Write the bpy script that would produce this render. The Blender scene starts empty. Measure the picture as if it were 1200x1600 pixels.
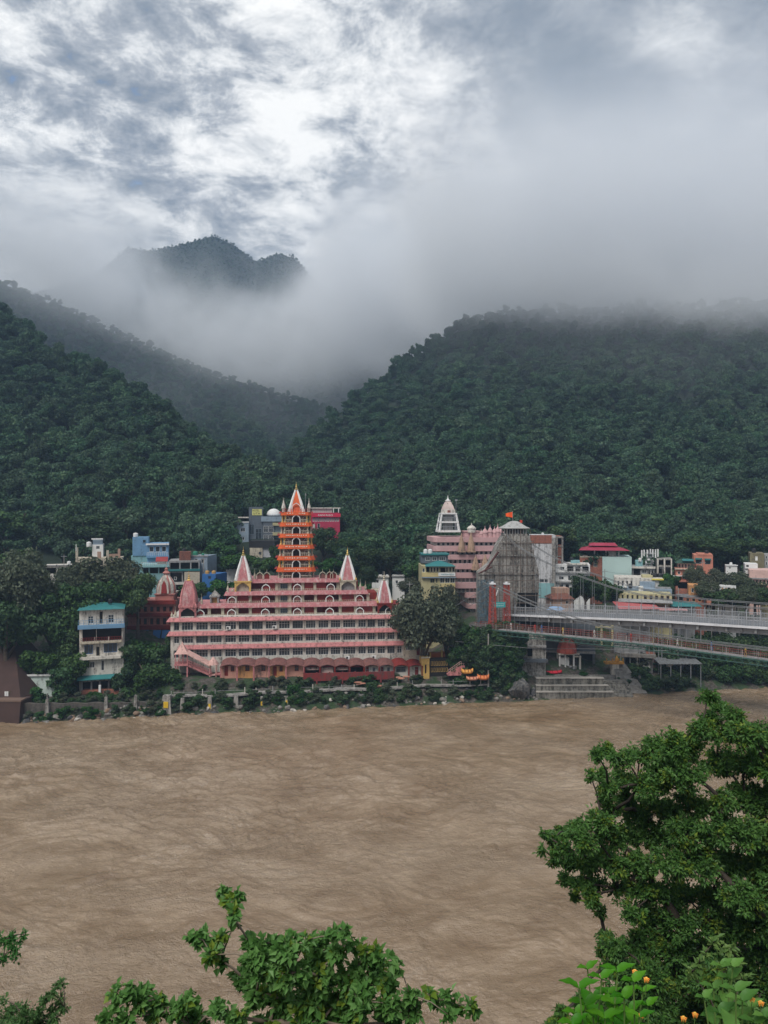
import bpy, math, random
import numpy as np
from mathutils import Vector
R=math.radians; PI=math.pi
random.seed(7); rng=np.random.default_rng(7)
SC=bpy.context.scene
COL=SC.collection
F=1155.0; H=37.5            # focal length in photo pixels, eye height above the river
# ---------------------------------------------------------------- camera
cam=bpy.data.cameras.new('camera'); cam.sensor_fit='VERTICAL'; cam.sensor_height=36; cam.lens=36*F/1600
cam.clip_start=0.1; cam.clip_end=9000
co=bpy.data.objects.new('camera',cam); COL.objects.link(co); co.location=(0,0,H); co.rotation_euler=(R(90),0,0)
SC.camera=co
SC.view_settings.view_transform='Standard'; SC.view_settings.look='None'; SC.view_settings.gamma=1
SC.view_settings.use_curve_mapping=False; SC.view_settings.exposure=1.1
cy=SC.cycles
cy.use_denoising=True; cy.denoising_prefilter='ACCURATE'; cy.max_bounces=10; cy.diffuse_bounces=2; cy.glossy_bounces=2; cy.transmission_bounces=4
cy.volume_bounces=8; cy.transparent_max_bounces=6; cy.caustics_reflective=False; cy.caustics_refractive=False
cy.volume_step_rate=1.0; cy.volume_max_steps=160
# ---------------------------------------------------------------- node helper
class S:
    def __init__(s,t,k): s.t=t; s.k=k
    def _m(s,op,b=None,c=None):
        n=s.t.nodes.new('ShaderNodeMath'); n.operation=op
        for i,v in enumerate((s,b,c)):
            if v is None: continue
            if isinstance(v,S): s.t.links.new(v.k,n.inputs[i])
            else: n.inputs[i].default_value=v
        return S(s.t,n.outputs[0])
    def __add__(s,b): return s._m('ADD',b)
    __radd__=__add__
    def __mul__(s,b): return s._m('MULTIPLY',b)
    __rmul__=__mul__
    def __sub__(s,b): return s._m('SUBTRACT',b)
    def __rsub__(s,b): return (s*-1.0)+b
    def __truediv__(s,b): return s._m('DIVIDE',b)
    def mx(s,b): return s._m('MAXIMUM',b)
    def mn(s,b): return s._m('MINIMUM',b)
    def ab(s): return s._m('ABSOLUTE')
    def sq(s): return s._m('SQRT')
    def ss(s,a,b,o0=0.0,o1=1.0):
        n=s.t.nodes.new('ShaderNodeMapRange'); n.interpolation_type='SMOOTHSTEP'
        s.t.links.new(s.k,n.inputs[0])
        for i,v in zip((1,2,3,4),(a,b,o0,o1)): n.inputs[i].default_value=v
        return S(s.t,n.outputs[0])
def xyz(t,sock):
    n=t.nodes.new('ShaderNodeSeparateXYZ'); t.links.new(sock,n.inputs[0]); return [S(t,n.outputs[i]) for i in range(3)]
def vec(t,*c):
    n=t.nodes.new('ShaderNodeCombineXYZ')
    for i,v in enumerate(c):
        if isinstance(v,S): t.links.new(v.k,n.inputs[i])
        else: n.inputs[i].default_value=v
    return n.outputs[0]
def noise(t,v,scale,detail=4,rough=.5,dist=0,out=0):
    n=t.nodes.new('ShaderNodeTexNoise'); n.inputs['Scale'].default_value=scale; n.inputs['Detail'].default_value=detail
    n.inputs['Roughness'].default_value=rough; n.inputs['Distortion'].default_value=dist
    if v is not None: t.links.new(v,n.inputs['Vector'])
    return S(t,n.outputs[out])
def ramp(t,fac,stops):
    n=t.nodes.new('ShaderNodeValToRGB'); e=n.color_ramp.elements
    while len(e)<len(stops): e.new(.5)
    for k,(p,c) in zip(e,stops): k.position=p; k.color=(*c,1)
    t.links.new(fac.k if isinstance(fac,S) else fac,n.inputs[0]); return n.outputs[0]
def mixc(t,f,a,b):
    n=t.nodes.new('ShaderNodeMix'); n.data_type='RGBA'
    for i,v in ((0,f),(6,a),(7,b)):
        if isinstance(v,S): t.links.new(v.k,n.inputs[i])
        elif isinstance(v,bpy.types.NodeSocket): t.links.new(v,n.inputs[i])
        elif isinstance(v,(tuple,list)): n.inputs[i].default_value=(*v,1)
        else: n.inputs[i].default_value=v
    return n.outputs[2]
# ---------------------------------------------------------------- sky
SUN_EL,SUN_AZ=56,205
wd=bpy.data.worlds.new('World'); SC.world=wd; wd.use_nodes=True
t=wd.node_tree; t.nodes.clear()
tc=t.nodes.new('ShaderNodeTexCoord'); x,y,z=xyz(t,tc.outputs['Generated'])
ay=y.ab().mx(.15); u=x/ay; w=z/ay
zz=z.mx(0)+.16
q=vec(t,x/zz,y/zz,0.0)
n1=noise(t,q,3.6,12,.66,.25); n2=noise(t,q,1.3,4,.5,.3); n3=noise(t,q,9.0,12,.70,.3)
def blob(px,py,rx,ry,hard=0.0):
    a=(u-(px-600)/F)*(F/rx); b=(w-(800-py)/F)*(F/ry)
    return (a*a+b*b).sq().ss(hard,1,1,0)
right=(u+(w*.42)).ss(.20,.52)                        # smooth grey stratus on the right
low=w.ss(.30,.50,1,0)
calm=right.mx(low*.8)
dn=((n1-.5)*2.5)+((n2-.5)*.7)+((n3-.5)*2.0)
val=dn*(calm*-.62+1.0)+.66
val=val+blob(540,220,380,280)*.17+blob(650,180,240,170)*.07
val=val-(blob(900,130,190,150)*.34)-(blob(600,140,90,60)*.22)-(blob(330,300,190,60)*.22)-(blob(90,130,150,80)*.16)-(blob(250,150,200,60)*.16)
val=val+blob(1080,70,170,110)*.22+blob(940,55,120,70)*.10-(right*.26)-(low*.10)-(blob(780,40,140,90)*.10)
col=ramp(t,val,[(0,(.085,.105,.13)),(.26,(.130,.147,.168)),(.48,(.205,.217,.232)),(.72,(.37,.375,.375)),(1.0,(.50,.495,.48))])
b1=t.nodes.new('ShaderNodeBackground'); t.links.new(col,b1.inputs[0]); b1.inputs[1].default_value=1.12
sky=t.nodes.new('ShaderNodeTexSky'); sky.sky_type='NISHITA'; sky.sun_disc=False
sky.sun_elevation=R(SUN_EL); sky.sun_rotation=R(SUN_AZ)
b2=t.nodes.new('ShaderNodeBackground'); t.links.new(sky.outputs[0],b2.inputs[0]); b2.inputs[1].default_value=.09
gap=val.ss(-.05,.22,.75,0)*(right*-1.0+1.0)
mx=t.nodes.new('ShaderNodeMixShader'); t.links.new(gap.k,mx.inputs[0]); t.links.new(b1.outputs[0],mx.inputs[1]); t.links.new(b2.outputs[0],mx.inputs[2])
ow=t.nodes.new('ShaderNodeOutputWorld'); t.links.new(mx.outputs[0],ow.inputs[0])
wd.cycles.sampling_method='MANUAL'; wd.cycles.sample_map_resolution=512
sl=bpy.data.lights.new('sun','SUN'); sl.energy=1.5; sl.angle=R(28); sl.color=(1,.96,.9)
so=bpy.data.objects.new('sun',sl); COL.objects.link(so); so.rotation_euler=(R(90-SUN_EL),0,R(180-SUN_AZ)) ; so.location=(0,0,300)
# ---------------------------------------------------------------- object helpers
def W(px,py,Y): return Vector(((px-600)*Y/F, Y, H+(800-py)*Y/F))
def tag(o,label=None,cat=None,group=None,kind=None):
    for k,v in (('label',label),('category',cat),('group',group),('kind',kind)):
        if v: o[k]=v
    return o
def empty(name,loc=(0,0,0),rz=0,**kw):
    o=bpy.data.objects.new(name,None); COL.objects.link(o); o.location=loc; o.rotation_euler=(0,0,rz); o.empty_display_size=.3
    return tag(o,**kw)
def link(name,me,parent=None,loc=None):
    o=bpy.data.objects.new(name,me); COL.objects.link(o)
    if parent is not None: o.parent=parent
    if loc is not None: o.location=loc
    return o
def mesh_np(name,v,f,mats,parent=None,smooth=False,mi=None):
    """v (N,3), f (M,4) or (M,3) arrays"""
    me=bpy.data.meshes.new(name); v=np.asarray(v,np.float32); f=np.asarray(f,np.int32); n=f.shape[1]
    me.vertices.add(len(v)); me.vertices.foreach_set('co',v.ravel())
    me.loops.add(f.size); me.loops.foreach_set('vertex_index',f.ravel())
    me.polygons.add(len(f)); me.polygons.foreach_set('loop_start',np.arange(0,f.size,n,dtype=np.int32))
    me.polygons.foreach_set('loop_total',np.full(len(f),n,np.int32))
    if mi is not None: me.polygons.foreach_set('material_index',np.asarray(mi,np.int32))
    me.polygons.foreach_set('use_smooth',np.full(len(f),smooth))
    for m in (mats if isinstance(mats,(list,tuple)) else [mats]): me.materials.append(m)
    me.update(calc_edges=True); me.validate()
    return link(name,me,parent)
class MB:
    """collects shapes, links them as one mesh object"""
    def __init__(s): s.v=[]; s.f=[]; s.m=[]; s.c=0
    def add(s,vs,fs,m=None):
        o=len(s.v); s.v+= [tuple(p) for p in vs]
        for f in fs: s.f.append(tuple(i+o for i in f)); s.m.append(s.c if m is None else m)
        return s
    def box(s,x0,x1,y0,y1,z0,z1,m=None):
        vs=[(x,y,z) for z in (z0,z1) for y in (y0,y1) for x in (x0,x1)]
        return s.add(vs,[(0,2,3,1),(4,5,7,6),(0,1,5,4),(2,6,7,3),(0,4,6,2),(1,3,7,5)],m)
    def taper(s,x0,x1,y0,y1,z0,X0,X1,Y0,Y1,z1,m=None):
        vs=[(x0,y0,z0),(x1,y0,z0),(x0,y1,z0),(x1,y1,z0),(X0,Y0,z1),(X1,Y0,z1),(X0,Y1,z1),(X1,Y1,z1)]
        return s.add(vs,[(0,2,3,1),(4,5,7,6),(0,1,5,4),(2,6,7,3),(0,4,6,2),(1,3,7,5)],m)
    def prism(s,poly,z0,z1,m=None):
        n=len(poly); vs=[(x,y,z0) for x,y in poly]+[(x,y,z1) for x,y in poly]
        return s.add(vs,[tuple(range(n))[::-1],tuple(range(n,2*n))]+[(i,(i+1)%n,n+(i+1)%n,n+i) for i in range(n)],m)
    def loft(s,rings,m=None,cap=True):
        n=len(rings[0]); vs=[p for r in rings for p in r]; fs=[]
        for k in range(len(rings)-1):
            for i in range(n): fs.append((k*n+i,k*n+(i+1)%n,(k+1)*n+(i+1)%n,(k+1)*n+i))
        if cap: fs+= [tuple(range(n))[::-1],tuple(range((len(rings)-1)*n,len(rings)*n))]
        return s.add(vs,fs,m)
    def lathe(s,prof,c=(0,0,0),n=12,m=None,sq=1.0,rot=0.0):
        rings=[[(c[0]+r*math.cos(rot+2*PI*i/n),c[1]+sq*r*math.sin(rot+2*PI*i/n),c[2]+z) for i in range(n)] for r,z in prof]
        return s.loft(rings,m)
    def tube(s,pts,r,n=5,m=None):
        pts=[Vector(p) for p in pts]; rings=[]
        rr=r if isinstance(r,(list,tuple)) else [r]*len(pts)
        for i,p in enumerate(pts):
            d=(pts[min(i+1,len(pts)-1)]-pts[max(i-1,0)])
            if d.length<1e-6: d=Vector((0,0,1))
            d.normalize(); a=d.cross(Vector((0,0,1)) if abs(d.z)<.9 else Vector((1,0,0))).normalized(); b=d.cross(a)
            rings.append([tuple(p+(a*math.cos(2*PI*k/n)+b*math.sin(2*PI*k/n))*rr[i]) for k in range(n)])
        return s.loft(rings,m)
    def slab(s,pts,th,axis=1,m=None):
        """extrude a polygon drawn in (x,z) along y: pts [(x,z)], th=(y0,y1)"""
        n=len(pts); vs=[(x,th[0],z) for x,z in pts]+[(x,th[1],z) for x,z in pts]
        return s.add(vs,[tuple(range(n)),tuple(range(n,2*n))[::-1]]+[(i,n+i,n+(i+1)%n,(i+1)%n) for i in range(n)],m)
    def arch(s,xc,w,z0,z1,y0,y1,t,m=None):
        """five sided ogee arch frame outline of bar width t"""
        h=z1-z0; o=[(-w/2,0),(-w/2,h*.58),(-w*.30,h*.84),(0,h),(w*.30,h*.84),(w/2,h*.58),(w/2,0)]
        i=[(-w/2+t,0),(-w/2+t,h*.56),(-w*.26,h*.84-t),(0,h-t*1.25),(w*.26,h*.84-t),(w/2-t,h*.56),(w/2-t,0)]
        for k in range(6):
            s.slab([(xc+o[k][0],z0+o[k][1]),(xc+i[k][0],z0+i[k][1]),(xc+i[k+1][0],z0+i[k+1][1]),(xc+o[k+1][0],z0+o[k+1][1])][::-1],(y0,y1),m=m)
        return s
    def wall(s,x0,x1,z0,z1,y0,y1,holes,m=None):
        """wall slab from front y0 to back y1 with rectangular holes (x0,x1,z0,z1)"""
        xs=sorted({x0,x1}|{min(max(v,x0),x1) for h in holes for v in h[:2]}); zs=sorted({z0,z1}|{min(max(v,z0),z1) for h in holes for v in h[2:4]})
        def solid(i,j):
            if i<0 or j<0 or i>=len(xs)-1 or j>=len(zs)-1: return False
            cx,cz=(xs[i]+xs[i+1])/2,(zs[j]+zs[j+1])/2
            return not any(h[0]<cx<h[1] and h[2]<cz<h[3] for h in holes)
        for i in range(len(xs)-1):
            for j in range(len(zs)-1):
                if not solid(i,j): continue
                a,b,c,d=xs[i],xs[i+1],zs[j],zs[j+1]
                s.add([(a,y0,c),(b,y0,c),(b,y0,d),(a,y0,d)],[(0,1,2,3)],m); s.add([(a,y1,c),(b,y1,c),(b,y1,d),(a,y1,d)],[(3,2,1,0)],m)
                if not solid(i-1,j): s.add([(a,y0,c),(a,y0,d),(a,y1,d),(a,y1,c)],[(0,1,2,3)],m)
                if not solid(i+1,j): s.add([(b,y0,c),(b,y1,c),(b,y1,d),(b,y0,d)],[(0,1,2,3)],m)
                if not solid(i,j-1): s.add([(a,y0,c),(a,y1,c),(b,y1,c),(b,y0,c)],[(0,1,2,3)],m)
                if not solid(i,j+1): s.add([(a,y0,d),(b,y0,d),(b,y1,d),(a,y1,d)],[(0,1,2,3)],m)
        return s
    def build(s,name,mats,parent=None,smooth=False,loc=None):
        me=bpy.data.meshes.new(name); me.from_pydata(s.v,[],s.f)
        mats=mats if isinstance(mats,(list,tuple)) else [mats]
        for k in mats: me.materials.append(k)
        if len(mats)>1: me.polygons.foreach_set('material_index',s.m)
        if smooth: me.polygons.foreach_set('use_smooth',[True]*len(s.f))
        me.update(); return link(name,me,parent,loc)
class Fr:
    """a building's own frame: px/py on the plane v metres behind its front become local metres"""
    def __init__(s,px0,py0,Y0,rz=0):
        s.P=W(px0,py0,Y0); s.c=math.cos(rz); s.n=math.sin(rz); s.rz=rz
    def x(s,px,v=0):
        r=(px-600)/F; return (r*(s.P.y+v*s.c)-s.P.x+v*s.n)/(s.c-r*s.n)
    def z(s,py,px=None,v=0):
        xx=0 if px is None else s.x(px,v)
        return H+(800-py)/F*(s.P.y+xx*s.n+v*s.c)-s.P.z
# ---------------------------------------------------------------- materials
MATS={}
def mat(name,base,rough=.8,metal=0,spec=.3,var=.12,scale=.6,dirt=0.0,dirtc=(.06,.05,.045),bump=0.0,bscale=8,streak=.5):
    if name in MATS: return MATS[name]
    m=bpy.data.materials.new(name); m.use_nodes=True; t=m.node_tree; b=t.nodes['Principled BSDF']
    b.inputs['Roughness'].default_value=rough; b.inputs['Metallic'].default_value=metal; b.inputs['Specular IOR Level'].default_value=spec
    g=t.nodes.new('ShaderNodeNewGeometry').outputs['Position']
    n=noise(t,g,scale,5,.6)
    lo=tuple(c*(1-var) for c in base); hi=tuple(min(1,c*(1+var)) for c in base)
    c=ramp(t,n,[(.3,lo),(.7,hi)])
    if dirt>0:
        dirt=min(.85,dirt*1.35)
        mp=t.nodes.new('ShaderNodeMapping'); mp.inputs['Scale'].default_value=(1.6,1.6,.22*(1.5-streak)); t.links.new(g,mp.inputs[0])
        n2=noise(t,mp.outputs[0],1.1,6,.65); n3=noise(t,g,2.3,5,.7)
        c=mixc(t,((n2*.6+n3*.4).ss(.60-dirt*.22,.72-dirt*.12))*min(1,dirt+.25),c,dirtc)
    t.links.new(c,b.inputs['Base Color'])
    if bump>0:
        bn=t.nodes.new('ShaderNodeBump'); bn.inputs['Strength'].default_value=bump; bn.inputs['Distance'].default_value=.1
        t.links.new(noise(t,g,bscale,6,.65).k,bn.inputs['Height']); t.links.new(bn.outputs[0],b.inputs['Normal'])
    MATS[name]=m; return m
def leafmat(name,dark,mid,light,trans=.25,tip=None,obvar=.35):
    m=bpy.data.materials.new(name); m.use_nodes=True; t=m.node_tree; t.nodes.clear()
    g=t.nodes.new('ShaderNodeNewGeometry'); oi=t.nodes.new('ShaderNodeObjectInfo')
    ri=S(t,g.outputs['Random Per Island']); n=noise(t,g.outputs['Position'],.35,3); n=n*.7+noise(t,g.outputs['Position'],.016,3).ss(.35,.65)*.3
    st=[(0,dark),(.5,mid),(.93,light)]+([(.97,tip)] if tip else [])
    c=ramp(t,ri*.62+n*.38,st)
    hs=t.nodes.new('ShaderNodeHueSaturation'); t.links.new(c,hs.inputs['Color'])
    orr=S(t,oi.outputs['Random'])
    t.links.new((orr*(2*obvar)+(1-obvar)).k,hs.inputs['Value']); t.links.new((orr*7.3)._m('FRACT').ss(0,1,.485,.515).k,hs.inputs['Hue'])
    t.links.new(((orr*3.7)._m('FRACT')*.3+.85).k,hs.inputs['Saturation'])
    d=t.nodes.new('ShaderNodeBsdfDiffuse'); tr=t.nodes.new('ShaderNodeBsdfTranslucent'); gl=t.nodes.new('ShaderNodeBsdfGlossy')
    gl.inputs['Roughness'].default_value=.45; gl.inputs['Color'].default_value=(.8,.9,.8,1)
    for q in (d,tr): t.links.new(hs.outputs[0],q.inputs['Color'])
    m1=t.nodes.new('ShaderNodeMixShader'); m1.inputs[0].default_value=trans; t.links.new(d.outputs[0],m1.inputs[1]); t.links.new(tr.outputs[0],m1.inputs[2])
    m2=t.nodes.new('ShaderNodeMixShader'); m2.inputs[0].default_value=.015; t.links.new(m1.outputs[0],m2.inputs[1]); t.links.new(gl.outputs[0],m2.inputs[2])
    o=t.nodes.new('ShaderNodeOutputMaterial'); t.links.new(m2.outputs[0],o.inputs[0]); MATS[name]=m; return m
# ---------------------------------------------------------------- noise for meshes
_T=np.random.default_rng(3).random((257,257)); _T[256,:]=_T[0,:]; _T[:,256]=_T[:,0]
def vn(x,y):
    x=np.asarray(x,float); y=np.asarray(y,float); xi=np.floor(x); yi=np.floor(y); fx=x-xi; fy=y-yi
    fx=fx*fx*(3-2*fx); fy=fy*fy*(3-2*fy); a=(xi.astype(int))%256; b=(yi.astype(int))%256
    return (_T[a,b]*(1-fx)+_T[a+1,b]*fx)*(1-fy)+(_T[a,b+1]*(1-fx)+_T[a+1,b+1]*fx)*fy
def fbm(x,y,o=5,g=.5):
    s=0;a=1;n=0
    for k in range(o): s=s+a*(vn(x*2**k+17.3*k,y*2**k+5.1*k)-.5); n+=a; a*=g
    return s/n*2
# ---------------------------------------------------------------- land
L1=([-700,-300,-100,0,60,100,180,230,270,330,380,430,500,560],[280,360,450,496,534,572,607,632,670,708,736,766,805,835],
    [330,330,320,310,305,300,290,285,275,262,255,245,235,230],190)
L2=([400,440,500,540,560,600,640,680,720,760,850,1000,1200,1500,2000],[785,735,675,640,622,598,562,542,512,498,494,488,482,476,472],
    [300,330,370,395,405,415,425,430,430,430,430,430,430,430,430],196)
L3=([-700,-200,0,100,190,260,350,450,540,600,760,900],[260,380,440,482,524,556,592,622,650,690,760,800],[620]*12,330)
L4=([-700,-200,0,100,150,200,235,260,300,335,370,400,430,460,500,560,700],[500,490,470,445,428,388,392,388,378,368,386,410,398,402,450,510,590],[950]*17,600)
L5=([300,420,500,560,600,650,700,760,900,1200,2000],[760,600,540,470,415,377,372,384,370,330,300],[820]*11,520)
def bank_y(x): return 143+.177*np.asarray(x,float)
def layer(px,Y,L,wob=0.0):
    cp=np.interp(px,L[0],L[1]); Yc=np.interp(px,L[0],L[2]); Ys=L[3]
    zc=H+(800-cp)*Yc/F; zb=18.0 if Ys<300 else 40.0
    t=np.clip((Y-Ys)/(Yc-Ys),0,1)
    prof=t**1.12
    zz=zb+(zc-zb)*prof
    return np.where(Y>Yc,zc-.55*(Y-Yc),np.where(Y<Ys,-20,zz))
def land_z(X,Y):
    X=np.asarray(X,float);Y=np.asarray(Y,float)
    px=600+X/np.maximum(Y,1)*F
    d=Y-bank_y(X)
    z=np.interp(d,[-60,-8,-2,0,1.5,3.2,4.6,7,14,24,40,55,90],[-14,-5,-1.5,.1,1.7,2.7,3.4,4.7,5.0,6.2,11.5,18,27])
    zR=np.interp(d,[-60,-8,-2,0,1.5,5,9,11,16,30,45,60,90],[-14,-5,-1.5,.1,1.0,3.2,5.5,7,12.5,13.5,15.5,18.5,27])
    wr=np.clip((X-9)/12,0,1); wr=wr*wr*(3-2*wr); z=z*(1-wr)+zR*wr
    zL=np.interp(d,[-60,-8,-2,0,2,8,12,16,22,30,45,60,90],[-14,-5,-1.5,.1,1.5,2.1,2.5,4.8,9,11.5,16,20,27])
    wl=np.clip((-44-X)/8,0,1); z=z*(1-wl)+zL*wl
    z=z+fbm(X*.12,Y*.12,4)*.5*np.clip(d/4,0,1)
    g=fbm(px*.012,Y*.004,4)
    for L in (L1,L2,L3,L4,L5):
        zl=layer(px,Y,L); up=np.clip((zl-20)/60,0,1)
        gul=np.abs(fbm(px*.011+L[3],Y*.006+3,4))*26*up*np.clip((np.interp(px,L[0],L[2])-Y)/60,0,1)
        z=np.maximum(z,zl-gul*(Y/400))
    # our own bank, below the viewpoint
    zn=np.interp(Y+.05*np.abs(X),[-60,-3,1.2,4,9,20,36,48,70],[37,36,35.4,31.5,26,15.5,2.5,-4,-12])+fbm(X*.3,Y*.3,3)*.35
    return np.where(Y<80,zn,z)
# terrain sheet: polar in front, so that it is finest near the river banks
A=np.linspace(-900,2100,330); Yr=np.concatenate([np.linspace(100,200,110),np.geomspace(201.5,1500,190)])
PA,YY=np.meshgrid(A,Yr); XX=(PA-600)/F*YY
ZZ=land_z(XX,YY)
def grid_faces(nr,nc):
    i=np.arange((nr-1)*(nc-1)); r=i//(nc-1); c=i%(nc-1); a=r*nc+c
    return np.stack([a,a+1,a+nc+1,a+nc],1)
def groundmat():
    m=bpy.data.materials.new('bank_ground'); m.use_nodes=True; t=m.node_tree; b=t.nodes['Principled BSDF']; b.inputs['Roughness'].default_value=.95
    g=t.nodes.new('ShaderNodeNewGeometry'); p=g.outputs['Position']; x,y,z=xyz(t,p)
    n=noise(t,p,.35,6,.6); n2=noise(t,p,2.2,5,.7)
    soil=ramp(t,n2,[(.3,(.03,.025,.02)),(.5,(.07,.06,.05)),(.7,(.15,.135,.12))])
    green=ramp(t,n2,[(.3,(.012,.03,.012)),(.7,(.04,.075,.025))])
    c=mixc(t,(n.ss(.44,.56)),soil,green)
    t.links.new(mixc(t,z.ss(12,19),c,(.010,.022,.011)),b.inputs['Base Color'])
    bn=t.nodes.new('ShaderNodeBump'); bn.inputs['Strength'].default_value=.8; bn.inputs['Distance'].default_value=.4
    t.links.new(n2.k,bn.inputs['Height']); t.links.new(bn.outputs[0],b.inputs['Normal']); return m
GM=groundmat()
tag(mesh_np('hills',np.stack([XX,YY,ZZ],-1).reshape(-1,3),grid_faces(*XX.shape),GM,smooth=True),kind='structure')
gx,gy=np.meshgrid(np.linspace(-90,90,90),np.linspace(-60,60,80))
tag(mesh_np('near_bank_ground',np.stack([gx,gy,land_z(gx,gy)],-1).reshape(-1,3),grid_faces(*gx.shape),GM,smooth=True),kind='structure')
# ---------------------------------------------------------------- river
def watermat():
    m=bpy.data.materials.new('river_water'); m.use_nodes=True; t=m.node_tree; b=t.nodes['Principled BSDF']
    g=t.nodes.new('ShaderNodeNewGeometry'); p=g.outputs['Position']
    mp=t.nodes.new('ShaderNodeMapping'); mp.inputs['Scale'].default_value=(.62,1,1); mp.inputs['Rotation'].default_value=(0,0,R(-10)); t.links.new(p,mp.inputs[0]); q=mp.outputs[0]
    a=noise(t,q,.15,8,.64,.5); b2=noise(t,q,.8,7,.66,.5); c2=noise(t,q,.035,3,.5,.8)
    f=a*.50+b2*.22+c2*.28
    col=ramp(t,f,[(.36,(.150,.093,.048)),(.45,(.210,.143,.083)),(.53,(.275,.197,.125)),(.63,(.355,.27,.185))])  # silt browns, with sky reflections and ripple glints also put into the colour
    rid=1.0-((noise(t,q,.55,7,.6,1.8)-.5).ab()*2.0)
    foam=rid.ss(.965,1.0)*(a.ss(.48,.62))*(noise(t,q,.09,4,.6,.5).ss(.48,.62))
    t.links.new(mixc(t,foam*.6,col,(.50,.44,.37)),b.inputs['Base Color']); t.links.new((b2.ss(.35,.65,.04,.14)).k,b.inputs['Roughness']); b.inputs['Specular IOR Level'].default_value=.8
    bn=t.nodes.new('ShaderNodeBump'); bn.inputs['Strength'].default_value=1.0; bn.inputs['Distance'].default_value=.55
    n3=noise(t,q,1.5,7,.60,.9); n4=noise(t,p,5.5,4,.6,.4); n3=1.0-((n3-.5).ab()*2.2); calm=c2.ss(.38,.56,.45,1.0)
    t.links.new(((n3*.34+n4*.26+b2*1.0)*calm).k,bn.inputs['Height']); t.links.new(bn.outputs[0],b.inputs['Normal']); return m
WM=watermat()
wy=np.concatenate([np.geomspace(44,170,560)]); wa=np.linspace(-1.02,1.02,720)
U,V=np.meshgrid(wa,wy); X=U*(V*.62+6); Y=V
def waves(X,Y):
    wx=X+fbm(X*.06,Y*.07,3)*8; wyy=Y+fbm(X*.06+9,Y*.06,3)*7
    e=.55+.45*np.clip(fbm(X*.03+3,Y*.04,3)*3+.5,0,1)
    h=fbm(wx*.10,wyy*.16,4,.6)*.55+(1-np.abs(fbm(wx*.17+5,wyy*.30+3,4,.6))*2.6)*.08*e+fbm(wx*.5,wyy*.8,5,.68)*.46*e
    return h
Z=waves(X,Y)*np.interp(Y,[40,120,170],[.75,1,1])
tag(mesh_np('river',np.stack([X,Y,Z],-1).reshape(-1,3),grid_faces(*X.shape),WM,smooth=True),kind='structure')
mb=MB()
for (x0,x1,y0,y1) in ((-900,900,-60,44.0),(-900,900,170,176)): pass
sx=[-900,-900];
def sheet(poly,z): mb.add([(x,y,z) for x,y in poly],[tuple(range(len(poly)))])
l0,l1=44*.62+6,170*.62+6
sheet([(-900,-40),(900,-40),(900,44),(-900,44)],-.25)
sheet([(-900,44),(-l0*1.02,44),(-l1*1.02,170),(-900,170)],-.25); sheet([(900,170),(l1*1.02,170),(l0*1.02,44),(900,44)],-.25)
tag(mb.build('river_reach',WM),kind='structure')
# ---------------------------------------------------------------- forest
LM=leafmat('forest_leaves',(.014,.040,.022),(.042,.090,.048),(.10,.165,.080),obvar=.32)
LM2=leafmat('bank_leaves',(.012,.032,.014),(.036,.074,.030),(.085,.145,.052),obvar=.25)
BARK=mat('bark',(.09,.07,.055),.9,bump=.5,var=.3,scale=3)
def leaves(cent,rad,n,size,g,up=.35,shell=.55,flat=1.0,asp=1.6):
    """n small leaf clumps spread through the ellipsoids cent/rad; returns verts, faces"""
    cent=np.asarray(cent,float); rad=np.asarray(rad,float)
    vol=np.prod(rad,axis=1)**(2/3); k=g.choice(len(cent),n,p=vol/vol.sum())
    d=g.normal(size=(n,3)); d/=np.linalg.norm(d,axis=1)[:,None]
    r=shell+(1-shell)*g.random(n)**.6; r*=1+.10*g.normal(size=n)
    p=cent[k]+d*rad[k]*r[:,None]
    nn=d*.8+g.normal(size=(n,3))*.55+np.array([0,0,up]); nn/=np.linalg.norm(nn,axis=1)[:,None]
    a=np.cross(nn,g.normal(size=(n,3))); a/=np.linalg.norm(a,axis=1)[:,None]; b=np.cross(nn,a)
    s=size*(.6+.8*g.random(n))[:,None]
    v=np.stack([p-a*s*asp*.5,p-b*s*.5+nn*s*.12,p+a*s*asp*.5,p+b*s*.5+nn*s*.12],1).reshape(-1,3)
    return v,np.arange(4*n).reshape(-1,4)
def crown_mesh(seed,rx,rz,lobes,n,size,flatness=.7):
    g=np.random.default_rng(seed); c=[];r=[]
    for i in range(lobes):
        a=g.random()*2*PI; q=math.sqrt(g.random())*.68; h=g.random()
        c.append((math.cos(a)*q*rx,math.sin(a)*q*rx,rz*(.25+1.25*h*(1-.35*q)))); s=(.30+.26*g.random())*rx*(1-.25*h)
        r.append((s,s,s*flatness))
    c.append((0,0,rz*.7)); r.append((rx*.55,rx*.55,rz*.6))
    return leaves(c,r,n,size,g)
def tree_kind(name,seed,rx,rz,th,lobes,n,size,lm,label,cat,group,flatness=.7,trunk=True):
    root=empty(name,label=label,cat=cat,group=group)
    v,f=crown_mesh(seed,rx,rz,lobes,n,size,flatness); v[:,2]+=th
    cr=mesh_np('crown',v,f,lm,root)
    g=random.Random(seed); m=MB(); m.tube([(0,0,-1.5),(g.uniform(-.2,.2),0,th*.5),(g.uniform(-.4,.4),.2,th+rz*.7)],[.32,.24,.12],6)
    for i in range(5):
        a=g.random()*6.28; m.tube([(0,0,th*(.5+.1*i)),(math.cos(a)*rx*.3,math.sin(a)*rx*.3,th+rz*.25),(math.cos(a)*rx*.62,math.sin(a)*rx*.62,th+rz*.75)],[.14,.09,.04],4)
    m.build('trunk',BARK,root,smooth=True)
    return root
def copy_tree(o,parent=None):
    c=o.copy(); COL.objects.link(c); c.parent=parent
    for ch in o.children: copy_tree(ch,c)
    return c
FG='forest trees at the foot of the hills'; FL='dense green broadleaf tree in the forest edge rising behind the riverside town'
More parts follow.
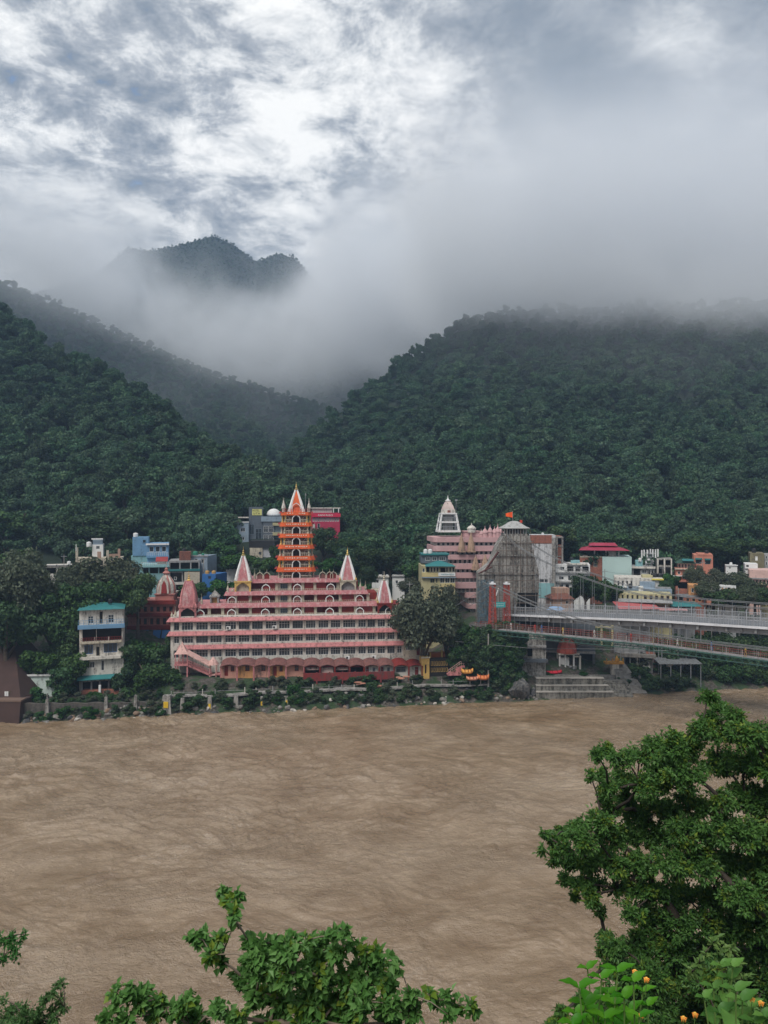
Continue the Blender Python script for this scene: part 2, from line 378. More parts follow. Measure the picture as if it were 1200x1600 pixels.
KIND=[tree_kind('forest_tree',11+i,rx,rz,th,lb,n,sz,LM,FL,'tree',FG,fl) for i,(rx,rz,th,lb,n,sz,fl) in enumerate([
    (4.2,3.4,3.2,9,1500,.50,.7),(3.4,3.8,3.6,8,1300,.46,.85),(5.0,3.2,3.4,12,1800,.55,.55),(3.0,3.0,2.6,7,1100,.42,.8),(4.4,4.6,4.2,11,1800,.50,.75)])]
def surf(px,Y):
    X=(px-600)/F*Y; return X,float(land_z(X,Y))
# individual trees of the forest edge
spots=[]; g=random.Random(5)
for row,(Yb,n) in enumerate(((196,40),(204,44),(213,44),(223,44),(234,42),(246,40))):
    for i in range(n):
        px=-60+1320*(i+g.uniform(.15,.85))/n; Y=Yb+g.uniform(-4,4)
        if not(352<px<536 and Y<222): spots.append((px,Y))
free=list(KIND)
for k,(px,Y) in enumerate(spots):
    j=g.randrange(len(KIND)) if k>=len(KIND) else k
    o=KIND[j] if k<len(KIND) else copy_tree(KIND[j])
    x,z=surf(px,Y); s=g.uniform(.75,1.2); o.location=(x,Y,z-.3); o.rotation_euler=(0,0,g.random()*6.28); o.scale=(s,s,s*g.uniform(.9,1.15))
# far-off wood covering the hills: one object, instanced leaf crowns on points
def forest_points():
    P=[]
    for (y0,y1,sp) in ((205,300,4.0),(300,340,4.3),(340,450,4.7),(450,640,5.2),(640,800,5.0),(800,980,3.5)):
        Yv=y0
        while Yv<y1:
            w=Yv*.62+15; n=int(2*w/sp)
            xs=-w+2*w*(np.arange(n)+rng.random(n))/n; ys=Yv+rng.uniform(-.5,.5,n)*sp
            P.append(np.stack([xs,ys],1)); Yv+=sp*.9
    P=np.concatenate(P); P=P[(P[:,1]<800)|((P[:,0]>-.44*P[:,1])&(P[:,0]<.10*P[:,1]))]; z=land_z(P[:,0],P[:,1]); z2=land_z(P[:,0],P[:,1]+6)
    # keep slopes that can be seen from around here: skip what lies in the shadow of a nearer crest
    el=(z-H)/P[:,1]; px=600+P[:,0]/P[:,1]*F
    keep=np.ones(len(P),bool)
    for dY in (25,60,110,180,260):
        Yn=P[:,1]-dY; ok=Yn>190
        zn=land_z(P[:,0]*Yn/P[:,1],np.maximum(Yn,150)); keep&=~(ok&((zn-H)/np.maximum(Yn,1)>el+.035))
    keep&=~((px>352)&(px<536)&(P[:,1]<222))
    P=np.column_stack([P,z-.6]); return P[keep],
fp=forest_points()[0]
me=bpy.data.meshes.new('hill_forest'); me.from_pydata([tuple(p) for p in fp.tolist()],[],[]); fo=link('hill_forest',me)
tag(fo,kind='stuff',label='unbroken broadleaf forest covering the hillsides under the low cloud',cat='forest')
def gn_forest(o,srcs):
    ng=bpy.data.node_groups.new('forest_scatter','GeometryNodeTree')
    ng.interface.new_socket('Geometry',in_out='INPUT',socket_type='NodeSocketGeometry'); ng.interface.new_socket('Geometry',in_out='OUTPUT',socket_type='NodeSocketGeometry')
    N=ng.nodes.new; L=ng.links.new; gi=N('NodeGroupInput'); go=N('NodeGroupOutput')
    gg=N('GeometryNodeGeometryToInstance')
    for s in srcs[::-1]:
        oi=N('GeometryNodeObjectInfo'); oi.inputs['Object'].default_value=s; oi.transform_space='ORIGINAL'; oi.inputs['As Instance'].default_value=False
        L(oi.outputs['Geometry'],gg.inputs[0])
    def rnd(ty,a,b,seed):
        r=N('FunctionNodeRandomValue'); r.data_type=ty
        ins=[i for i in r.inputs if i.enabled and i.name in('Min','Max')]; ins[0].default_value=a; ins[1].default_value=b
        sd=[i for i in r.inputs if i.name=='Seed'][0]; sd.default_value=seed
        return [q for q in r.outputs if q.enabled][0]
    ip=N('GeometryNodeInstanceOnPoints'); L(gi.outputs[0],ip.inputs['Points']); L(gg.outputs[0],ip.inputs['Instance']); ip.inputs['Pick Instance'].default_value=True
    L(rnd('INT',0,len(srcs)-1,1),ip.inputs['Instance Index'])
    L(rnd('FLOAT_VECTOR',(-.12,-.12,0),(.12,.12,6.28),2),ip.inputs['Rotation']); 
    sv=rnd('FLOAT_VECTOR',(.5,.5,.5),(1.15,1.15,1.15),3); ps=N('GeometryNodeInputPosition'); sx=N('ShaderNodeSeparateXYZ'); L(ps.outputs[0],sx.inputs[0]); mr=N('ShaderNodeMapRange'); L(sx.outputs[1],mr.inputs[0])
    for i_,v_ in ((1,300),(2,900),(3,1.0),(4,.45)): mr.inputs[i_].default_value=v_
    vm=N('ShaderNodeVectorMath'); vm.operation='SCALE'; L(sv,vm.inputs[0]); L(mr.outputs[0],vm.inputs['Scale']); L(vm.outputs[0],ip.inputs['Scale'])
    L(ip.outputs[0],go.inputs[0])
    md=o.modifiers.new('scatter','NODES'); md.node_group=ng
gn_forest(fo,[[c for c in k.children if c.name.startswith('crown')][0] for k in KIND])
# ---------------------------------------------------------------- materials of the town
CREAM=mat('cream_plaster',(.47,.42,.33),.85,dirt=.42,var=.10)
OFFW=mat('offwhite_plaster',(.58,.545,.49),.85,dirt=.44,var=.08)
WHITE=mat('white_paint',(.66,.66,.65),.7,dirt=.25,var=.05)
PINK=mat('pink_paint',(.50,.20,.20),.75,dirt=.46,dirtc=(.16,.07,.07),var=.14,scale=.9)
PINKW=mat('faded_pink_relief',(.38,.14,.15),.8,dirt=.45,dirtc=(.50,.36,.34),var=.25,scale=2.2)
ROSE=mat('rose_shell_tiles',(.20,.085,.075),.85,dirt=.55,dirtc=(.10,.05,.045),var=.25,scale=2)
MAROON=mat('maroon_paint',(.19,.022,.018),.8,dirt=.3,var=.2,scale=1.5)
REDP=mat('red_paint',(.27,.035,.035),.7,dirt=.3,var=.15)
ORANGE=mat('orange_paint',(.60,.11,.03),.7,dirt=.28,dirtc=(.25,.05,.02),var=.12)
GOLD=mat('yellow_ochre_paint',(.58,.38,.12),.8,dirt=.35,var=.15)
OCHRE=mat('orange_ochre_wall',(.55,.27,.11),.85,dirt=.4,var=.15)
BRASS=mat('brass',(.45,.33,.12),.35,metal=.8,var=.1)
GLASS=mat('dark_window_glass',(.035,.045,.055),.12,spec=.6,var=.5,scale=1.3)
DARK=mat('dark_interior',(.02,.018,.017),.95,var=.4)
CONC=mat('weathered_concrete',(.30,.285,.265),.92,dirt=.55,dirtc=(.075,.07,.065),var=.16,bump=.25)
GREY=mat('grey_render',(.27,.27,.27),.9,dirt=.4)
STEEL=mat('galvanised_steel',(.26,.27,.285),.6,metal=.3,dirt=.2,var=.1)
# ---------------------------------------------------------------- the big temple
TF=Fr(463,1055,152,R(6.3)); X=TF.x; Zp=TF.z
tem=empty('temple',TF.P,TF.rz,label='large tiered pink and cream temple with a tall orange tower at its centre',cat='temple')
def window(par,x0,x1,z0,z1,y,cols=3,rows=2,fm=None,gm=None,t=.05,name='window',top=.33):
    m=MB(); m.box(x0,x1,y,y+.05,z0,z1); w=m.build(name,gm or GLASS,par)
    f=MB(); e=.002
    f.box(x0+e,x0+t*1.5,y-.05,y-e,z0+e,z1-e); f.box(x1-t*1.5,x1-e,y-.05,y-e,z0+e,z1-e); f.box(x0+t*1.5,x1-t*1.5,y-.045,y-e,z1-t*1.5,z1-e); f.box(x0+t*1.5,x1-t*1.5,y-.045,y-e,z0+e,z0+t*1.5)
    for k in range(1,cols):
        xx=x0+(x1-x0)*k/cols; f.box(xx-t/2,xx+t/2,y-.04,y-e,z0+t*1.5,z1-t*1.5)
    if rows>1:
        zz=z1-(z1-z0)*top; f.box(x0+t*1.5,x1-t*1.5,y-.034,y-e-.001,zz-t/2,zz+t/2)
    f.build('frame',fm or WHITE,w); return w
def railing(par,x0,x1,y,z0,h,mt,step=.5,name='railing',r=.03):
    m=MB(); n=max(1,int((x1-x0)/step))
    for k in range(n+1):
        xx=x0+(x1-x0)*k/n; m.box(xx-r,xx+r,y-r,y+r,z0,z0+h)
    m.box(x0,x1,y-r*.8,y+r*.8,z0+h,z0+h+.06); m.box(x0,x1,y-r*.6,y+r*.6,z0+h*.5,z0+h*.5+.04)
    return m.build(name,mt,par)
WPX=[(271.7,280),(283.8,301.9),(306.3,324.9),(328.2,346.5),(351.6,369),(372.8,389.9),(393.6,410.6),(415,432),(435.8,452.9),(457,473.5),(477.6,493.2),(497.3,513.3),(516.6,531.9),(535.8,555.5),(559.7,571.9),(574.1,586.1),(589.9,601.9),(605.2,616.8),(620.5,628)]
ROWS=[(970,982),(991,1002),(1012.5,1024)]
xl,xr=X(266.5),X(630.5); zt=Zp(961); DEP=17
holes=[(X(a),X(b),Zp(q),Zp(p)) for p,q in ROWS for a,b in WPX]
wl=MB(); wl.wall(xl,xr,-2.5,zt,0,.35,holes)
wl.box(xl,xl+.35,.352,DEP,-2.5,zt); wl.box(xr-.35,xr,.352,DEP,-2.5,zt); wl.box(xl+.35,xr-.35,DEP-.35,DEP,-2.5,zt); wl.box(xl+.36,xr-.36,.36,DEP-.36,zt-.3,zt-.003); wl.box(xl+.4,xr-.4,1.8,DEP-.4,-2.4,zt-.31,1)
body=wl.build('wall',[OFFW,DARK],tem)
gr=random.Random(3)
for r,(p,q) in enumerate(ROWS):
    for a,b in WPX: window(tem,X(a)+.005,X(b)-.005,Zp(q)+.005,Zp(p)-.005,.16,max(2,round((b-a)/4.2)),2,fm=STEEL if gr.random()<.25 else WHITE,t=.045)
def cornice(p0,p1,ya,yb,v,out=.55,mt=PINK,par=tem,back=6,slope=.4,name='cornice'):
    """projecting band, sloped outward like an awning; returns between z of ya and yb"""
    x0,x1=X(p0,v),X(p1,v); za,zb=Zp(ya,None,v),Zp(yb,None,v); m=MB()
    m.taper(x0-out,x1+out,v-out,v+back,zb,x0-out*slope,x1+out*slope,v-out*slope,v+back,za)
    m.box(x0-out-.04,x1+out+.04,v-out-.04,v+back,zb-.10,zb-.002)
    return m.build(name,mt,par)
cornice(266.5,630.5,962.5,967.5,0,.7,back=4); cornice(266.5,631,983.5,989,0,.65,back=.3); cornice(283,631,1004.5,1010,0,.65,back=.3)
# stepped open storeys above: (left px, right px, top py, bottom py, set back)
def storey(p0,p1,ya,yb,v,cols,walls,wins,depth=9,inner=1.6):
    """arcade storey: roof slab, back wall in panels, columns"""
    x0,x1=X(p0,v),X(p1,v); z0,z1=Zp(yb,None,v),Zp(ya,None,v); m=MB()
    m.box(x0,x1,v+inner,v+depth,z0,z1-.003,1)
    px=p0
    for a,b,k in walls: m.box(X(a,v),X(b,v),v+.25,v+inner-.003,z0,z1-.003,k)
    s=m.build('storey_wall',[CREAM,MAROON,REDP,OCHRE],tem)
    for c in cols:
        cc=MB(); w=.30; cx=X(c,v+.1); cc.box(cx-w,cx+w,v-.05,v+.5,z0,z1-.003); cc.box(cx-w-.08,cx+w+.08,v-.13,v+.55,z1-.35,z1-.006); cc.box(cx-w-.06,cx+w+.06,v-.1,v+.55,z0,z0+.3); cc.build('column',CREAM,tem)
    for a,b in wins: window(tem,X(a,v),X(b,v),z0+.35,z1-.35,v+.18,3,2,fm=STEEL)
    railing(tem,x0+.2,x1-.2,v-.28,z0,.55,CREAM,.42,r=.045)
    return z0,z1
storey(309,628,947.5,962,1.6,[327,348,370,391,432,453,473,493,531.5,555.5,584.5,603,622],[(348,370,1),(393,408,1),(430,455.5,0),(456,473,1),(477,492,1),(533,553,1),(562,584,2)],[(438,449)])
storey(352,590,928.5,942.5,3.0,[368,391,432,453,473,493,531.5,555.5,575],[(368,391,1),(393,412,1),(430,455.5,0),(456,472,1),(492,511,1),(534,553,2)],[(438,449)],8)
storey(375,560,909.5,924,4.4,[391,432,453,473,492,528],[(418,431,2),(430,455.5,0),(456,472.5,2),(476,491,2),(494,510,2),(376,391,3)],[(438,449)],8)
cornice(309,594,942,947.5,1.6,.5,mt=PINKW,back=8); cornice(354,572,923.5,928.5,3.0,.5,mt=PINKW,back=8); cornice(389,530,904,909.5,4.4,.5,mt=PINKW,back=8)
def archframe(px,yb,v,w=1.75,h=1.65,mt=WHITE,par=tem,t=.17,x=None,name='arch'):
    xc=X(px,v) if x is None else x; z0=Zp(yb,None,v); m=MB(); m.arch(xc,w,z0,z0+h,v-.42,v-.26,t)
    m.tube([(xc,v-.34,z0+h),(xc,v-.34,z0+h+.55)],[.05,.015],5)
    a=m.build(name,mt,par)
    b=MB(); b.slab([(xc-w*.36,z0+.02),(xc+w*.36,z0+.02),(xc+w*.36,z0+h*.52),(xc,z0+h*.8),(xc-w*.36,z0+h*.52)],(v-.2,v-.14)); b.build('arch_panel',MAROON if (int(px)%2) else ROSE,a)
for p in (313,362,414.6,464.6,515,562,608): archframe(p,962,1.6)
for p in (362.6,415,464.6,515,561.5): archframe(p,942.2,3.0)
for p in (415.6,464.7,516.6): archframe(p,923.8,4.4)
for p in (406,417,504,515,521): archframe(p,904,4.4,1.45,1.5,mt=CREAM,t=.12)
# shikhara: curved four-sided spire with ribs
def spire(par,cx,cy,z0,z1,w,n_rib=4,mt=PINKW,edge=WHITE,topw=.12,curve=.12,name='spire',fin=1.8,finm=BRASS):
    m=MB(); N=9; rings=[]
    prof=[]
    for k in range(N+1):
        t=k/N; r=(w/2)*((1-t)+topw*t+curve*math.sin(PI*t)); prof.append((r,z0+(z1-z0)*t))
    for r,z in prof: 
        c=r*.80
        rings.append([(cx-c,cy-r,z),(cx+c,cy-r,z),(cx+r,cy-c,z),(cx+r,cy+c,z),(cx+c,cy+r,z),(cx-c,cy+r,z),(cx-r,cy+c,z),(cx-r,cy-c,z)])
    m.loft(rings); sp=m.build(name,mt,par)
    e=MB()
    for sx,sy in ((-1,-1),(1,-1),(1,1),(-1,1)):
        for a in (.88,):
            e.tube([(cx+sx*r*a,cy+sy*r*a,z) for r,z in prof],[.26*w/2.6*(.55+.6*(1-i/N)) for i in range(N+1)],6)
    e.build('spire_rib',edge,sp)
    f=MB(); f.lathe([(.42*w*.25,0),(.5*w*.3,.12),(.3*w*.25,.3),(.16,.42),(.26,.62),(.12,.85),(.2,1.0),(.07,1.25),(.02,fin)],(cx,cy,z1),8); f.build('finial',finm,sp)
    return sp
def corner_spires(par,cx,cy,z,w,h=.9,mt=CREAM,r=.22):
    for sx in (-1,1):
        for sy in (-1,1):
            m=MB(); m.lathe([(r,0),(r*1.15,h*.35),(r*.6,h*.7),(.04,h*1.1),(.02,h*1.7)],(cx+sx*w/2,cy+sy*w/2,z),8); m.build('pinnacle',mt,par)
def pavilion(p0,p1,ya,yb,v,depth,mt,inner=MAROON,name='pavilion',arch=True):
    x0,x1=X(p0,v),X(p1,v); z0,z1=Zp(yb,None,v),Zp(ya,None,v); m=MB(); t=.35; w=x1-x0
    for a,b in ((x0,x0+t),(x1-t,x1)):
        for c,d in ((v,v+t),(v+depth-t,v+depth)): m.box(a,b,c,d,z0,z1-.3)
    m.box(x0-.12,x1+.12,v-.12,v+depth+.12,z1-.3,z1)
    if arch:
        xc=(x0+x1)/2; h=z1-z0-.3; aw=w-2*t
        for s in (-1,1): m.slab([(xc+s*aw/2,z0+h*.5),(xc+s*aw*.3,z0+h*.78),(xc,z0+h*.95),(xc,z0+h+.0),(xc+s*aw/2,z0+h)][::s],(v+.02,v+.2))
    m.box(x0+t*.6,x1-t*.6,v+.7,v+depth-.4,z0,z1-.31,1)
    o=m.build(name,[mt,inner],tem); return o,(x0+x1)/2,v+depth/2,z1
o,cx,cyy,z1=pavilion(279.5,306.5,945,962.5,-.1,3.4,PINK,DARK); spire(o,cx,cyy,z1,Zp(907),3.1,mt=PINKW,edge=PINK,topw=.42,curve=.16,fin=2.0,finm=GOLD); corner_spires(o,cx,cyy,z1,3.2,.5,PINK)
o,cx,cyy,z1=pavilion(366.5,392,907,923.6,3.2,3.3,GOLD,CREAM); spire(o,cx,cyy,z1,Zp(868,None,4.8),3.35,edge=WHITE,topw=.14,curve=.04,fin=2.0); corner_spires(o,cx,cyy,z1,3.1,.6,CREAM)
o,cx,cyy,z1=pavilion(531,556.5,907,923.6,3.2,3.3,CREAM,GREY); spire(o,cx,cyy,z1,Zp(868.5,None,4.8),3.35,edge=WHITE,topw=.14,curve=.04,fin=1.9); corner_spires(o,cx,cyy,z1,3.3,.6,GOLD)
o,cx,cyy,z1=pavilion(590,613,944,962.5,.6,3.2,MAROON,DARK); spire(o,cx,cyy,z1,Zp(909,None,2),2.9,mt=PINKW,edge=WHITE,topw=.28,curve=.10,fin=2.0,finm=CREAM); corner_spires(o,cx,cyy,z1,3.0,.7,GOLD)
# small chhatri
o,cx,cyy,z1=pavilion(328,342,929.5,942,3.0,1.8,GREY,GOLD,arch=False); m=MB(); m.lathe([(1.35,0),(1.2,.1),(.5,.75),(.06,1.05),(.02,1.7)],(cx,cyy,z1),4,rot=PI/4); m.build('roof',CONC,o)
for p,yb,v,h in ((315,942,1.8,1.5),(356,924,3.0,1.4),(363,923.6,3.4,.8),(398,904,4.6,1.4),(594,942,2.0,.9),(563,923,3.2,1.6),(571,923,3.2,1.3),(618,962,1.0,1.4),(268.5,962,.4,1.1),(274,962,.4,1.5)):
    m=MB(); r=.24; m.lathe([(r,0),(r*.9,h*.25),(r*1.2,h*.4),(r*.6,h*.75),(.04,h),(.015,h*1.5)],(X(p,v),v,Zp(yb,None,v)),8); m.build('pinnacle',CREAM,tem)
# ---- orange tower of seven storeys
vt=6.0; tw=empty('tower',(0,0,0)); tw.parent=tem
TIER=[(886.5,892.5,431.5,490),(869,874.5,433.5,490),(851.5,857,435.5,489.5),(834,839.5,437.5,489),(816.5,822,439,488.5),(800,804.5,441,487.5)]
cxT=X(463,vt+3.7); prev=904.0
IN=mat('tower_inner_wall',(.25,.20,.17),.9,dirt=.5,var=.25,scale=1.5)
def octo(cx,cy,a,b,z,ch=.22): 
    c=ch*a
    return [(cx-a+c,cy-b,z),(cx+a-c,cy-b,z),(cx+a,cy-b+c,z),(cx+a,cy+b-c,z),(cx+a-c,cy+b,z),(cx-a+c,cy+b,z),(cx-a,cy+b-c,z),(cx-a,cy-b+c,z)]
for k,(ya,yb,pl,pr) in enumerate(TIER+[(None,)*4]):
    if ya is None: break
    a=(X(pr,vt)-X(pl,vt))/2; cyT=vt+3.7; z0=Zp(prev,None,vt); z1=Zp(yb,None,vt); z2=Zp(ya,None,vt)
    c=MB(); c.loft([octo(cxT,cyT,a*.72,a*.72,z0),octo(cxT,cyT,a*.72,a*.72,z1)]); c.build('core',IN,tw)
    b=MB(); b.loft([octo(cxT,cyT,a*1.02,a*1.02,z1),octo(cxT,cyT,a*1.0,a*1.0,z2)]); b.loft([octo(cxT,cyT,a*1.07,a*1.07,z1-.1),octo(cxT,cyT,a*1.07,a*1.07,z1+.08)]); bb=b.build('balcony_band',ORANGE,tw)
    # short white painted marks along the band
    d=MB(); g2=random.Random(k)
    xx=-a*.62
    while xx<a*.62:
        wd_=g2.uniform(.12,.3)
        if abs(xx)>.5 or k<5: d.box(cxT+xx,cxT+xx+wd_,cyT-a*1.03-.02,cyT-a*1.03+.05,(z1+z2)/2-.10+g2.uniform(-.04,.04),(z1+z2)/2+.13)
        xx+=wd_+g2.uniform(.08,.35)
    d.build('painted_marks',mat('pale_marks',(.72,.55,.45),.8),bb)
    # columns at the chamfer corners
    o8=octo(cxT,cyT,a*.93,a*.93,0)
    for (x_,y_,_) in o8:
        m=MB(); m.lathe([(.24,z0),(.24,z0+.25),(.15,z0+.35),(.15,z1-.5),(.27,z1-.15),(.27,z1-.1)],(x_,y_,0),8); m.build('column',GOLD if k%2 else CREAM,tw)
    m=MB(); xw=cxT; m.arch(xw,1.75,z0,z0+1.75,cyT-a*1.04,cyT-a*1.04+.2,.17); ar=m.build('arch',WHITE,tw)
    m=MB(); m.slab([(xw-.6,z0+.02),(xw+.6,z0+.02),(xw+.6,z0+.9),(xw,z0+1.4),(xw-.6,z0+.9)],(cyT-a*.80,cyT-a*.80+.1)); m.build('arch_panel',DARK,ar)
    for sx in (-1,1):
        m=MB(); n=6
        for q in range(n): m.box(cxT+sx*(1.0+q*(a*.8-1.0)/(n-1))-.045,cxT+sx*(1.0+q*(a*.8-1.0)/(n-1))+.045,cyT-a*.99,cyT-a*.99+.09,z0,z0+.62)
        m.box(cxT+min(sx*.95,sx*a*.8),cxT+max(sx*.95,sx*a*.8),cyT-a*1.0,cyT-a*.98+.1,z0+.62,z0+.72); m.build('railing',CREAM,tw)
        m=MB(); m.arch(cxT+sx*a*.58,.9,z0+.4,z1-.3,cyT-a*.74,cyT-a*.73,.1); m.build('arch',WHITE,tw)
        # little orange eave brackets on the flanks
        m=MB(); m.taper(cxT+sx*a*1.12-.3,cxT+sx*a*1.12+.3,cyT-.6,cyT+.6,z1+.3,cxT+sx*a*1.08-.1,cxT+sx*a*1.08+.1,cyT-.2,cyT+.2,z1+.75); m.build('eave',REDP,tw)
    prev=ya
zt=Zp(800,None,vt); a=3.05
sp=spire(tw,cxT,cyT,zt,Zp(765.5,None,vt+3),3.5,mt=ORANGE,edge=WHITE,topw=.12,curve=.03,fin=1.8)
m=MB(); m.arch(cxT,1.9,zt+.05,zt+2.0,cyT-1.9,cyT-1.62,.15); m.build('arch',WHITE,tw)
for sx in (-1,1):
    for sy in (-1,1):
        m=MB(); m.lathe([(.34,0),(.34,.7),(.42,.8),(.36,1.2),(.12,2.0),(.03,2.6),(.02,3.1)],(cxT+sx*2.75,cyT+sy*2.75,zt),8); m.build('pinnacle',OFFW,tw)
m=MB(); m.tube([(cxT+2.0,cyT,zt),(cxT+2.0,cyT,zt+4.2)],.05,5); m.box(cxT+1.9,cxT+2.15,cyT-.1,cyT+.1,zt+3.6,zt+4.0); m.build('lamp_mast',STEEL,tw)
railing(tw,cxT-a,cxT+a,cyT-a,zt,.6,REDP,.35)
# rooftop clutter and air conditioners are things of their own
def ac(px,py,v=-.35):
    r=empty('air_conditioner',TF.P,TF.rz,label=None,cat='air conditioner'); m=MB(); x=X(px,v); z=Zp(py,None,v)
    m.box(x-.42,x+.42,v-.3,v,z-.3,z+.3); m.build('casing',WHITE,r)
    m=MB(); m.lathe([(.22,0),(.22,.02)],(0,0,0),14); o=m.build('fan_grille',DARK,r,loc=(x-.1,v-.32,z)); o.rotation_euler=(R(90),0,0); return r
for p,q,l in ((357,979,'white air conditioner under the fifth upper window from the left of the pink temple'),(429,979,'white air conditioner on the upper window row near the middle of the pink temple'),(543,1029,'white air conditioner low on the wall just above the shed roofs of the pink temple'),(584,1029,'white air conditioner above the cream rooms at the right end of the pink temple')):
    tag(ac(p,q),label=l,group='air conditioners on the temple wall')
# cream side annex at the right end
AF=Fr(644,1058,153.5,R(8)); an=empty('annex_house',AF.P,AF.rz,label='small cream annex with one big window joined to the right end of the pink temple',cat='building')
m=MB(); x0,x1=AF.x(631.5),AF.x(658); m.wall(x0,x1,-2,AF.z(991),0,.3,[(AF.x(634),AF.x(647),AF.z(1016),AF.z(1005)),(AF.x(651),AF.x(656),AF.z(1024),AF.z(1006))]); m.box(x0,x1,1.2,8,-2,AF.z(991)); m.box(x0,x0+.3,.302,1.2,-2,AF.z(991)); m.box(x1-.3,x1,.302,1.2,-2,AF.z(991)); m.build('wall',CREAM,an)
window(an,AF.x(634),AF.x(647),AF.z(1016),AF.z(1005),.12,4,2); window(an,AF.x(651),AF.x(656),AF.z(1024),AF.z(1006),.12,2,2,fm=MAROON,gm=MAROON,name='door')
m=MB(); m.box(x0-.3,x1+.3,-.4,8,AF.z(991),AF.z(989.5)); m.box(x0+.2,x1-.6,1.0,6,AF.z(989.5),AF.z(981),1); m.taper(x0-.3,x1+.2,-.2,7,AF.z(981),x0-.3,x1+.2,1,7,AF.z(978)); m.build('roof',[GREY,DARK],an)
# ---- rooms with arched roofs along the foot of the temple
v0=-4.6
units=[(345,371),(371,397),(397,421),(421,447),(447,475),(475,500),(500,523),(523,546),(546,569),(569,592),(592,615),(615,638),(638,659)]
kinds=['ochre']*5+['shutter','shut2','shutter','open']+['cream']*4
words=['first','second','third','fourth','fifth']
lab={0:'ochre room with a dark door beside the foot of the pink stair',1:'second ochre room from the pink stair, one small window',2:'middle one of the five ochre rooms at the temple foot',3:'fourth ochre room from the pink stair, dark door and window',4:'last ochre room, next to the dark red open stalls',
 5:'dark open stall behind the red wall, nearest the ochre rooms',6:'stall with a half drawn pale shutter between two dark stalls',7:'dark open stall with a pale awning, second from the cream rooms',8:'deep unlit stall next to the first cream room',
 9:'cream room with brown door and small window beside the deep unlit stall',10:'second cream room from the stalls, brown door and small window',11:'cream room with a wide blue window at the temple foot',12:'last cream room with tall lattice door at the right end of the row'}
for i,((a,b),k) in enumerate(zip(units,kinds)):
    Fu=Fr((a+b)/2,1056,147.6+ (i-6)*.42,TF.rz); r=empty('arcade_room',Fu.P,Fu.rz,label=lab[i],cat='room',group='rooms with arched roofs at the foot of the temple')
    hw=(Fu.x(b)-Fu.x(a))/2-.03; zr=Fu.z(1040.5); D=3.7
    wmat={'ochre':OCHRE if i%2 else mat('salmon_wall',(.52,.26,.20),.85,dirt=.4),'cream':OFFW}.get(k,MAROON); m=MB()
    if k=='ochre': holes=[(-.1,.75,.9,2.0)] if i in (1,2,4) else [(-.9,-.2,0,1.9),(.3,1.0,.8,1.9)]
    elif k=='cream': holes={9:[(-1.15,-.5,0,1.9),(.2,.75,.8,1.7)],10:[(-1.15,-.5,0,1.9),(.2,.75,.8,1.7)],11:[(-1.0,1.0,.7,1.9)],12:[(-.1,.75,0.1,1.9)]}[i]
    else: holes=[(-hw+.22,hw-.22,.3,zr-.25)]
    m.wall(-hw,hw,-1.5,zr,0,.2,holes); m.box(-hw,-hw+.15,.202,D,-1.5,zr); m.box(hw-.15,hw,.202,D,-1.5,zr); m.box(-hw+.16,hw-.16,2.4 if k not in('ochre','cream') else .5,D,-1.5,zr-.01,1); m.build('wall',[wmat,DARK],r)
    for h in holes:
        if k in('ochre','cream'): window(r,h[0],h[1],h[2],h[3],.08,2 if h[2]>.5 else 1,2,fm=MAROON if k=='ochre' else STEEL,gm=(GLASS if h[2]>.5 else MAROON),name='window' if h[2]>.3 else 'door',t=.06)
    if k in('shutter','shut2'):
        s=MB(); zz=zr-.3; lo=zz-(.45 if k=='shutter' else 1.3)
        s.taper(-hw+.25,hw-.25,-.35,-.28,lo,-hw+.25,hw-.25,-.03,.04,zz); s.build('awning',mat('pale_awning',(.42,.30,.27),.9,dirt=.5),r)
    # arched roof
    n=8; up=.5; m=MB(); over=.12; prof=[(-hw-over+(2*hw+2*over)*q/n, zr+.02+up*(math.sin(PI*q/n)**.8)) for q in range(n+1)]
    rings=[[(x_,-1.0,z_-.28*0) for x_,z_ in prof],[(x_*.98,D+.5,z_+.35) for x_,z_ in prof]]
    vs=[p for rr in rings for p in rr]; fs=[(q,q+1,n+2+q,n+1+q) for q in range(n)]; m.add(vs,fs)
    vs2=[(x_,y_,z_-.14) for x_,y_,z_ in vs]; m.add(vs2,[f[::-1] for f in fs]); m.add([vs[q] for q in range(n+1)]+[vs2[q] for q in range(n+1)],[(n+1+q,n+2+q,q+1,q) for q in range(n)])
    m.build('roof',ROSE if i<11 else MAROON,r)
    m=MB()
    for s in (-1,1): m.box(s*(hw-.03)-.09,s*(hw-.03)+.09,-.95,-.77,-1.2,zr+.15)
    m.build('post',PINK if i<5 else MAROON,r)
# red parapet wall in front of the stalls
RW=Fr(535,1060,146.3,TF.rz); m=MB(); m.box(RW.x(475),RW.x(615),0,.3,-.4,RW.z(1051)); 
for p in range(475,616,20): m.box(RW.x(p)-.15,RW.x(p)+.15,-.06,.36,-1,RW.z(1050))
o=m.build('parapet_wall',mat('dull_red_wall',(.20,.03,.03),.8,dirt=.5)); o.location=RW.P; o.rotation_euler=(0,0,RW.rz); tag(o,'low bright red wall in front of the dark stalls at the temple foot','wall')
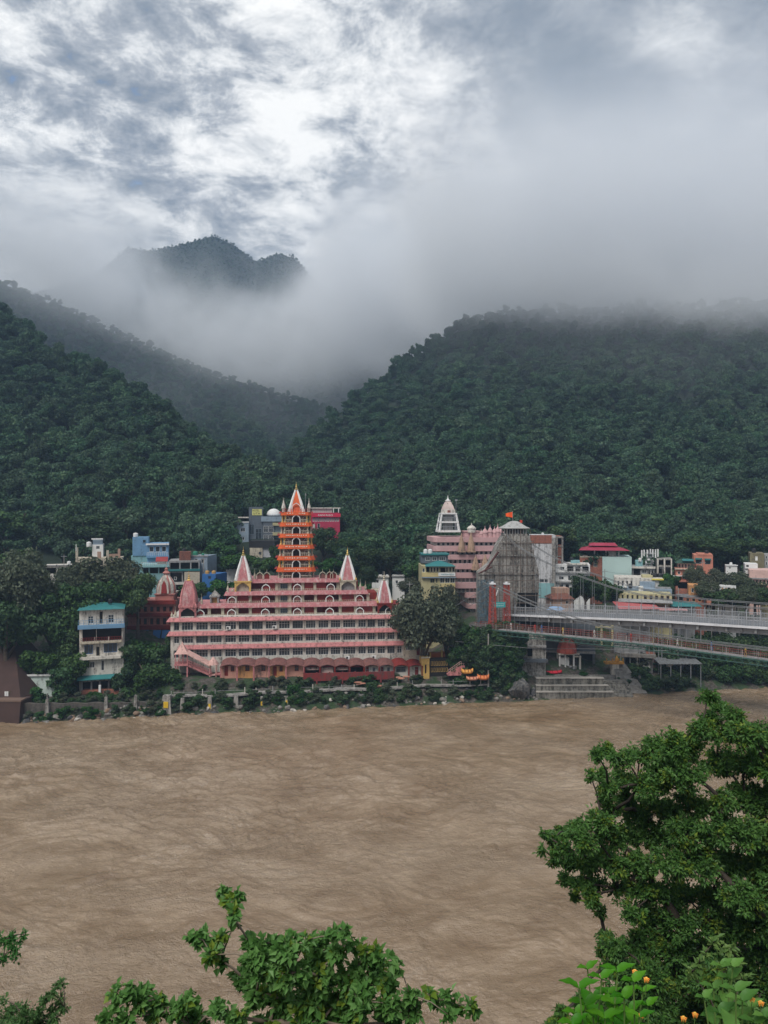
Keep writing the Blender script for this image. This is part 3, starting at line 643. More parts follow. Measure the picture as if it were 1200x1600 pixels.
# ---- covered pink stair at the left end
SF=Fr(282,1068,146.0,R(6.3)); st=empty('covered_stair',SF.P,SF.rz,label='pink covered stair with a pyramid-roofed landing at the left corner of the temple',cat='stair')
sx,sz=SF.x,SF.z; m=MB()
for p in (274,292.5):
    for v in (0,2.6): m.box(sx(p)-.13,sx(p)+.13,v,v+.26,-2,sz(1039)); 
m.build('leg',PINK,st)
m=MB(); m.box(sx(272),sx(294),-.15,3,sz(1040.5),sz(1038)); m.build('landing',PINK,st)
for p in (274,279.5,286,292.5):
    m=MB(); m.box(sx(p)-.07,sx(p)+.07,0,.14,sz(1038),sz(1022)); m.build('post',PINK,st)
railing(st,sx(273),sx(293.5),-.05,sz(1038),.9,PINK,.35)
m=MB(); m.lathe([(2.0,0),(1.75,.12),(.9,1.0),(.3,1.75),(.05,2.3)],((sx(272)+sx(294))/2,1.4,sz(1022.5)),4,rot=PI/4,m=0); m.build('roof',mat('pale_pink_roof',(.58,.36,.32),.85,dirt=.35),st)
m=MB(); ax,az,bx,bz=sx(294),sz(1039.5),sx(330),sz(1056)
n=18
for q in range(n): 
    x_=ax+(bx-ax)*q/n; z_=az+(bz-az)*q/n; m.box(x_,x_+(bx-ax)/n+.05,0,2.0,z_-.35,z_)
m.build('steps',PINK,st)
m=MB(); m.tube([(ax,0,az+.95),(bx,0,bz+.95)],.06,5); m.tube([(ax,0,az+.5),(bx,0,bz+.5)],.04,5)
for q in range(16): 
    x_=ax+(bx-ax)*q/15; z_=az+(bz-az)*q/15; m.box(x_-.03,x_+.03,-.03,.03,z_,z_+.95)
m.build('railing',PINK,st)
m=MB(); rx0,rz0,rx1,rz1=sx(292),sz(1021),sx(328),sz(1041)
m.add([(rx0,-.3,rz0),(rx1,-.3,rz1),(rx1,2.2,rz1+.3),(rx0,2.2,rz0+.3),(rx0,-.3,rz0-.2),(rx1,-.3,rz1-.2),(rx1,2.2,rz1+.1),(rx0,2.2,rz0+.1)],[(0,1,2,3),(7,6,5,4),(0,4,5,1),(1,5,6,2),(2,6,7,3),(3,7,4,0)]); m.build('stair_roof',MATS['pale_pink_roof'],st)
m=MB(); kx=sx(332.5); kz=sz(1056)
for s in (-1,1):
    for v in (0,1.4): m.box(kx+s*.62-.09,kx+s*.62+.09,v,v+.18,kz-1.3,sz(1040.5))
m.box(kx-.7,kx+.7,0,1.6,kz-.1,kz); m.lathe([(1.1,0),(1.0,.15),(.75,.7),(.3,1.2),(.06,1.5)],(kx,.8,sz(1040.5)),8); m.build('kiosk',MATS['pale_pink_roof'],st)
m=MB(); ax,az,bx,bz=sx(345),sz(1054),sx(370),sz(1067)
m.box(sx(336),ax,-.1,1.6,az-.3,az)
for q in range(12): 
    x_=ax+(bx-ax)*q/12; z_=az+(bz-az)*q/12; m.box(x_,x_+(bx-ax)/12+.04,-.1,1.6,z_-.3,z_)
    m.box(x_-.03,x_+.03,-.16,-.1,z_,z_+.8)
m.tube([(ax,-.13,az+.8),(bx,-.13,bz+.8)],.05,5); m.build('lower_steps',PINK,st)
# ---------------------------------------------------------------- town buildings
def ground_at(px,Y): return float(land_z((px-600)/F*Y,Y))
def bld(name,label,p0,p1,yt,Y,D,wm,feats=(),rz=0,cat='building',group=None,zb=None,roofmat=None,inner=None,parapet=.0,rec=1.5):
    pc=(p0+p1)/2
    if rz==0 and Y>150 or name=='riverside_house': rz=-math.atan((pc-600)/F)*.85
    zg=ground_at(pc,Y)-.8 if zb is None else zb; fr=Fr(pc,800-(zg-H)*F/Y,Y,rz)
    r=empty(name,fr.P,rz,label=label,cat=cat,group=group); x,z=fr.x,fr.z
    x0,x1,z1=x(p0),x(p1),z(yt); holes=[]; wins=[]
    for f in feats:
        if f[0]=='w': holes.append((x(f[1]),x(f[2]),z(f[4]),z(f[3]))); wins.append((holes[-1],)+tuple(f[5:]))
        elif f[0]=='W':
            _,a,b,ya,yb,n,cols,rows,gap=f[:9]
            for i in range(n):
                s=(b-a)/n; h=(x(a+s*i+s*gap/2),x(a+s*(i+1)-s*gap/2),z(yb),z(ya)); holes.append(h); wins.append((h,cols,rows)+tuple(f[9:]))
        elif f[0]=='o': holes.append((x(f[1]),x(f[2]),z(f[4]),z(f[3])))
    m=MB(); T=.25
    m.wall(x0,x1,0,z1,0,T,holes); m.box(x0,x0+T,T+.002,rec,0,z1); m.box(x1-T,x1,T+.002,rec,0,z1); m.box(x0,x1,rec+.001,D,0,z1,0); m.box(x0+T+.002,x1-T-.002,T+.002,rec,z1-.25,z1-.002)
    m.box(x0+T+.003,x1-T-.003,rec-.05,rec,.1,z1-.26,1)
    m.build('wall',[wm,inner or DARK],r)
    for w in wins:
        h=w[0]; c=w[1] if len(w)>1 else 2; rw=w[2] if len(w)>2 else 2; fm=w[3] if len(w)>3 and w[3] else WHITE; gm=w[4] if len(w)>4 else GLASS
        window(r,h[0]+.004,h[1]-.004,h[2]+.004,h[3]-.004,.12,c,rw,fm,gm)
    for f in feats:
        k=f[0]
        if k=='b': m=MB(); m.box(x(f[1]),x(f[2]),-f[6],-.003,z(f[4]),z(f[3])); m.build('band',f[5],r)
        elif k=='p': xx=x(f[1]); m=MB(); m.box(xx-f[4]/2,xx+f[4]/2,-.06-f[4],-.06,z(f[3]),z(f[2])); m.build('column',f[5],r)
        elif k=='r': railing(r,x(f[1]),x(f[2]),-f[6],z(f[3]),f[4],f[5],.45)
        elif k=='x': m=MB(); m.box(x(f[1],f[5]),x(f[2],f[5]),f[5],f[6],z(f[4],None,f[5]),z(f[3],None,f[5])); m.build(f[8] if len(f)>8 else 'rooftop_room',f[7],r)
        elif k=='v': window(r,x(f[2],f[1]),x(f[3],f[1]),z(f[5],None,f[1]),z(f[4],None,f[1]),f[1]-.06,f[6],f[7],f[8] if len(f)>8 else WHITE,f[9] if len(f)>9 else GLASS)
        elif k=='s':
            _,a,b,ya,yb,v0,v1,mt=f[:8]; m=MB(); xa,xb=x(a),x(b); za,zb_=z(ya,None,v1),z(yb,None,v0)
            m.add([(xa,v0,zb_),(xb,v0,zb_),(xb,v1,za),(xa,v1,za),(xa,v0,zb_-.12),(xb,v0,zb_-.12),(xb,v1,za-.12),(xa,v1,za-.12)],[(0,1,2,3),(7,6,5,4),(0,4,5,1),(1,5,6,2),(2,6,7,3),(3,7,4,0)]); m.build(f[8] if len(f)>8 else 'roof',mt,r)
        elif k=='g':  # gable / hip roof: px a,b ridge half width fraction, eave y, ridge y, mat
            _,a,b,ye,yr,hip,v0,v1,mt=f[:9]; xa,xb=x(a),x(b); ze,zr=z(ye),z(yr); w=(xb-xa)*hip; vm=(v0+v1)/2; m=MB()
            m.add([(xa,v0,ze),(xb,v0,ze),(xb,v1,ze),(xa,v1,ze),(xa+w,vm,zr),(xb-w,vm,zr)],[(0,1,5,4),(1,2,5),(2,3,4,5),(3,0,4),(3,2,1,0)]); m.build('roof',mt,r)
    if parapet: 
        m=MB(); q=.15; m.box(x0-.1,x1+.1,-.1,D+.1,z1+.002,z1+.15); m.box(x0,x1,0,q,z1+.15,z1+parapet); m.box(x0,x1,D-q,D,z1+.15,z1+parapet); m.box(x0,x0+q,q,D-q,z1+.15,z1+parapet); m.box(x1-q,x1,q,D-q,z1+.15,z1+parapet); m.build('parapet',roofmat or wm,r)
    elif roofmat: m=MB(); m.box(x0-.25,x1+.25,-.25,D+.25,z1+.002,z1+.22); m.build('roof_slab',roofmat,r)
    return r,fr
def tank(px,py,Y,label,mt=None,r=.55,h=1.1):
    p=W(px,py,Y); m=MB(); m.lathe([(r,0),(r,h*.3),(r*1.04,h*.33),(r,h*.36),(r,h*.66),(r*1.04,h*.69),(r,h*.72),(r*.9,h*.86),(r*.35,h*.95),(r*.33,h),(0.01,h)],n=14); m.box(-r,r,-.08,.08,-.25,0); m.box(-.08,.08,-r,r,-.25,-.002)
    o=m.build('water_tank',mt or WHITE,loc=p); return tag(o,label,'water tank','rooftop water tanks')
def flat(c): return None
LBLUE=mat('light_blue_paint',(.14,.27,.42),.8,dirt=.25); TURQ=mat('turquoise_paint',(.22,.40,.42),.8,dirt=.3); TEAL=mat('teal_sheet',(.03,.16,.165),.6,dirt=.2)
MINT=mat('mint_wall',(.38,.50,.48),.85,dirt=.08,var=.03); BRICK=mat('raw_brick',(.25,.10,.07),.95,dirt=.3,var=.25,scale=3); BLGREY=mat('blue_grey_cladding',(.23,.29,.35),.7,dirt=.3)
DGREY=mat('dark_cladding',(.10,.12,.145),.6,dirt=.3); MAG=mat('magenta_sheet',(.30,.03,.06),.55,dirt=.15); PEACH=mat('peach_wall',(.38,.25,.19),.85,dirt=.35); ORP=mat('orange_pink_wall',(.50,.20,.14),.8,dirt=.3)
OLIVE=mat('olive_wall',(.17,.15,.09),.9,dirt=.4); YEL=mat('pale_yellow_wall',(.42,.38,.22),.85,dirt=.35); BLUE=mat('bright_blue_sheet',(.03,.12,.32),.6,dirt=.2); TERRA=mat('terracotta_roof',(.17,.07,.05),.9,dirt=.4,var=.3,scale=3)
TIN=mat('corrugated_tin',(.20,.21,.22),.6,metal=.3,dirt=.4); SALM=mat('salmon_plaster',(.40,.17,.145),.85,dirt=.35); BLACKP=mat('black_plastic',(.02,.02,.022),.5); GRNT=mat('green_tank',(.03,.20,.13),.5); ORGT=mat('sand_tank',(.45,.26,.08),.6)
WINR=MAROON
# left bank: cream house with teal roof
bld('riverside_house','narrow cream four storey house with teal roof and blue balcony at the water',124,193,951.8,144.5,8,OFFW,[
 ('w',137.5,146,962,974,2,2),('w',155,161,955,975,1,1,OFFW,DARK),('w',169,178,961,974,2,2),
 ('o',128,150,982,1001),('o',151,191,982,1001),('w',132,145,1007,1021,2,1,BLUE),('w',150,156,1010,1025,1,1,CREAM,DARK),('w',162,183,1006,1020,3,1,BLUE),
 ('w',127,133,1034,1050,1,1,None,DARK),('w',136,148,1033,1043,3,1),('w',158,163,1032,1048,1,1),('o',126,192,1064,1078),
 ('b',122,195,975.5,981,LBLUE,1.1),('b',125,190,1001,1004,CREAM,.8),('b',125,189,1024.5,1029,OFFW,.8),('s',121,195,1054,1061,-1.6,0,TEAL,'awning'),
 ('p',128,982,1001,.22,OFFW),('p',148,995,1001,.2,OFFW),('p',170,995,1001,.2,OFFW),('p',191,982,1001,.22,OFFW),('r',127,191,1001.5,.75,MAROON,.5),('r',123,194,975.7,1.0,LBLUE,1.0),
 ('p',128,1062,1078,.3,GREY),('p',143,1062,1078,.3,GREY),('p',156,1062,1078,.3,GREY),('p',170,1062,1078,.3,GREY),('p',188,1062,1078,.3,GREY),
 ('g',121,195,952,944.5,.45,-.8,8.4,TEAL)],rz=R(2))
bld('terrace_wall','brown brick terrace with two white posts under the cream riverside house',127,193,1079,142.8,1.2,BRICK,[('p',157,1070,1088,.4,WHITE),('p',189,1069,1087,.4,WHITE)],zb=.6,cat='wall')
# red building with a shikhara
o,fr=bld('maroon_shrine_house','maroon and salmon house under a striped pink shikhara left of the main temple',200,272,941,164,10,SALM,[('b',199,275,938,944,MAROON,.7),('b',199,273,957.5,963,MAROON,.7),('b',199,273,977,983,MAROON,.7),
 ('W',212,272,948,956,6,1,1,.45,MAROON,DARK),('W',212,272,966,976,6,1,1,.45,MAROON,DARK),('o',216,240,984,996),('o',243,271,984,996)],rz=R(4))
for q,(a,b) in enumerate(((222,232),(240,252),(254,266))):
    p=W((a+b)/2,986,163.2); m=MB(); w=(b-a)/2*.142; m.taper(-w,w,-1.0,-.95,-1.4,-w,w,-.1,0,.2); o2=m.build('hanging_tarp',BLUE,loc=p); tag(o2,['blue tarp hanging below the maroon house, leftmost of three','blue tarp hanging below the maroon house, middle of three','blue tarp hanging below the maroon house, next to the temple wall'][q],'tarp','blue tarps below the maroon house')
m=MB(); cx=fr.x(257.5,2.5); zz=fr.z(939,None,2.5); r=(fr.x(272,2.5)-fr.x(243,2.5))/2
m.box(cx-r*.98,cx+r*.98,2.5-r*.2,2.5+r*1.76,zz-1.2,zz+1.4); m.box(cx-r*1.1,cx+r*1.1,2.5-r*.3,2.5+r*1.86,zz+1.4,zz+1.6); m.build('shrine_base',SALM,o)
hgt=fr.z(897,None,4)-zz-1.6; prof=[(r*v_,zz+1.6+hgt*u_) for u_,v_ in ((0,1.0),(.2,1.02),(.4,.96),(.6,.80),(.78,.56),(.9,.36),(1,.2))]; m=MB()
NR=28; rings=[[(cx+(rr*(1+.05*(k%2)))*math.cos(2*PI*k/NR),2.5+r*.78+(rr*(1+.05*(k%2)))*math.sin(2*PI*k/NR),z_) for k in range(NR)] for rr,z_ in prof]
n0=len(m.f); m.loft(rings); 
for k in range(n0,len(m.f)-2): m.m[k]=0 if ((k-n0)%NR)//2%2 else 1
sh=m.build('shikhara',[SALM,OFFW],o)
m=MB(); m.slab([(cx-1.05,zz+1.7),(cx+1.05,zz+1.7),(cx+.85,zz+4.2),(cx,zz+6.0),(cx-.85,zz+4.2)],(2.5-r*.36,2.5-r*.22)); m.build('niche_surround',OFFW,sh); m=MB(); m.slab([(cx-.65,zz+1.75),(cx+.65,zz+1.75),(cx+.5,zz+3.6),(cx,zz+4.7),(cx-.5,zz+3.6)],(2.5-r*.40,2.5-r*.365)); m.build('niche',REDP,sh)
m=MB(); zt_=prof[-1][1]; m.lathe([(r*.3,0),(r*.42,.25),(r*.3,.5),(r*.15,.8),(r*.2,1.1),(.05,1.6),(.02,2.4)],(cx,2.5+r*.78,zt_),10); m.build('finial',SALM,sh)
# houses up the slope at the left
bld('blue_house','light blue house with a blue cube on its roof above the trees',230,263,849,186,8,LBLUE,[('W',232,261,854,862,3,1,1,.3,WHITE,GLASS),('b',228,264,849,851.5,WHITE,.5),('r',230,263,868,.8,WHITE,.9),('b',229,264,868,871,LBLUE,1.0),('x',207,232,839,868,1.0,6,LBLUE),('x',205,234,868,905,1.2,7,TURQ),('v',1.0,223,228,843,848,1,1,LBLUE)])
bld('turquoise_house','pale turquoise house with an open veranda and white railing just below the blue house',221,264,882,180,7,TURQ,[('o',224,232,887,896),('o',234,247,887,896),('o',249,262,887,896),('r',221,264,884,.9,WHITE,.8),('b',220,265,884,886,TURQ,.9),('s',243,262,870,877,0,3,REDP,'small_roof'),('x',246,260,876,883,.6,3,OFFW,'porch')])
tank(212,838.5,187,'white water tank on the roof of the blue house',r=.6,h=1.0)
bld('white_roof_house','small white house with a grey top storey poking out above the trees',144,161,851,187,6,WHITE,[('w',150,156,853,858,2,1),('x',145,160,842,851,.4,4,BLGREY),('b',143,161,841,843,WHITE,.2)])
tank(139,853,186,'white water tank left of the small white hillside house',r=.6,h=1.1)
bld('unfinished_wall_house','unfinished cream house with broken upper walls and bare posts above the big bank tree',118,192,872,182,7,CREAM,[('x',118,122,855,873,.0,.5,CREAM,'pillar'),('x',152,158,862,873,0,.5,PEACH,'pillar'),('x',166,170,860,873,0,.5,CREAM,'pillar'),('x',184,188,858,873,0,.5,PEACH,'pillar'),('x',170,186,866,871,.1,.6,PEACH,'beam'),('W',125,190,876,884,5,1,1,.4,CREAM,DARK),('p',119,850,860,.15,WHITE)])
bld('flat_roof_shelter','grey flat roofed shelter with an open front left of the unfinished house',70,117,884,172,7,OFFW,[('o',72,88,887,896),('o',90,116,887,900),('b',69,119,882.5,884,GREY,.4)])
bld('white_villa','white house with awnings showing in pieces through the riverside trees',60,112,915,164,8,WHITE,[('W',66,110,918,924,4,2,1,.3),('s',62,90,928,934,-2,0,WHITE,'awning'),('s',80,104,943,952,-2.5,0,WHITE,'awning'),('W',66,108,936,943,3,1,1,.3),('b',60,112,926,928,WHITE,.6)],parapet=.6)
bld('white_wall_house','white gabled wall glimpsed at the far left behind the trees',24,46,894,170,6,WHITE,[('W',26,44,900,906,2,1,1,.4),('b',23,47,909,911,GREY,.3)])
bld('dark_rows_house','dark three storey house with open floors, grey slabs and a brown hut on its roof',264,312,876,181,9,GREY,[('o',266,280,879,889),('o',282,297,879,889),('o',299,310,879,889),('b',263,313,889,892,TEAL,.6),('o',266,284,895,909),('b',263,313,910,913,OFFW,.5),('w',272,276,901,906,1,1),('o',286,310,893,907),('o',266,310,914,922),('b',263,290,922.5,925.5,OFFW,.6),('o',266,289,927,935),('x',280,298,862,876,1,4,TERRA),('x',288,312,894,912,-.8,-.3,CREAM,'balcony_wall')])
bld('grey_hill_house','grey house with a small tank and bare wall beside the dark open house',299,324,868.5,184,7,BLGREY,[('w',304,309,873,880,1,1),('w',314,319,873,880,1,1),('b',298,325,867.5,869.5,GREY,.2)],rz=R(-6))
tank(305,867.5,185,'green water tank on the grey hillside house, the larger of two',GRNT,.62,1.0); tank(317,868,185.5,'small green water tank at the right edge of the grey hillside house',GRNT,.35,.6)
bld('blue_box_house','bright blue box house with one window and two sand coloured tanks on top',316,337,897,176,6,BLUE,[('w',325,330,900,905,1,1,BLUE)],rz=R(-14))
tank(324,896.5,177,'sand coloured tank on the blue box house, left of a pair',ORGT,.5,.8); tank(334,896.5,177.5,'sand coloured tank on the blue box house, right of a pair',ORGT,.5,.8)
bld('blue_tarp_hut','small hut under bright blue sheeting among the trees right of the grey hotel wall',353,372,877,188,4,WHITE,[('g',351,374,881,873,.2,-.4,4.4,BLUE)])
# grey hotel on the slope
o,fr=bld('grey_hotel','grey clad hotel with sign tower and white dome left of the orange tower',361,388.5,816,214,9,BLGREY,[('w',376,383,825,831,2,1,WHITE),('w',376,382,839,844,2,1,WHITE),('b',360,389,815,816.5,WHITE,.15),
 ('x',388.8,411,792,850,1.2,8,DGREY,'sign_tower'),('x',411.3,428,815,850,.8,9,DGREY,'glass_wing'),('x',428.3,440,817,850,1.6,9,BLGREY,'side_wing'),('x',408,441,807,815,.6,8,BLGREY,'roof_terrace'),('b',362,388.6,807.5,809.5,OFFW,-.5),
 ('v',.8,412,419,822,832,2,2),('v',.8,420,427,822,832,2,2),('v',.8,412,419,836,846,2,2),('v',.8,420,427,836,846,2,2),('v',1.2,390,397,819,835,2,1,BLGREY),('v',1.2,399,409,826,846,2,2,BLGREY),('x',426,441,817,821.5,.3,1.5,YEL,'balcony'),('x',426,441,832,837,.3,1.5,YEL,'balcony'),
 ('p',363,853,866,.3,WHITE),('p',375,853,866,.3,WHITE),('p',387,853,866,.3,WHITE),('o',363,386,853,866)])
m=MB(); cx=fr.x(428,3); r=2.15; m.lathe([(r,0),(r*.98,.5),(r*.85,1.2),(r*.6,1.75),(r*.3,2.05),(.02,2.15)],(cx,3+r,fr.z(806,None,3)),18); m.build('dome',WHITE,o,smooth=True)
sg=MB(); sg.box(fr.x(394,1.2),fr.x(409,1.2),1.05,1.19,fr.z(805,None,1.2),fr.z(795.5,None,1.2)); sgo=sg.build('sign_board',mat('yellow_sign',(.62,.60,.22),.6),o)
def lettering(par,txt,xc,y,zc,h,mt,wmax=None,rz=0):
    c=bpy.data.curves.new('lettering','FONT'); c.body=txt; c.size=h; c.extrude=.015; c.align_x='CENTER'; c.align_y='CENTER'
    o_=bpy.data.objects.new('lettering',c); COL.objects.link(o_); bpy.context.view_layer.update(); w=o_.dimensions.x
    dg=bpy.context.evaluated_depsgraph_get(); me=bpy.data.meshes.new_from_object(o_.evaluated_get(dg)); bpy.data.objects.remove(o_); me.materials.clear(); me.materials.append(mt)
    l=link('lettering',me,par,(xc,y,zc)); l.rotation_euler=(R(90),0,rz)
    if wmax: l.scale=(wmax/w,1,1)
    return l
xs=fr.x(401.5,1.2); zs=fr.z(798,None,1.2); lettering(sgo,'HOTEL',xs-.3,1.03,zs,.85,DARK,1.9); lettering(sgo,'SITA',xs-.1,1.03,fr.z(802.5,None,1.2),.8,DARK,2.0)
bld('netted_cream_house','cream house with a dark netted roof storey below the grey hotel',390,410,856,206,9,CREAM,[('w',404,409,862,867,2,1,CREAM),('x',389,429,845,856,0,8,BLACKP,'net_storey'),('x',410.2,428,856,884,.5,9,mat('shade_side_wall',(.36,.36,.38),.85,dirt=.3),'side_wall')],rz=R(-5))
o,fr=bld('red_hotel','crimson fronted hotel with a long name board and roof terrace right of the orange tower',486,531,801,215,8,mat('crimson_paint',(.36,.03,.07),.7,dirt=.2),[('W',488,530,809,815,11,1,1,.25,WHITE,GREY),('x',487,519,794.5,801,1,6,mat('pale_roof_wall',(.42,.40,.38),.8,dirt=.3)),('x',486,532,793,794.5,.5,7,OFFW,'canopy'),('p',521,794,801,.25,WHITE),('p',529,794,801,.25,WHITE),('x',488,492,818,826,-.3,.0,OFFW,'sign_panel'),('w',496,500,818,826,1,1),('b',486,498,826,829,MATS.get('crimson_paint') or MAG,.2)])
m=MB(); m.box(fr.x(487),fr.x(532),-.5,-.3,fr.z(807.8),fr.z(802.5)); nb=m.build('name_board',mat('crimson_board',(.5,.02,.06),.6),o); lettering(nb,'RAMA RASOI',fr.x(508.5),-.52,fr.z(805.1),.75,WHITE,4.2)
bld('low_white_house','low white house with one dark window behind the right end of the pink temple',581,607,901,186,6,WHITE,[('w',583.5,592,906,911,2,1,WHITE,DARK),('b',579,608,899,902,OFFW,.4)])
bld('grey_white_shed','plain white shed right of the low white house behind the temple',613,632,901,188,6,WHITE,[('b',612,633,899,901,GREY,.3),('w',618,622,907,912,1,1)])
bld('teal_roof_annex','teal sheeted lean-to behind the right spires of the pink temple',573,597,922,174,5,CREAM,[('s',571,597,921,928,-1,3,TEAL),('W',575,595,930,936,3,1,1,.4)])
# right of the tree: yellow building with teal roof
o,fr=bld('yellow_guesthouse','pale yellow guesthouse with teal hip roof and white name band',659,711,884,168,9,YEL,[('w',660,664,888,894,1,1,WHITE),('o',666,671,886,894),('W',672,686,886,894,3,1,1,.3,WHITE,DARK),('o',688,696,887,894),('W',696,711,886,894,3,1,1,.3,WHITE,DARK),
 ('b',659,686,895,901,mat('mustard_band',(.48,.40,.20),.85,dirt=.3),.5),('b',684.5,711,894.5,900,WHITE,.55),('w',672,679,904,911,2,1,YEL),('w',681,684,904,911,1,1,YEL),('W',687,711,903,911,3,2,1,.12,WHITE),('b',659,712,901.3,902.8,BLGREY,.6),('b',687,711,912,917,mat('mustard_band',(.48,.40,.20)),.4),
 ('g',664,712,884.5,877,.45,-1.2,6,TEAL),('x',658,700,867,880,3.5,8,DGREY,'upper_storey'),('x',658,702,865,867.5,3.0,8.5,TEAL,'upper_roof'),('v',3.5,665,672,870,876,2,1),('v',3.5,675,682,870,876,2,1),('v',3.5,686,696,870,876,3,1)],rz=R(2))
m=MB(); lettering(o,'Hotel Riverview Inn',fr.x(699),-.58,fr.z(897.3),.42,mat('teal_letters',(.05,.25,.30),.6),2.9)
tank(665,864.5,172,'white water tank on the yellow guesthouse, left of two',r=.5,h=1.0); tank(672,864.5,172,'white water tank on the yellow guesthouse, right of two',r=.5,h=1.0)
# pink temple with curved storeys and a white tower
PT=Fr(740,965,176,R(4)); pt=empty('pink_hill_temple',PT.P,PT.rz,label='pink temple with rounded balconies and a white lattice tower',cat='temple'); x,z=PT.x,PT.z
LP=mat('light_pink_paint',(.50,.31,.31),.75,dirt=.25,var=.08); STONE=mat('brown_stone_spire',(.36,.24,.17),.9,dirt=.4,bump=.5,bscale=4)
def rounded(x0,x1,v,dep,z0,z1,mb,out=0,rl=1.6,rr=.4,m_=0):
    pts=[]; 
    for k in range(7): a=PI+PI/2*k/6; pts.append((x0-out+rl+(rl)*math.cos(a),v-out+rl+rl*math.sin(a)))
    for k in range(4): a=1.5*PI+PI/2*k/3; pts.append((x1+out-rr+rr*math.cos(a),v-out+rr+rr*math.sin(a)))
    pts+=[(x1+out,v+dep),(x0-out,v+dep)]; mb.prism(pts,z0,z1,m_)
# (left px, right px, band top, band bottom, set back)
FL2=[(679,784,839.5,847,4.5),(679,784,853,861,4.0),(698,780,867,874,3.0),(710,775,881,889,2.0),(712,752,895,903,1.5),(712,752,910,919,1.2),(729,752,926,934,.8),(732,752,944,951,.6)]
prevt=None
for i,(a,b,ya,yb,v) in enumerate(FL2):
    nb_=FL2[i+1][2] if i+1<len(FL2) else 966
    xa,xb=x(a,v),x(b,v); m=MB(); rounded(xa,xb,v,12,z(yb,None,v),z(ya,None,v),m,.35); m.build('balcony_band',LP,pt)
    m=MB(); rounded(xa+.5,xb-.3,v+.6,11,z(nb_,None,v)+.002,z(yb,None,v)-.002,m,0); m.build('storey_wall',OFFW,pt)
    n=max(3,int((b-a)/8))
    for k in range(n):
        w0=a+4+(b-a-8)*k/n; w1=w0+(b-a-8)/n*.72; window(pt,x(w0,v),x(w1,v),z(nb_,None,v)+.02,z(yb,None,v)-.03,v+.52,2 if i>3 else 1,1,WHITE,GLASS if (k+i)%3 else DARK,t=.06)
# brown stone spires in front of the balconies
for q,(pc,yt_,yb_,v,hw) in enumerate(((721,833,861,2.6,5.5),(736,831,861,2.6,6.2),(743,868,889,.6,6),(758,866,889,.6,6.5))):
    m=MB(); r=hw*.152; zz=z(yb_,None,v); hh=z(yt_,None,v)-zz; m.lathe([(r,0),(r*.95,hh*.2),(r*.74,hh*.45),(r*.48,hh*.68),(r*.22,hh*.87),(.05,hh)],(x(pc,v),v,zz),12); m.box(x(pc,v)-r*1.1,x(pc,v)+r*1.1,v-r*1.1,v+r*1.1,zz-.25,zz-.002); m.build('stone_spire',STONE,pt)
for pc,yt_,yb_,s in ((737,819,832,.8),(758,824,840,.55),(766,822,840,.5),(773,824,840,.5),(778,821,840,.55),(783,824,840,.5),(752,828,840,.4)):
    m=MB(); zz=z(yb_,None,5); hh=z(yt_,None,5)-zz; m.lathe([(s*1.3,0),(s*1.3,hh*.45),(s*1.5,hh*.48),(s*.9,hh*.72),(s*.2,hh*.9),(.03,hh*1.15)],(x(pc,5),5.2,zz),8); m.build('turret',LP if s<.7 else OFFW,pt)
for pc in (755,768,780):
    m=MB(); m.box(x(pc-3,5),x(pc+3,5),5.0,7,z(840,None,5),z(830,None,5)); m.build('turret_base',OFFW,pt)
m=MB(); m.box(x(726,5),x(750,5),5.2,9,z(839,None,5),z(831,None,5)); m.box(x(725,5),x(751,5),5,9.2,z(831,None,5),z(829.5,None,5)); m.build('roof_pavilion',LP,pt)
# white lattice tower
cx,cv=x(702,7),9.2
def sq(cx,cy,a,zz): return [(cx-a,cy-a,zz),(cx+a,cy-a,zz),(cx+a,cy+a,zz),(cx-a,cy+a,zz)]
lv=[(832,2.62),(830,2.62),(816,2.25),(803,1.9),(797,1.55)]; Y_=lambda p: z(p,None,7)
m=MB()
for sx_ in (-1,1):
    for sy_ in (-1,1):
        m.tube([(cx+sx_*2.45,cv+sy_*2.45,Y_(831)),(cx+sx_*2.1,cv+sy_*2.1,Y_(816)),(cx+sx_*1.75,cv+sy_*1.75,Y_(802))],[.32,.28,.24],4)
m.build('corner_pier',WHITE,pt)
for p,a,h in ((831.5,2.75,3),(817,2.35,2.4),(803.5,2.0,2)):
    m=MB(); m.loft([sq(cx,cv,a,Y_(p)),sq(cx,cv,a,Y_(p-h))]); m.build('tower_band',WHITE,pt)
for p,a in ((828,2.3),(814,2.0)):
    m=MB()
    for s in (-1,1):
        for k in range(7): m.box(cx-a+2*a*k/6-.04,cx-a+2*a*k/6+.04,cv+s*a-.04,cv+s*a+.04,Y_(p),Y_(p-5)); m.box(cv*0+cx+s*a-.04,cx+s*a+.04,cv-a+2*a*k/6-.04,cv-a+2*a*k/6+.04,Y_(p),Y_(p-5))
        m.box(cx-a,cx+a,cv+s*a-.05,cv+s*a+.05,Y_(p-5),Y_(p-5.7)); m.box(cx+s*a-.05,cx+s*a+.05,cv-a,cv+a,Y_(p-5)+.001,Y_(p-5.7)+.001)
    m.build('railing',STEEL,pt)
m=MB(); m.loft([sq(cx,cv,1.2,Y_(831)),sq(cx,cv,1.0,Y_(803))]); m.build('tower_core',GREY,pt)
m=MB(); m.loft([sq(cx,cv,1.6,Y_(801.5)),sq(cx,cv,1.5,Y_(796))]); m.build('shrine_room',MATS['offwhite_plaster'],pt); window(pt,cx-.4,cx+.4,Y_(801),Y_(797),cv-1.75,1,1,LP,BRICK,name='door')
m=MB(); m.loft([sq(cx,cv,1.45,Y_(796)),sq(cx,cv,1.2,Y_(791)),sq(cx,cv,.75,Y_(785)),sq(cx,cv,.5,Y_(783.5))]); m.build('shrine_roof',mat('pale_pinkish_plaster',(.52,.42,.39),.85,dirt=.35),pt)
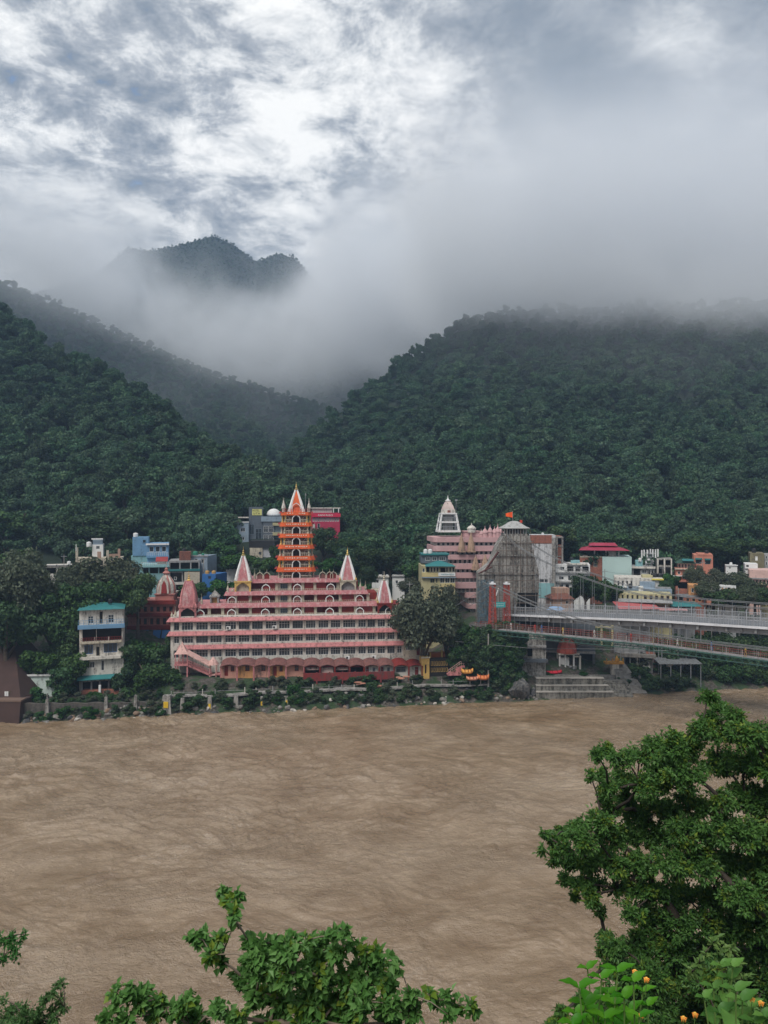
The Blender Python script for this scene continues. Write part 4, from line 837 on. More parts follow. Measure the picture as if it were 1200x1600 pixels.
m=MB(); m.lathe([(.6,0),(.75,.25),(.3,.5),(.12,.9),(.03,1.6)],(cx,cv,Y_(783.5)),8); m.build('finial',WHITE,pt)
m=MB(); m.tube([(cx+2.0,cv,Y_(803)),(cx+2.1,cv,Y_(781))],.05,5); m.box(cx+1.8,cx+2.4,cv-.1,cv+.1,Y_(782.5),Y_(780)); m.build('mast',STEEL,pt)
# right: tall unfinished building
o,fr=bld('unfinished_tower_block','tall block, raw brick above stained white plaster, right of the concrete bridge tower',829,868,836,180,8,mat('streaked_white',(.50,.50,.51),.9,dirt=.45),[('b',828,862,836,849,BRICK,.1),('w',843,850,905,910,2,1,GREY,GLASS),('w',851,856,905,910,1,1,GREY,GLASS),('b',842,866,911,934,TURQ,.12),('x',862.3,868,840,935,-.12,-.02,CONC,'corner_column')],rz=R(-8))
o,fr=bld('concrete_frame_block','open concrete frame of unfinished floors joined to the tall brick block',861,879,838,184,8,BRICK,[('o',862,869,841,852),('o',871,878,841,851),('o',862,869,855,868),('o',862,869,871,885),('o',862,869,888,903),('o',862,869,906,930),('b',860,880,838,840.5,CONC,.15),('b',860,880,852.5,854,CONC,.15),('b',860,880,868.5,870,CONC,.15),('b',860,870,885.5,887,CONC,.15),('b',860,870,903.5,905,CONC,.15),('p',870,838,880,.4,CONC),('p',878.5,838,880,.4,CONC)],rz=R(-8))
bld('grey_white_apartments','dirty white apartments with dark balconies left of the magenta roof',868,922,882,181,9,WHITE,[('w',875,882,886,891,2,1),('o',886,896,885,893),('o',899,907,885,893),('o',910,920,885,893),('b',868,922,894,896,GREY,.5),('w',873,881,901,906,2,1),('W',886,920,899,907,5,1,1,.4,WHITE,DARK),('b',868,922,908.5,910.5,GREY,.6),('W',872,920,913,922,5,1,1,.35,WHITE,DARK),('r',884,922,894,.9,GREY,.5),('b',886,918,880,882.5,OFFW,.4),('x',892,906,876,880,1,4,TURQ,'green_canopy')])
o,fr=bld('mint_wall_building','building with a huge blank mint wall, raw brick side and a flared magenta roof',906,941,870,188,9,BRICK,[('w',927,934,877,886,3,2,CREAM),('w',910,916,876,886,1,1,CREAM,DARK),('b',906,942,869,871,CREAM,.15),('x',941.3,987,869.5,912,-.6,9,MINT,'mint_wall'),('x',911,918,868,877,.2,2.2,OFFW,'stair_room'),('x',928,930,860,869,1,1.5,WHITE,'post'),('x',946,948,860,869,1,1.5,WHITE,'post'),('x',950,963,861,869.3,1.5,4,OFFW,'roof_room'),('x',966,968,861,869,1,1.5,WHITE,'post'),('x',940,998,908,913,-1.2,-.65,MINT,'canopy')])
m=MB(); m.add([(fr.x(904),-1.5,fr.z(859.5)),(fr.x(984),-1.5,fr.z(859.5)),(fr.x(978),9.5,fr.z(858)),(fr.x(910),9.5,fr.z(858)),(fr.x(922),2,fr.z(855)),(fr.x(963),2,fr.z(855)),(fr.x(960),6,fr.z(854)),(fr.x(925),6,fr.z(854))],[(0,1,5,4),(1,2,6,5),(2,3,7,6),(3,0,4,7),(4,5,6,7),(3,2,1,0)]); m.build('roof',MAG,o)
m=MB(); m.box(fr.x(927),fr.x(962),3,5,fr.z(855),fr.z(851)); m.add([(fr.x(920),1.5,fr.z(853)),(fr.x(966),1.5,fr.z(853)),(fr.x(964),7,fr.z(850)),(fr.x(922),7,fr.z(850)),(fr.x(926),3,fr.z(848.5)),(fr.x(962),3,fr.z(848.5))],[(0,1,5,4),(1,2,5),(2,3,4,5),(3,0,4),(3,2,1,0)]); m.build('upper_roof',MAG,o)
bld('cream_courtyard_house','long low cream house with a yellow roof edge and grey shutters below the mint wall',960,1036,903,176,8,OFFW,[('W',963,990,908,916,4,1,1,.5,OFFW,DARK),('x',1003,1020,899,905,1,5,YEL),('b',1018,1037,903.5,905.5,mat('bright_yellow_edge',(.6,.5,.08),.7),.5),('w',1025,1034,908,918,1,1,WHITE,WHITE),('x',1000,1024,909,924,-2,-.3,BLGREY,'shutter_wall'),('w',997,1002,914,925,1,1,OFFW,DARK)])
bld('grey_shuttered_house','grey block of small rooms with a white water drum in front of the cream house',965,1050,920,170,6,BLGREY,[('W',968,1048,923,930,8,1,1,.45,WHITE,DARK),('x',998,1005,916,924,-.8,-.2,WHITE,'white_drum'),('x',1024,1048,917,921,1,4,GREY)])
bld('cream_shop_row','row of yellow cream shop fronts right behind the far end of the glass bridge rail',966,1050,928,163,6,YEL,[('W',969,1000,930,937,4,1,1,.5,YEL,DARK),('W',1004,1048,930,937,5,1,1,.4,PEACH,DARK),('s',966,1050,936,941,-2,0,GREY,'awning')])
def sheetroof(px0,px1,yt,yb,Y0,Y1,mt,label,posts=True,name='sheet_roof'):
    a,b=W(px0,yb,Y0),W(px1,yb,Y0); zt_=H+(800-yt)/F*Y1; r=empty(name,((a.x+b.x)/2,Y0,float(land_z((a.x+b.x)/2,Y0))),label=label,cat='shed'); o_=Vector(r.location)
    m=MB(); n=int((b.x-a.x)/.35)
    for k in range(n):
        u=k/n; v_=(k+1)/n; xa=a.x+(b.x-a.x)*u-o_.x; xb=a.x+(b.x-a.x)*v_-o_.x; q=.05 if k%2 else 0
        m.add([(xa,0,a.z-o_.z+q),(xb,0,a.z-o_.z+.05-q),(xb,Y1-Y0,zt_-o_.z+.05-q),(xa,Y1-Y0,zt_-o_.z+q)],[(0,1,2,3)])
    m.build('roof',mt,r)
    m=MB(); w=(b.x-a.x)/2-.3
    for k in range(5):
        xx=-w+2*w*k/4
        m.box(xx-.07,xx+.07,.2,.34,-1,a.z-o_.z); m.box(xx-.07,xx+.07,Y1-Y0-.5,Y1-Y0-.36,-1,zt_-o_.z-.05)
    m.build('post',STEEL,r); m=MB(); m.box(-w,w,Y1-Y0-.3,Y1-Y0-.1,-1,zt_-o_.z-.2); m.build('back_wall',GREY,r); return r
sheetroof(968,1032,940,952,158,163,mat('red_sheet',(.38,.10,.10),.6,dirt=.2),'long faded red sheet roof seen over the glass bridge rail')
sheetroof(1020,1075,943,954,159,163.5,mat('pink_sheet',(.42,.2,.19),.6,dirt=.2),'shorter pink sheet roof right of the long red one')
sheetroof(1050,1098,940,948,160,164,TEAL,'teal sheet roof beyond the glass bridge, right of the pink one')
sheetroof(1066,1104,928,933,166,170,TIN,'long grey tin roof under the orange building')
bld('brown_shop','brown walled shop under the long tin roof',1068,1100,934,165,4,BRICK,[('W',1070,1098,935,940,3,1,1,.4,OCHRE,DARK)])
# telecom roof, frame and colourful houses
o,fr=bld('telecom_house','low dark house carrying a cluster of white mobile antennas on its roof',988,1023,886,186,8,GREY,[('o',990,1000,889,900),('w',1003,1010,890,896,2,1),('b',986,1024,885,888,OFFW,.6),('x',993,1004,876,886,2,5,TURQ),('W',1012,1022,890,898,2,1,1,.3,WHITE,DARK)])
am=empty('antenna_mast',W(1015,886,188),label='mast with a cluster of tall white mobile antennas on the low dark house',cat='antenna mast'); 
m=MB(); 
for a in range(4): m.tube([(math.cos(a*1.57)*.9,math.sin(a*1.57)*.9,0),(math.cos(a*1.57)*.25,math.sin(a*1.57)*.25,4.2)],.06,5)
for k in range(5): m.lathe([(1.3-.25*k*.5,.1+k*.8),(1.3-.25*k*.5,.18+k*.8)],n=8)
m.build('mast_frame',STEEL,am)
for a,(dx,h,zz) in enumerate(((-2.0,2.0,2.3),(-1.4,1.6,2.8),(-.6,2.2,2.2),(.2,1.4,3.2),(.8,2.0,2.5),(1.5,2.2,2.3),(2.1,2.0,2.6),(-.9,1.0,.6),(.5,1.0,.5))):
    m=MB(); m.box(-.15,.15,-.1,.1,0,h); m.tube([(0,0,h*.5),(-dx,0,h*.5)],.03,4); m.build('panel_antenna',WHITE,am,loc=(dx,0,zz))
for a,(dx,zz) in enumerate(((-.3,1.9),(.6,1.5))): m=MB(); m.lathe([(.4,0),(.35,.15),(.05,.22)],n=12); q=m.build('dish',WHITE,am,loc=(dx,-.3,zz)); q.rotation_euler=(R(90),0,0)
bld('open_frame_block','bare concrete frame with empty bays beside the antenna house',1026,1050,873,186,7,CONC,[('o',1029,1037,875,883),('o',1040,1048,875,883),('o',1029,1037,886,904),('o',1040,1048,886,912),('p',1028,873,915,.3,OFFW),('p',1038,873,915,.3,OFFW),('p',1049,873,915,.3,OFFW)])
bld('green_roof_lodge','pale lodge under a dark green roof left of the salmon house',1058,1085,880,187,7,CREAM,[('W',1059,1084,881,888,5,1,1,.25,WHITE,GLASS),('g',1055,1088,880,874,.3,-1,7,mat('dark_green_roof',(.03,.07,.05),.8)),('s',1066,1084,873,876,-1,2,TEAL,'lean_roof')])
bld('orange_balcony_house','orange pink house with stacked balconies and arches below the green roofed lodge',1056,1092,890,181,8,ORP,[('w',1059,1063,893,898,1,1,None,DARK),('w',1066,1073,897,905,2,1),('o',1058,1064,901,908),('o',1077,1090,892,897),('b',1054,1092,888.5,890,CREAM,.5),('b',1056,1080,907,909,ORP,.6),('o',1059,1075,911,920),('b',1052,1082,899.5,900.5,WHITE,.7),('o',1079,1090,901,912)])
bld('salmon_cube_house','salmon pink cube house with two teal shaded windows standing highest on the right',1084,1114,867,187,8,ORP,[('w',1087,1096,873.5,881,1,1,TEAL),('w',1101.5,1110,874,881.5,1,1,TEAL),('b',1086,1097,872,874.5,TEAL,.5),('b',1101,1111,872.5,875,TEAL,.5),('b',1085,1094,884.5,888,BRICK,.1),('x',1090,1113,865.5,868,-.1,8,ORP,'parapet')],zb=14)
bld('white_tank_room','small white roof room in front of the dark hill right of the salmon house',1134,1152,883.5,186,4,WHITE,[('w',1139,1142,886,889,1,1),('b',1133,1153,882.5,884,WHITE,.2)])
bld('olive_block','olive brown block with a narrow window and side balconies at the right edge',1172,1194,864.5,188,8,OLIVE,[('w',1180,1184,869,876,1,1,WHITE,WHITE),('x',1194.2,1206,866,912,1,8,GREY,'side_wing'),('v',1,1196,1199,868,873,1,1),('v',1,1196,1199,877,883,1,1)])
bld('white_parapet_house','white walled terrace house in front of the olive block',1164,1184,881,184,6,WHITE,[('o',1166,1170,883,886),('b',1163,1185,888,889.5,GREY,.2)])
o,fr=bld('pink_roof_shop','pale pink shop house with white shuttered windows at the right edge',1171,1204,891,178,8,mat('pale_pink_wall',(.56,.38,.34),.85,dirt=.3),[('W',1174,1203,906,913,5,1,1,.3,WHITE,DARK),('b',1168,1206,903,905,GREY,.6),('b',1184,1191,911,914,YEL,.3),('s',1174,1206,915,920,-1.5,0,PINK,'awning')])
bld('small_peach_house','small peach house with red tiled roof just above the bridge deck',864,895,935,162,5,PEACH,[('g',862,897,936,929,.12,-.5,5.5,TERRA),('x',868,890,919,930,3,6,PEACH,'rear_room'),('w',884,888,939,944,1,1,None,DARK)],rz=R(6))
bld('white_bank_house','white and rust painted house half hidden by trees at the right',1124,1150,915,166,6,WHITE,[('W',1126,1149,918,925,4,1,1,.4,WHITE,OCHRE)])
bld('orange_tree_house','orange walled house half hidden by trees below the orange pink house',1076,1104,915,168,6,OCHRE,[('W',1078,1103,919,926,3,1,1,.5)])
bld('tiny_white_lodge','tiny pale house low on the slope at the far right edge',1190,1206,925,168,5,YEL,[('w',1194,1198,930,936,1,1)])
# ---------------------------------------------------------------- bridges
BD=Vector((.807,-.59,0)); BN=Vector((.59,.807,0)); BRZ=math.atan2(-.59,.807)   # along the bridges, and across away from us
CAB=mat('cable_steel',(.13,.135,.14),.6,metal=.2)
# concrete bridge tower
BT=Fr(805,1040,157,R(-3)); bt=empty('bridge_tower',BT.P,BT.rz,label='huge bell shaped bare concrete gate tower of the upper bridge',cat='bridge tower'); x,z=BT.x,BT.z
out=[(748,1052),(748,897),(757,890),(766,882),(772,868),(778,853),(783,846),(787,838),(828,838),(832,848),(833,860),(836,872),(840,884),(842,897),(842,926),(808,926),(808,1052)]
def poly_face(pts): return [(x(a),z(b)) for a,b in pts]
m=MB(); D=7.5
L_=[((748,1052),(808,1052)),((748,926),(808,926)),((748,926),(842,926)),((748,897),(842,897)),((757,890),(841,889)),((766,882),(839,882)),((772,868),(835,868)),((778,853),(832,853)),((787,838),(828,838))]
def band(a,b,m_=0):
    (l0,r0),(l1,r1)=a,b; X0,X1,X2,X3=x(l0[0]),x(r0[0]),x(r1[0]),x(l1[0]); Z0,Z1=z(l0[1]),z(l1[1])
    k=(Z0+12)/40; y0=.0+max(0,(Z0-18))*.04; y1=.0+max(0,(Z1-18))*.04
    m.taper(X0,X1,y0,D-y0,Z0,X3,X2,y1,D-y1,Z1,m_)
band(L_[0],L_[1])
for i in range(2,len(L_)-1): band(L_[i],L_[i+1])
m.box(x(840),x(842),.4,D,z(1052),z(926)); m.box(x(808)+.01,x(839.8),2.5,D,z(1052),z(947),1)
BCONC=mat('board_marked_concrete',(.34,.325,.30),.93,dirt=.62,dirtc=(.06,.055,.05),var=.2,scale=.5,bump=.5,bscale=3,streak=.95)
m.build('shaft',[BCONC,DARK],bt)
for p,q,w0,w1 in ((897,748,748,842),(868,0,772,835),(846,0,783,831)):
    m=MB(); m.box(x(w0)-.12,x(w1)+.12,-.16,.0-.002,z(p)-.14,z(p)+.14); m.build('ledge',BCONC,bt)
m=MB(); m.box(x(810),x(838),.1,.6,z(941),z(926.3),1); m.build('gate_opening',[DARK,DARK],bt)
# crown: colonnade and tent roof
cx=x(806.5); cyv=3.8; hw=(x(826)-x(788))/2
m=MB(); m.box(cx-hw,cx+hw,cyv-hw,cyv+hw,z(838)+.002,z(834.5)); m.build('crown_base',BCONC,bt)
for k in range(9):
    for s in (-1,1):
        t_=-hw*.9+2*hw*.9*k/8
        m=MB(); m.box(cx+t_-.13,cx+t_+.13,cyv+s*hw*.9-.13,cyv+s*hw*.9+.13,z(834.5),z(826.5)); m.build('column',GREY,bt)
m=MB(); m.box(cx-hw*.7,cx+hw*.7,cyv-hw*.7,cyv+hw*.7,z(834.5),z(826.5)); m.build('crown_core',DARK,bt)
m=MB(); h=z(815)-z(826.5)
m.loft([[(cx+a*hw*s*(.92 if b else 1),cyv+c*hw*s,z(826.5)+t_*h) for a,c,b in ((-1,-.75,0),(-.75,-1,0),(.75,-1,0),(1,-.75,0),(1,.75,0),(.75,1,0),(-.75,1,0),(-1,.75,0))] for s,t_ in ((1.22,0),(1.24,.10),(.92,.32),(.66,.62),(.5,.84),(.3,1.0),(.02,1.06))])
m.build('crown_roof',mat('grey_roof_render',(.36,.36,.35),.85,dirt=.35),bt)
# orange flag
P=W(801,813.5,160.5); fl=empty('flag',P,label='small orange flag on top of the concrete bridge tower',cat='flag')
m=MB(); m.tube([(0,0,-1),(0,0,2.1)],.05,5); m.build('pole',STEEL,fl)
m=MB(); N=6
vs=[(0.05+ (-.9 if False else -1.5)*k/N*(-1 if False else 1),.12*math.sin(k*1.3),1.95-.35*k/N) for k in range(N+1)]+[(0.05-1.5*k/N,.12*math.sin(k*1.3)+.02,.65+.95*k/N*.3) for k in range(N+1)]
m.add(vs,[(k,k+1,N+2+k,N+1+k) for k in range(N)]); m.build('cloth',mat('saffron_cloth',(.85,.11,.02),.8),fl)
m=MB(); m.box(-.25,.25,-.2,.2,0,.6); fb=m.build('roof_lamp_box',mat('red_lamp_box',(.5,.05,.03),.6),loc=W(814,817,160.5)); tag(fb,'small red lamp box on the roof edge of the concrete tower','lamp')
# scaffolding round the tower
sc=empty('scaffolding',BT.P,BT.rz,label='thin pole scaffolding covering the river face of the concrete tower',cat='scaffolding'); g=random.Random(9)
RUST=mat('rusty_pole',(.13,.10,.085),.8,var=.3)
def topz(px):
    return z(float(np.interp(px,[740,748,757,766,772,778,784,790,828,834,840,846],[930,893,887,878,864,850,838,832,832,850,886,930])))
m=MB()
for k in range(19):
    p=742+k*5.4+g.uniform(-.8,.8); zt_=topz(p)+g.uniform(-.5,.8); zb_=z(1040) if p<806 else z(926)
    m.box(x(p)-.028,x(p)+.028,-1.0,-.93,zb_,zt_)
    if k%2: m.box(x(p)-.035,x(p)+.035,-.5,-.43,zb_,zt_)
m.build('upright',RUST,sc)
m=MB()
for k in range(17):
    py=1034-k*11.6; w=[p for p in range(742,846,2) if z(py)<topz(p)]
    if w: m.box(x(w[0]),x(w[-1]),-1.06,-.995,z(py)-.035,z(py)+.035); m.box(x(w[0]),x(w[-1]),-.56,-.5,z(py)-.035,z(py)+.035)
m.build('ledger',RUST,sc)
m=MB()
for k in range(5):
    a=748+k*11; m.tube([(x(a),-1.1,z(1030-k*8)),(x(a+22),-1.1,z(990-k*14))],.03,4)
m.build('brace',RUST,sc)
nm=bpy.data.materials.new('blue_netting'); nm.use_nodes=True; t=nm.node_tree; b=t.nodes['Principled BSDF']; b.inputs['Base Color'].default_value=(.06,.12,.16,1); b.inputs['Roughness'].default_value=.9
g_=t.nodes.new('ShaderNodeNewGeometry'); t.links.new((noise(t,g_.outputs['Position'],1.3,5,.7).ss(.38,.6)*.6+.12).k,b.inputs['Alpha'])
m=MB()
for i in range(6):
    for j in range(10):
        a0,a1=745+i*4.4,745+(i+1)*4.4; c0,c1=905+j*9,905+(j+1)*9; f=lambda p,q:(x(p),-1.2+.12*math.sin(p*.9+q*.23),z(q))
        m.add([f(a0,c1),f(a1,c1),f(a1,c0),f(a0,c0)],[(0,1,2,3)])
m.build('netting',nm,sc)
# inclined girder leaning on the left shoulder
m=MB(); m.tube([tuple(W(757,893,155.5)),tuple(W(779,862,155.5))],.22,4); m.tube([tuple(W(748,896,155.3)),tuple(W(768,886,155.3))],.16,4); tag(m.build('leaning_girder',mat('dark_red_steel',(.075,.025,.022),.7)),'dark red girder leaning against the left shoulder of the concrete tower','girder')
# --- upper bridge (in its own frame: x along, y across)
UO=Vector((27.7,156,0))
def ub(tt): return float(np.interp(tt,[-4,0,28,48,70,120],[15.8,15.9,17.2,17.6,17.8,17.2]))
gb=empty('upper_bridge',UO,BRZ,label='wide upper suspension bridge with a pale arched deck and grey mesh railings',cat='bridge'); TT=np.arange(-3,121,3.0)
PALE=mat('pale_steel',(.62,.62,.64),.5,dirt=.15); MESH=mat('grey_railing_paint',(.36,.37,.39),.5,dirt=.15)
def strip(y0,y1,zo0,zo1,name,mt,par,zf=ub,ts=TT):
    m=MB(); rings=[[(t_,y0,zf(t_)+zo0),(t_,y1,zf(t_)+zo0),(t_,y1,zf(t_)+zo1),(t_,y0,zf(t_)+zo1)] for t_ in ts]; m.loft(rings); return m.build(name,mt,par)
strip(-.25,7.4,-.12,0,'deck',mat('deck_plates',(.12,.125,.135),.6,dirt=.3),gb)
strip(-.45,-.26,-.35,.06,'edge_beam',PALE,gb); strip(7.42,7.6,-.35,.06,'edge_beam',PALE,gb)
strip(.6,.85,-1.45,-.13,'girder',mat('grey_girder',(.34,.34,.355),.6,dirt=.3),gb); strip(6.3,6.55,-1.45,-.13,'girder',MATS['grey_girder'],gb)
m=MB()
for t_ in np.arange(-2,120,2.4): m.box(t_-.14,t_+.14,.1,7.1,ub(t_)-1.0,ub(t_)-.13)
m.build('cross_beam',MATS['grey_girder'],gb)
for t_ in np.arange(-2,120,4.8): m=MB(); m.box(t_-.2,t_+.2,-.1,.6-.003,ub(t_)-1.2,ub(t_)-.36); m.build('bracket',GREY,gb)
for yy,nm_ in ((-.1,'railing'),(7.2,'railing')):
    m=MB()
    for k in range(7): 
        zz=.12+k*.21; m.loft([[(t_,yy-.02,ub(t_)+zz),(t_,yy+.02,ub(t_)+zz),(t_,yy+.02,ub(t_)+zz+.035),(t_,yy-.02,ub(t_)+zz+.035)] for t_ in TT])
    m.loft([[(t_,yy-.05,ub(t_)+1.5),(t_,yy+.05,ub(t_)+1.5),(t_,yy+.05,ub(t_)+1.58),(t_,yy-.05,ub(t_)+1.58)] for t_ in TT])
    for t_ in np.arange(-2.5,118,.42): m.box(t_-.02,t_+.02,yy-.012,yy+.012,ub(t_)+.05,ub(t_)+1.5)
    rl=m.build(nm_,MESH,gb)
    for t_ in np.arange(-2.4,118,2.4):
        m=MB(); m.box(t_-.06,t_+.06,yy-.1,yy+.1,ub(t_)-.05,ub(t_)+2.0); m.build('railing_post',MESH,rl)
def cz(tt): return float(np.interp(tt,[-2,0,5.1,12,21.1,28.4,36.7,47.9,60,80,120],[32.5,30.6,27.8,25.2,22.6,21.3,20.75,20.7,20.9,23,33]))
for yy in (-.25,7.3):
    for dz in (0,.22):
        m=MB(); m.tube([(t_,yy+(.1 if dz else 0),cz(t_)+dz*.9) for t_ in np.concatenate([np.arange(-2,50,2.0),np.arange(50,121,5.0)])],.07,5); m.build('main_cable',CAB,gb)
    for t_ in np.arange(2.4,118,2.4):
        m=MB(); m.box(t_-.022,t_+.022,yy-.02,yy+.02,ub(t_),cz(t_)); m.build('hanger',STEEL,gb)
# workers' blue tarp on the deck
m=MB(); m.taper(26,29,2,5,ub(27)+.01,26.6,28.2,2.5,4.4,ub(27)+.55); o=m.build('blue_tarp_heap',mat('pale_blue_sheet',(.22,.33,.50),.7)); o.location=UO+Vector((-20*.807+0,20*.59,0)); o.rotation_euler=(0,0,BRZ); tag(o,'heap under a pale blue sheet on the upper bridge deck near the tower','tarp')
# --- lower bridge
LO=Vector((20.3,151.5,0)); LZ=13.75
def lb(tt): return float(np.interp(tt,[-2,0,33,52,75,130],[13.5,13.6,13.9,13.3,12.7,13.4]))
lbr=empty('lower_bridge',LO,BRZ,label='narrow old suspension footbridge with red handrails above a green side truss',cat='bridge'); T2=np.arange(-2,131,3.0)
GRN=mat('green_truss_paint',(.04,.10,.08),.7,dirt=.35); RDR=mat('dull_red_rail',(.17,.05,.042),.75,dirt=.3)
strip(0,2.2,-.12,0,'deck',GREY,lbr,lb,T2)
for yy in (-.05,2.25):
    strip(yy-.06,yy+.06,-.25,-.02,'stringer',GRN,lbr,lb,T2); strip(yy-.05,yy+.05,-1.05,-.93,'stringer',GRN,lbr,lb,T2)
    m=MB()
    for t_ in np.arange(-1.8,128,1.2): 
        m.tube([(t_,yy,lb(t_)-.95),(t_+.6,yy,lb(t_)-.1),(t_+1.2,yy,lb(t_)-.95)],.035,4); m.box(t_-.03,t_+.03,yy-.03,yy+.03,lb(t_)-1,lb(t_)-.2)
    m.build('side_truss',GRN,lbr)
    strip(yy-.04,yy+.04,1.1,1.2,'handrail',RDR,lbr,lb,T2); strip(yy-.02,yy+.02,.72,.77,'handrail',RDR,lbr,lb,T2); strip(yy-.02,yy+.02,.35,.4,'handrail',RDR,lbr,lb,T2)
    m=MB()
    for t_ in np.arange(-1.8,128,.3): m.box(t_-.012,t_+.012,yy-.012,yy+.012,lb(t_)+.02,lb(t_)+1.12)
    for t_ in np.arange(-1.8,128,2.4): m.box(t_-.05,t_+.05,yy-.06,yy+.06,lb(t_)-.2,lb(t_)+1.25)
    m.build('rail_bars',RDR if yy>0 else mat('worn_pale_rail',(.30,.27,.25),.7,dirt=.5),lbr)
    def c2(tt): return float(np.interp(tt,[0,3,8,14,20,27,33,41,52,66,90,130],[23.1,22.0,20.2,18.3,16.9,15.9,15.5,15.1,14.9,15.2,18.2,26.5]))
    for dz in (0,.16):
        m=MB(); m.tube([(t_,yy-.15,c2(t_)+dz) for t_ in np.concatenate([np.arange(0,60,2.0),np.arange(60,131,5.0)])],.06,5); m.build('main_cable',CAB,lbr)
    for t_ in np.arange(2.4,100,2.4): m=MB(); m.box(t_-.02,t_+.02,yy-.17,yy-.13,lb(t_),c2(t_)); m.build('hanger',STEEL,lbr)
m=MB(); m.loft([[(t_,1.0-.02,lb(t_)-1.0-.5*math.sin(t_*.06)),(t_,1.04,lb(t_)-1.0-.5*math.sin(t_*.06)),(t_,1.04,lb(t_)-.95-.5*math.sin(t_*.06)),(t_,.98,lb(t_)-.95-.5*math.sin(t_*.06))] for t_ in T2]); m.build('wind_cable',STEEL,lbr)
# red lattice pylons, each with its own place
def pylon(px,Y,label):
    P=W(px,985,Y); r=empty('pylon',P,R(5),label=label,cat='pylon',group='red lattice pylons of the lower bridge'); m=MB(); h=W(px,913,Y).z-P.z
    a0,a1=.72,.42
    for sx_ in (-1,1):
        for sy_ in (-1,1): m.tube([(sx_*a0,sy_*a0,-1.2),(sx_*a1,sy_*a1,h)],.09,4)
    m.build('leg',mat('pylon_red',(.36,.055,.035),.6,dirt=.2),r)
    m=MB(); n=10
    for k in range(n):
        z0,z1=h*k/n,h*(k+1)/n; s0=a0+(a1-a0)*k/n; s1=a0+(a1-a0)*(k+1)/n
        for s in (-1,1):
            m.tube([(-s0,s*s0,z0),(s1,s*s1,z1)],.04,4); m.tube([(s0,s*s0,z0),(-s1,s*s1,z1)],.04,4); m.tube([(s*s0,-s0,z0),(s*s1,s1,z1)],.035,4)
            m.tube([(-s0,s*s0,z0),(s0,s*s0,z0)],.045,4)
    m.build('lattice',MATS['pylon_red'],r); m=MB(); m.box(-.6,.6,-.6,.6,h,h+.25); m.lathe([(.3,.25),(.3,.5),(.1,.55)],(0,0,h),8); m.build('saddle',PALE,r); return r
pylon(769.5,152.0,'red lattice pylon standing left of the teal sign'); pylon(791.5,153.2,'red lattice pylon standing right of the teal sign')
sg=empty('teal_sign',W(781,945,151.6),R(5),label='teal banner sign hung between the two red pylons',cat='sign'); m=MB(); m.box(-1.15,1.15,0,.06,-.55,.55); bo=m.build('board',mat('teal_board',(.02,.35,.36),.6),sg)
lettering(bo,'LAKSHMAN JHULA',0,-.02,.2,.3,WHITE,1.9); lettering(bo,'RISHIKESH',0,-.02,-.2,.28,WHITE,1.5)
m=MB(); m.tube([(-1.15,.03,.5),(-1.5,.03,.5)],.03,4); m.tube([(1.15,.03,.5),(1.5,.03,.5)],.03,4); m.build('bracket',STEEL,sg)
m=MB()
for px,Y in ((769.5,152),(791.5,153.2)):
    a=W(px,913,Y); m.tube([tuple(a),tuple(W(px-60,948,Y+6))],.05,4)
tag(m.build('anchor_cable',STEEL),'anchor cables running back down left from the red pylons','cable')
# white railings on the cliff top between tower and temple trees
m=MB(); m.tube([tuple(W(775,931,151.8)),tuple(W(779,919,151.8))],.12,4); tag(m.build('white_brace',WHITE),'short white diagonal bar above the teal sign','brace')
# ---------------------------------------------------------------- river bank
STN=mat('grey_stone',(.20,.19,.175),.95,dirt=.4,var=.3,scale=1.5,bump=.7,bscale=3)
ROCKM=mat('dark_rock',(.060,.060,.062),.92,dirt=.45,dirtc=(.20,.19,.175),var=.6,scale=2.5,bump=1.0,bscale=1.6,streak=.2)
def rock_mesh(seed,sub=3):
    import bmesh
    bm=bmesh.new(); bmesh.ops.create_icosphere(bm,subdivisions=sub,radius=1); g=np.random.default_rng(seed); pl=[(Vector(g.normal(size=3)).normalized(),g.uniform(.62,.9)) for _ in range(14)]
    for v in bm.verts:
        for n_,d_ in pl:
            q=v.co.dot(n_)
            if q>d_: v.co-=n_*(q-d_)
        v.co*=1+.16*float(fbm(v.co.x*1.7+9+v.co.z,v.co.y*1.7+v.co.z*1.3+9,5,.6))
    me=bpy.data.meshes.new('rock'); bm.to_mesh(me); bm.free(); return me
RM=[rock_mesh(i,2) for i in range(5)]
for i,me_ in enumerate(RM): me_.materials.append([STN,ROCKM,mat('pale_stone',(.42,.39,.35),.95,dirt=.3,var=.2),STN,mat('brown_stone',(.20,.14,.10),.95,var=.3)][i])
g=random.Random(21)
def rock(px,Y,s,k,label,grp=None,name='rock',dz=0):
    x_=(px-600)/F*Y; o=link(name,RM[k]); o.location=(x_,Y,float(land_z(x_,Y))+s*.15+dz); o.rotation_euler=(g.uniform(-.4,.4),g.uniform(-.4,.4),g.random()*6.28); o.scale=(s*g.uniform(.8,1.4),s*g.uniform(.7,1.1),s*g.uniform(.55,.9)); return tag(o,label,'rock',grp)
GRK='rocks along the waterline'; LRK='rough grey or brown rock in the loose stone strip along the waterline'
for i in range(190):
    px=g.uniform(36,1060); x_=(px-600)/F*147; Yb=float(bank_y(x_)); d=abs(g.gauss(.3,1.0)) if g.random()<.7 else g.uniform(0,3.4)
    if 838<px<945: continue
    rock(px,Yb+d*.9-.3+ (0 if px<1000 else g.uniform(0,6)),g.choice([.18,.25,.35,.45,.65]) ,g.choice([0,0,1,3,2,4,0,3]),LRK,GRK)
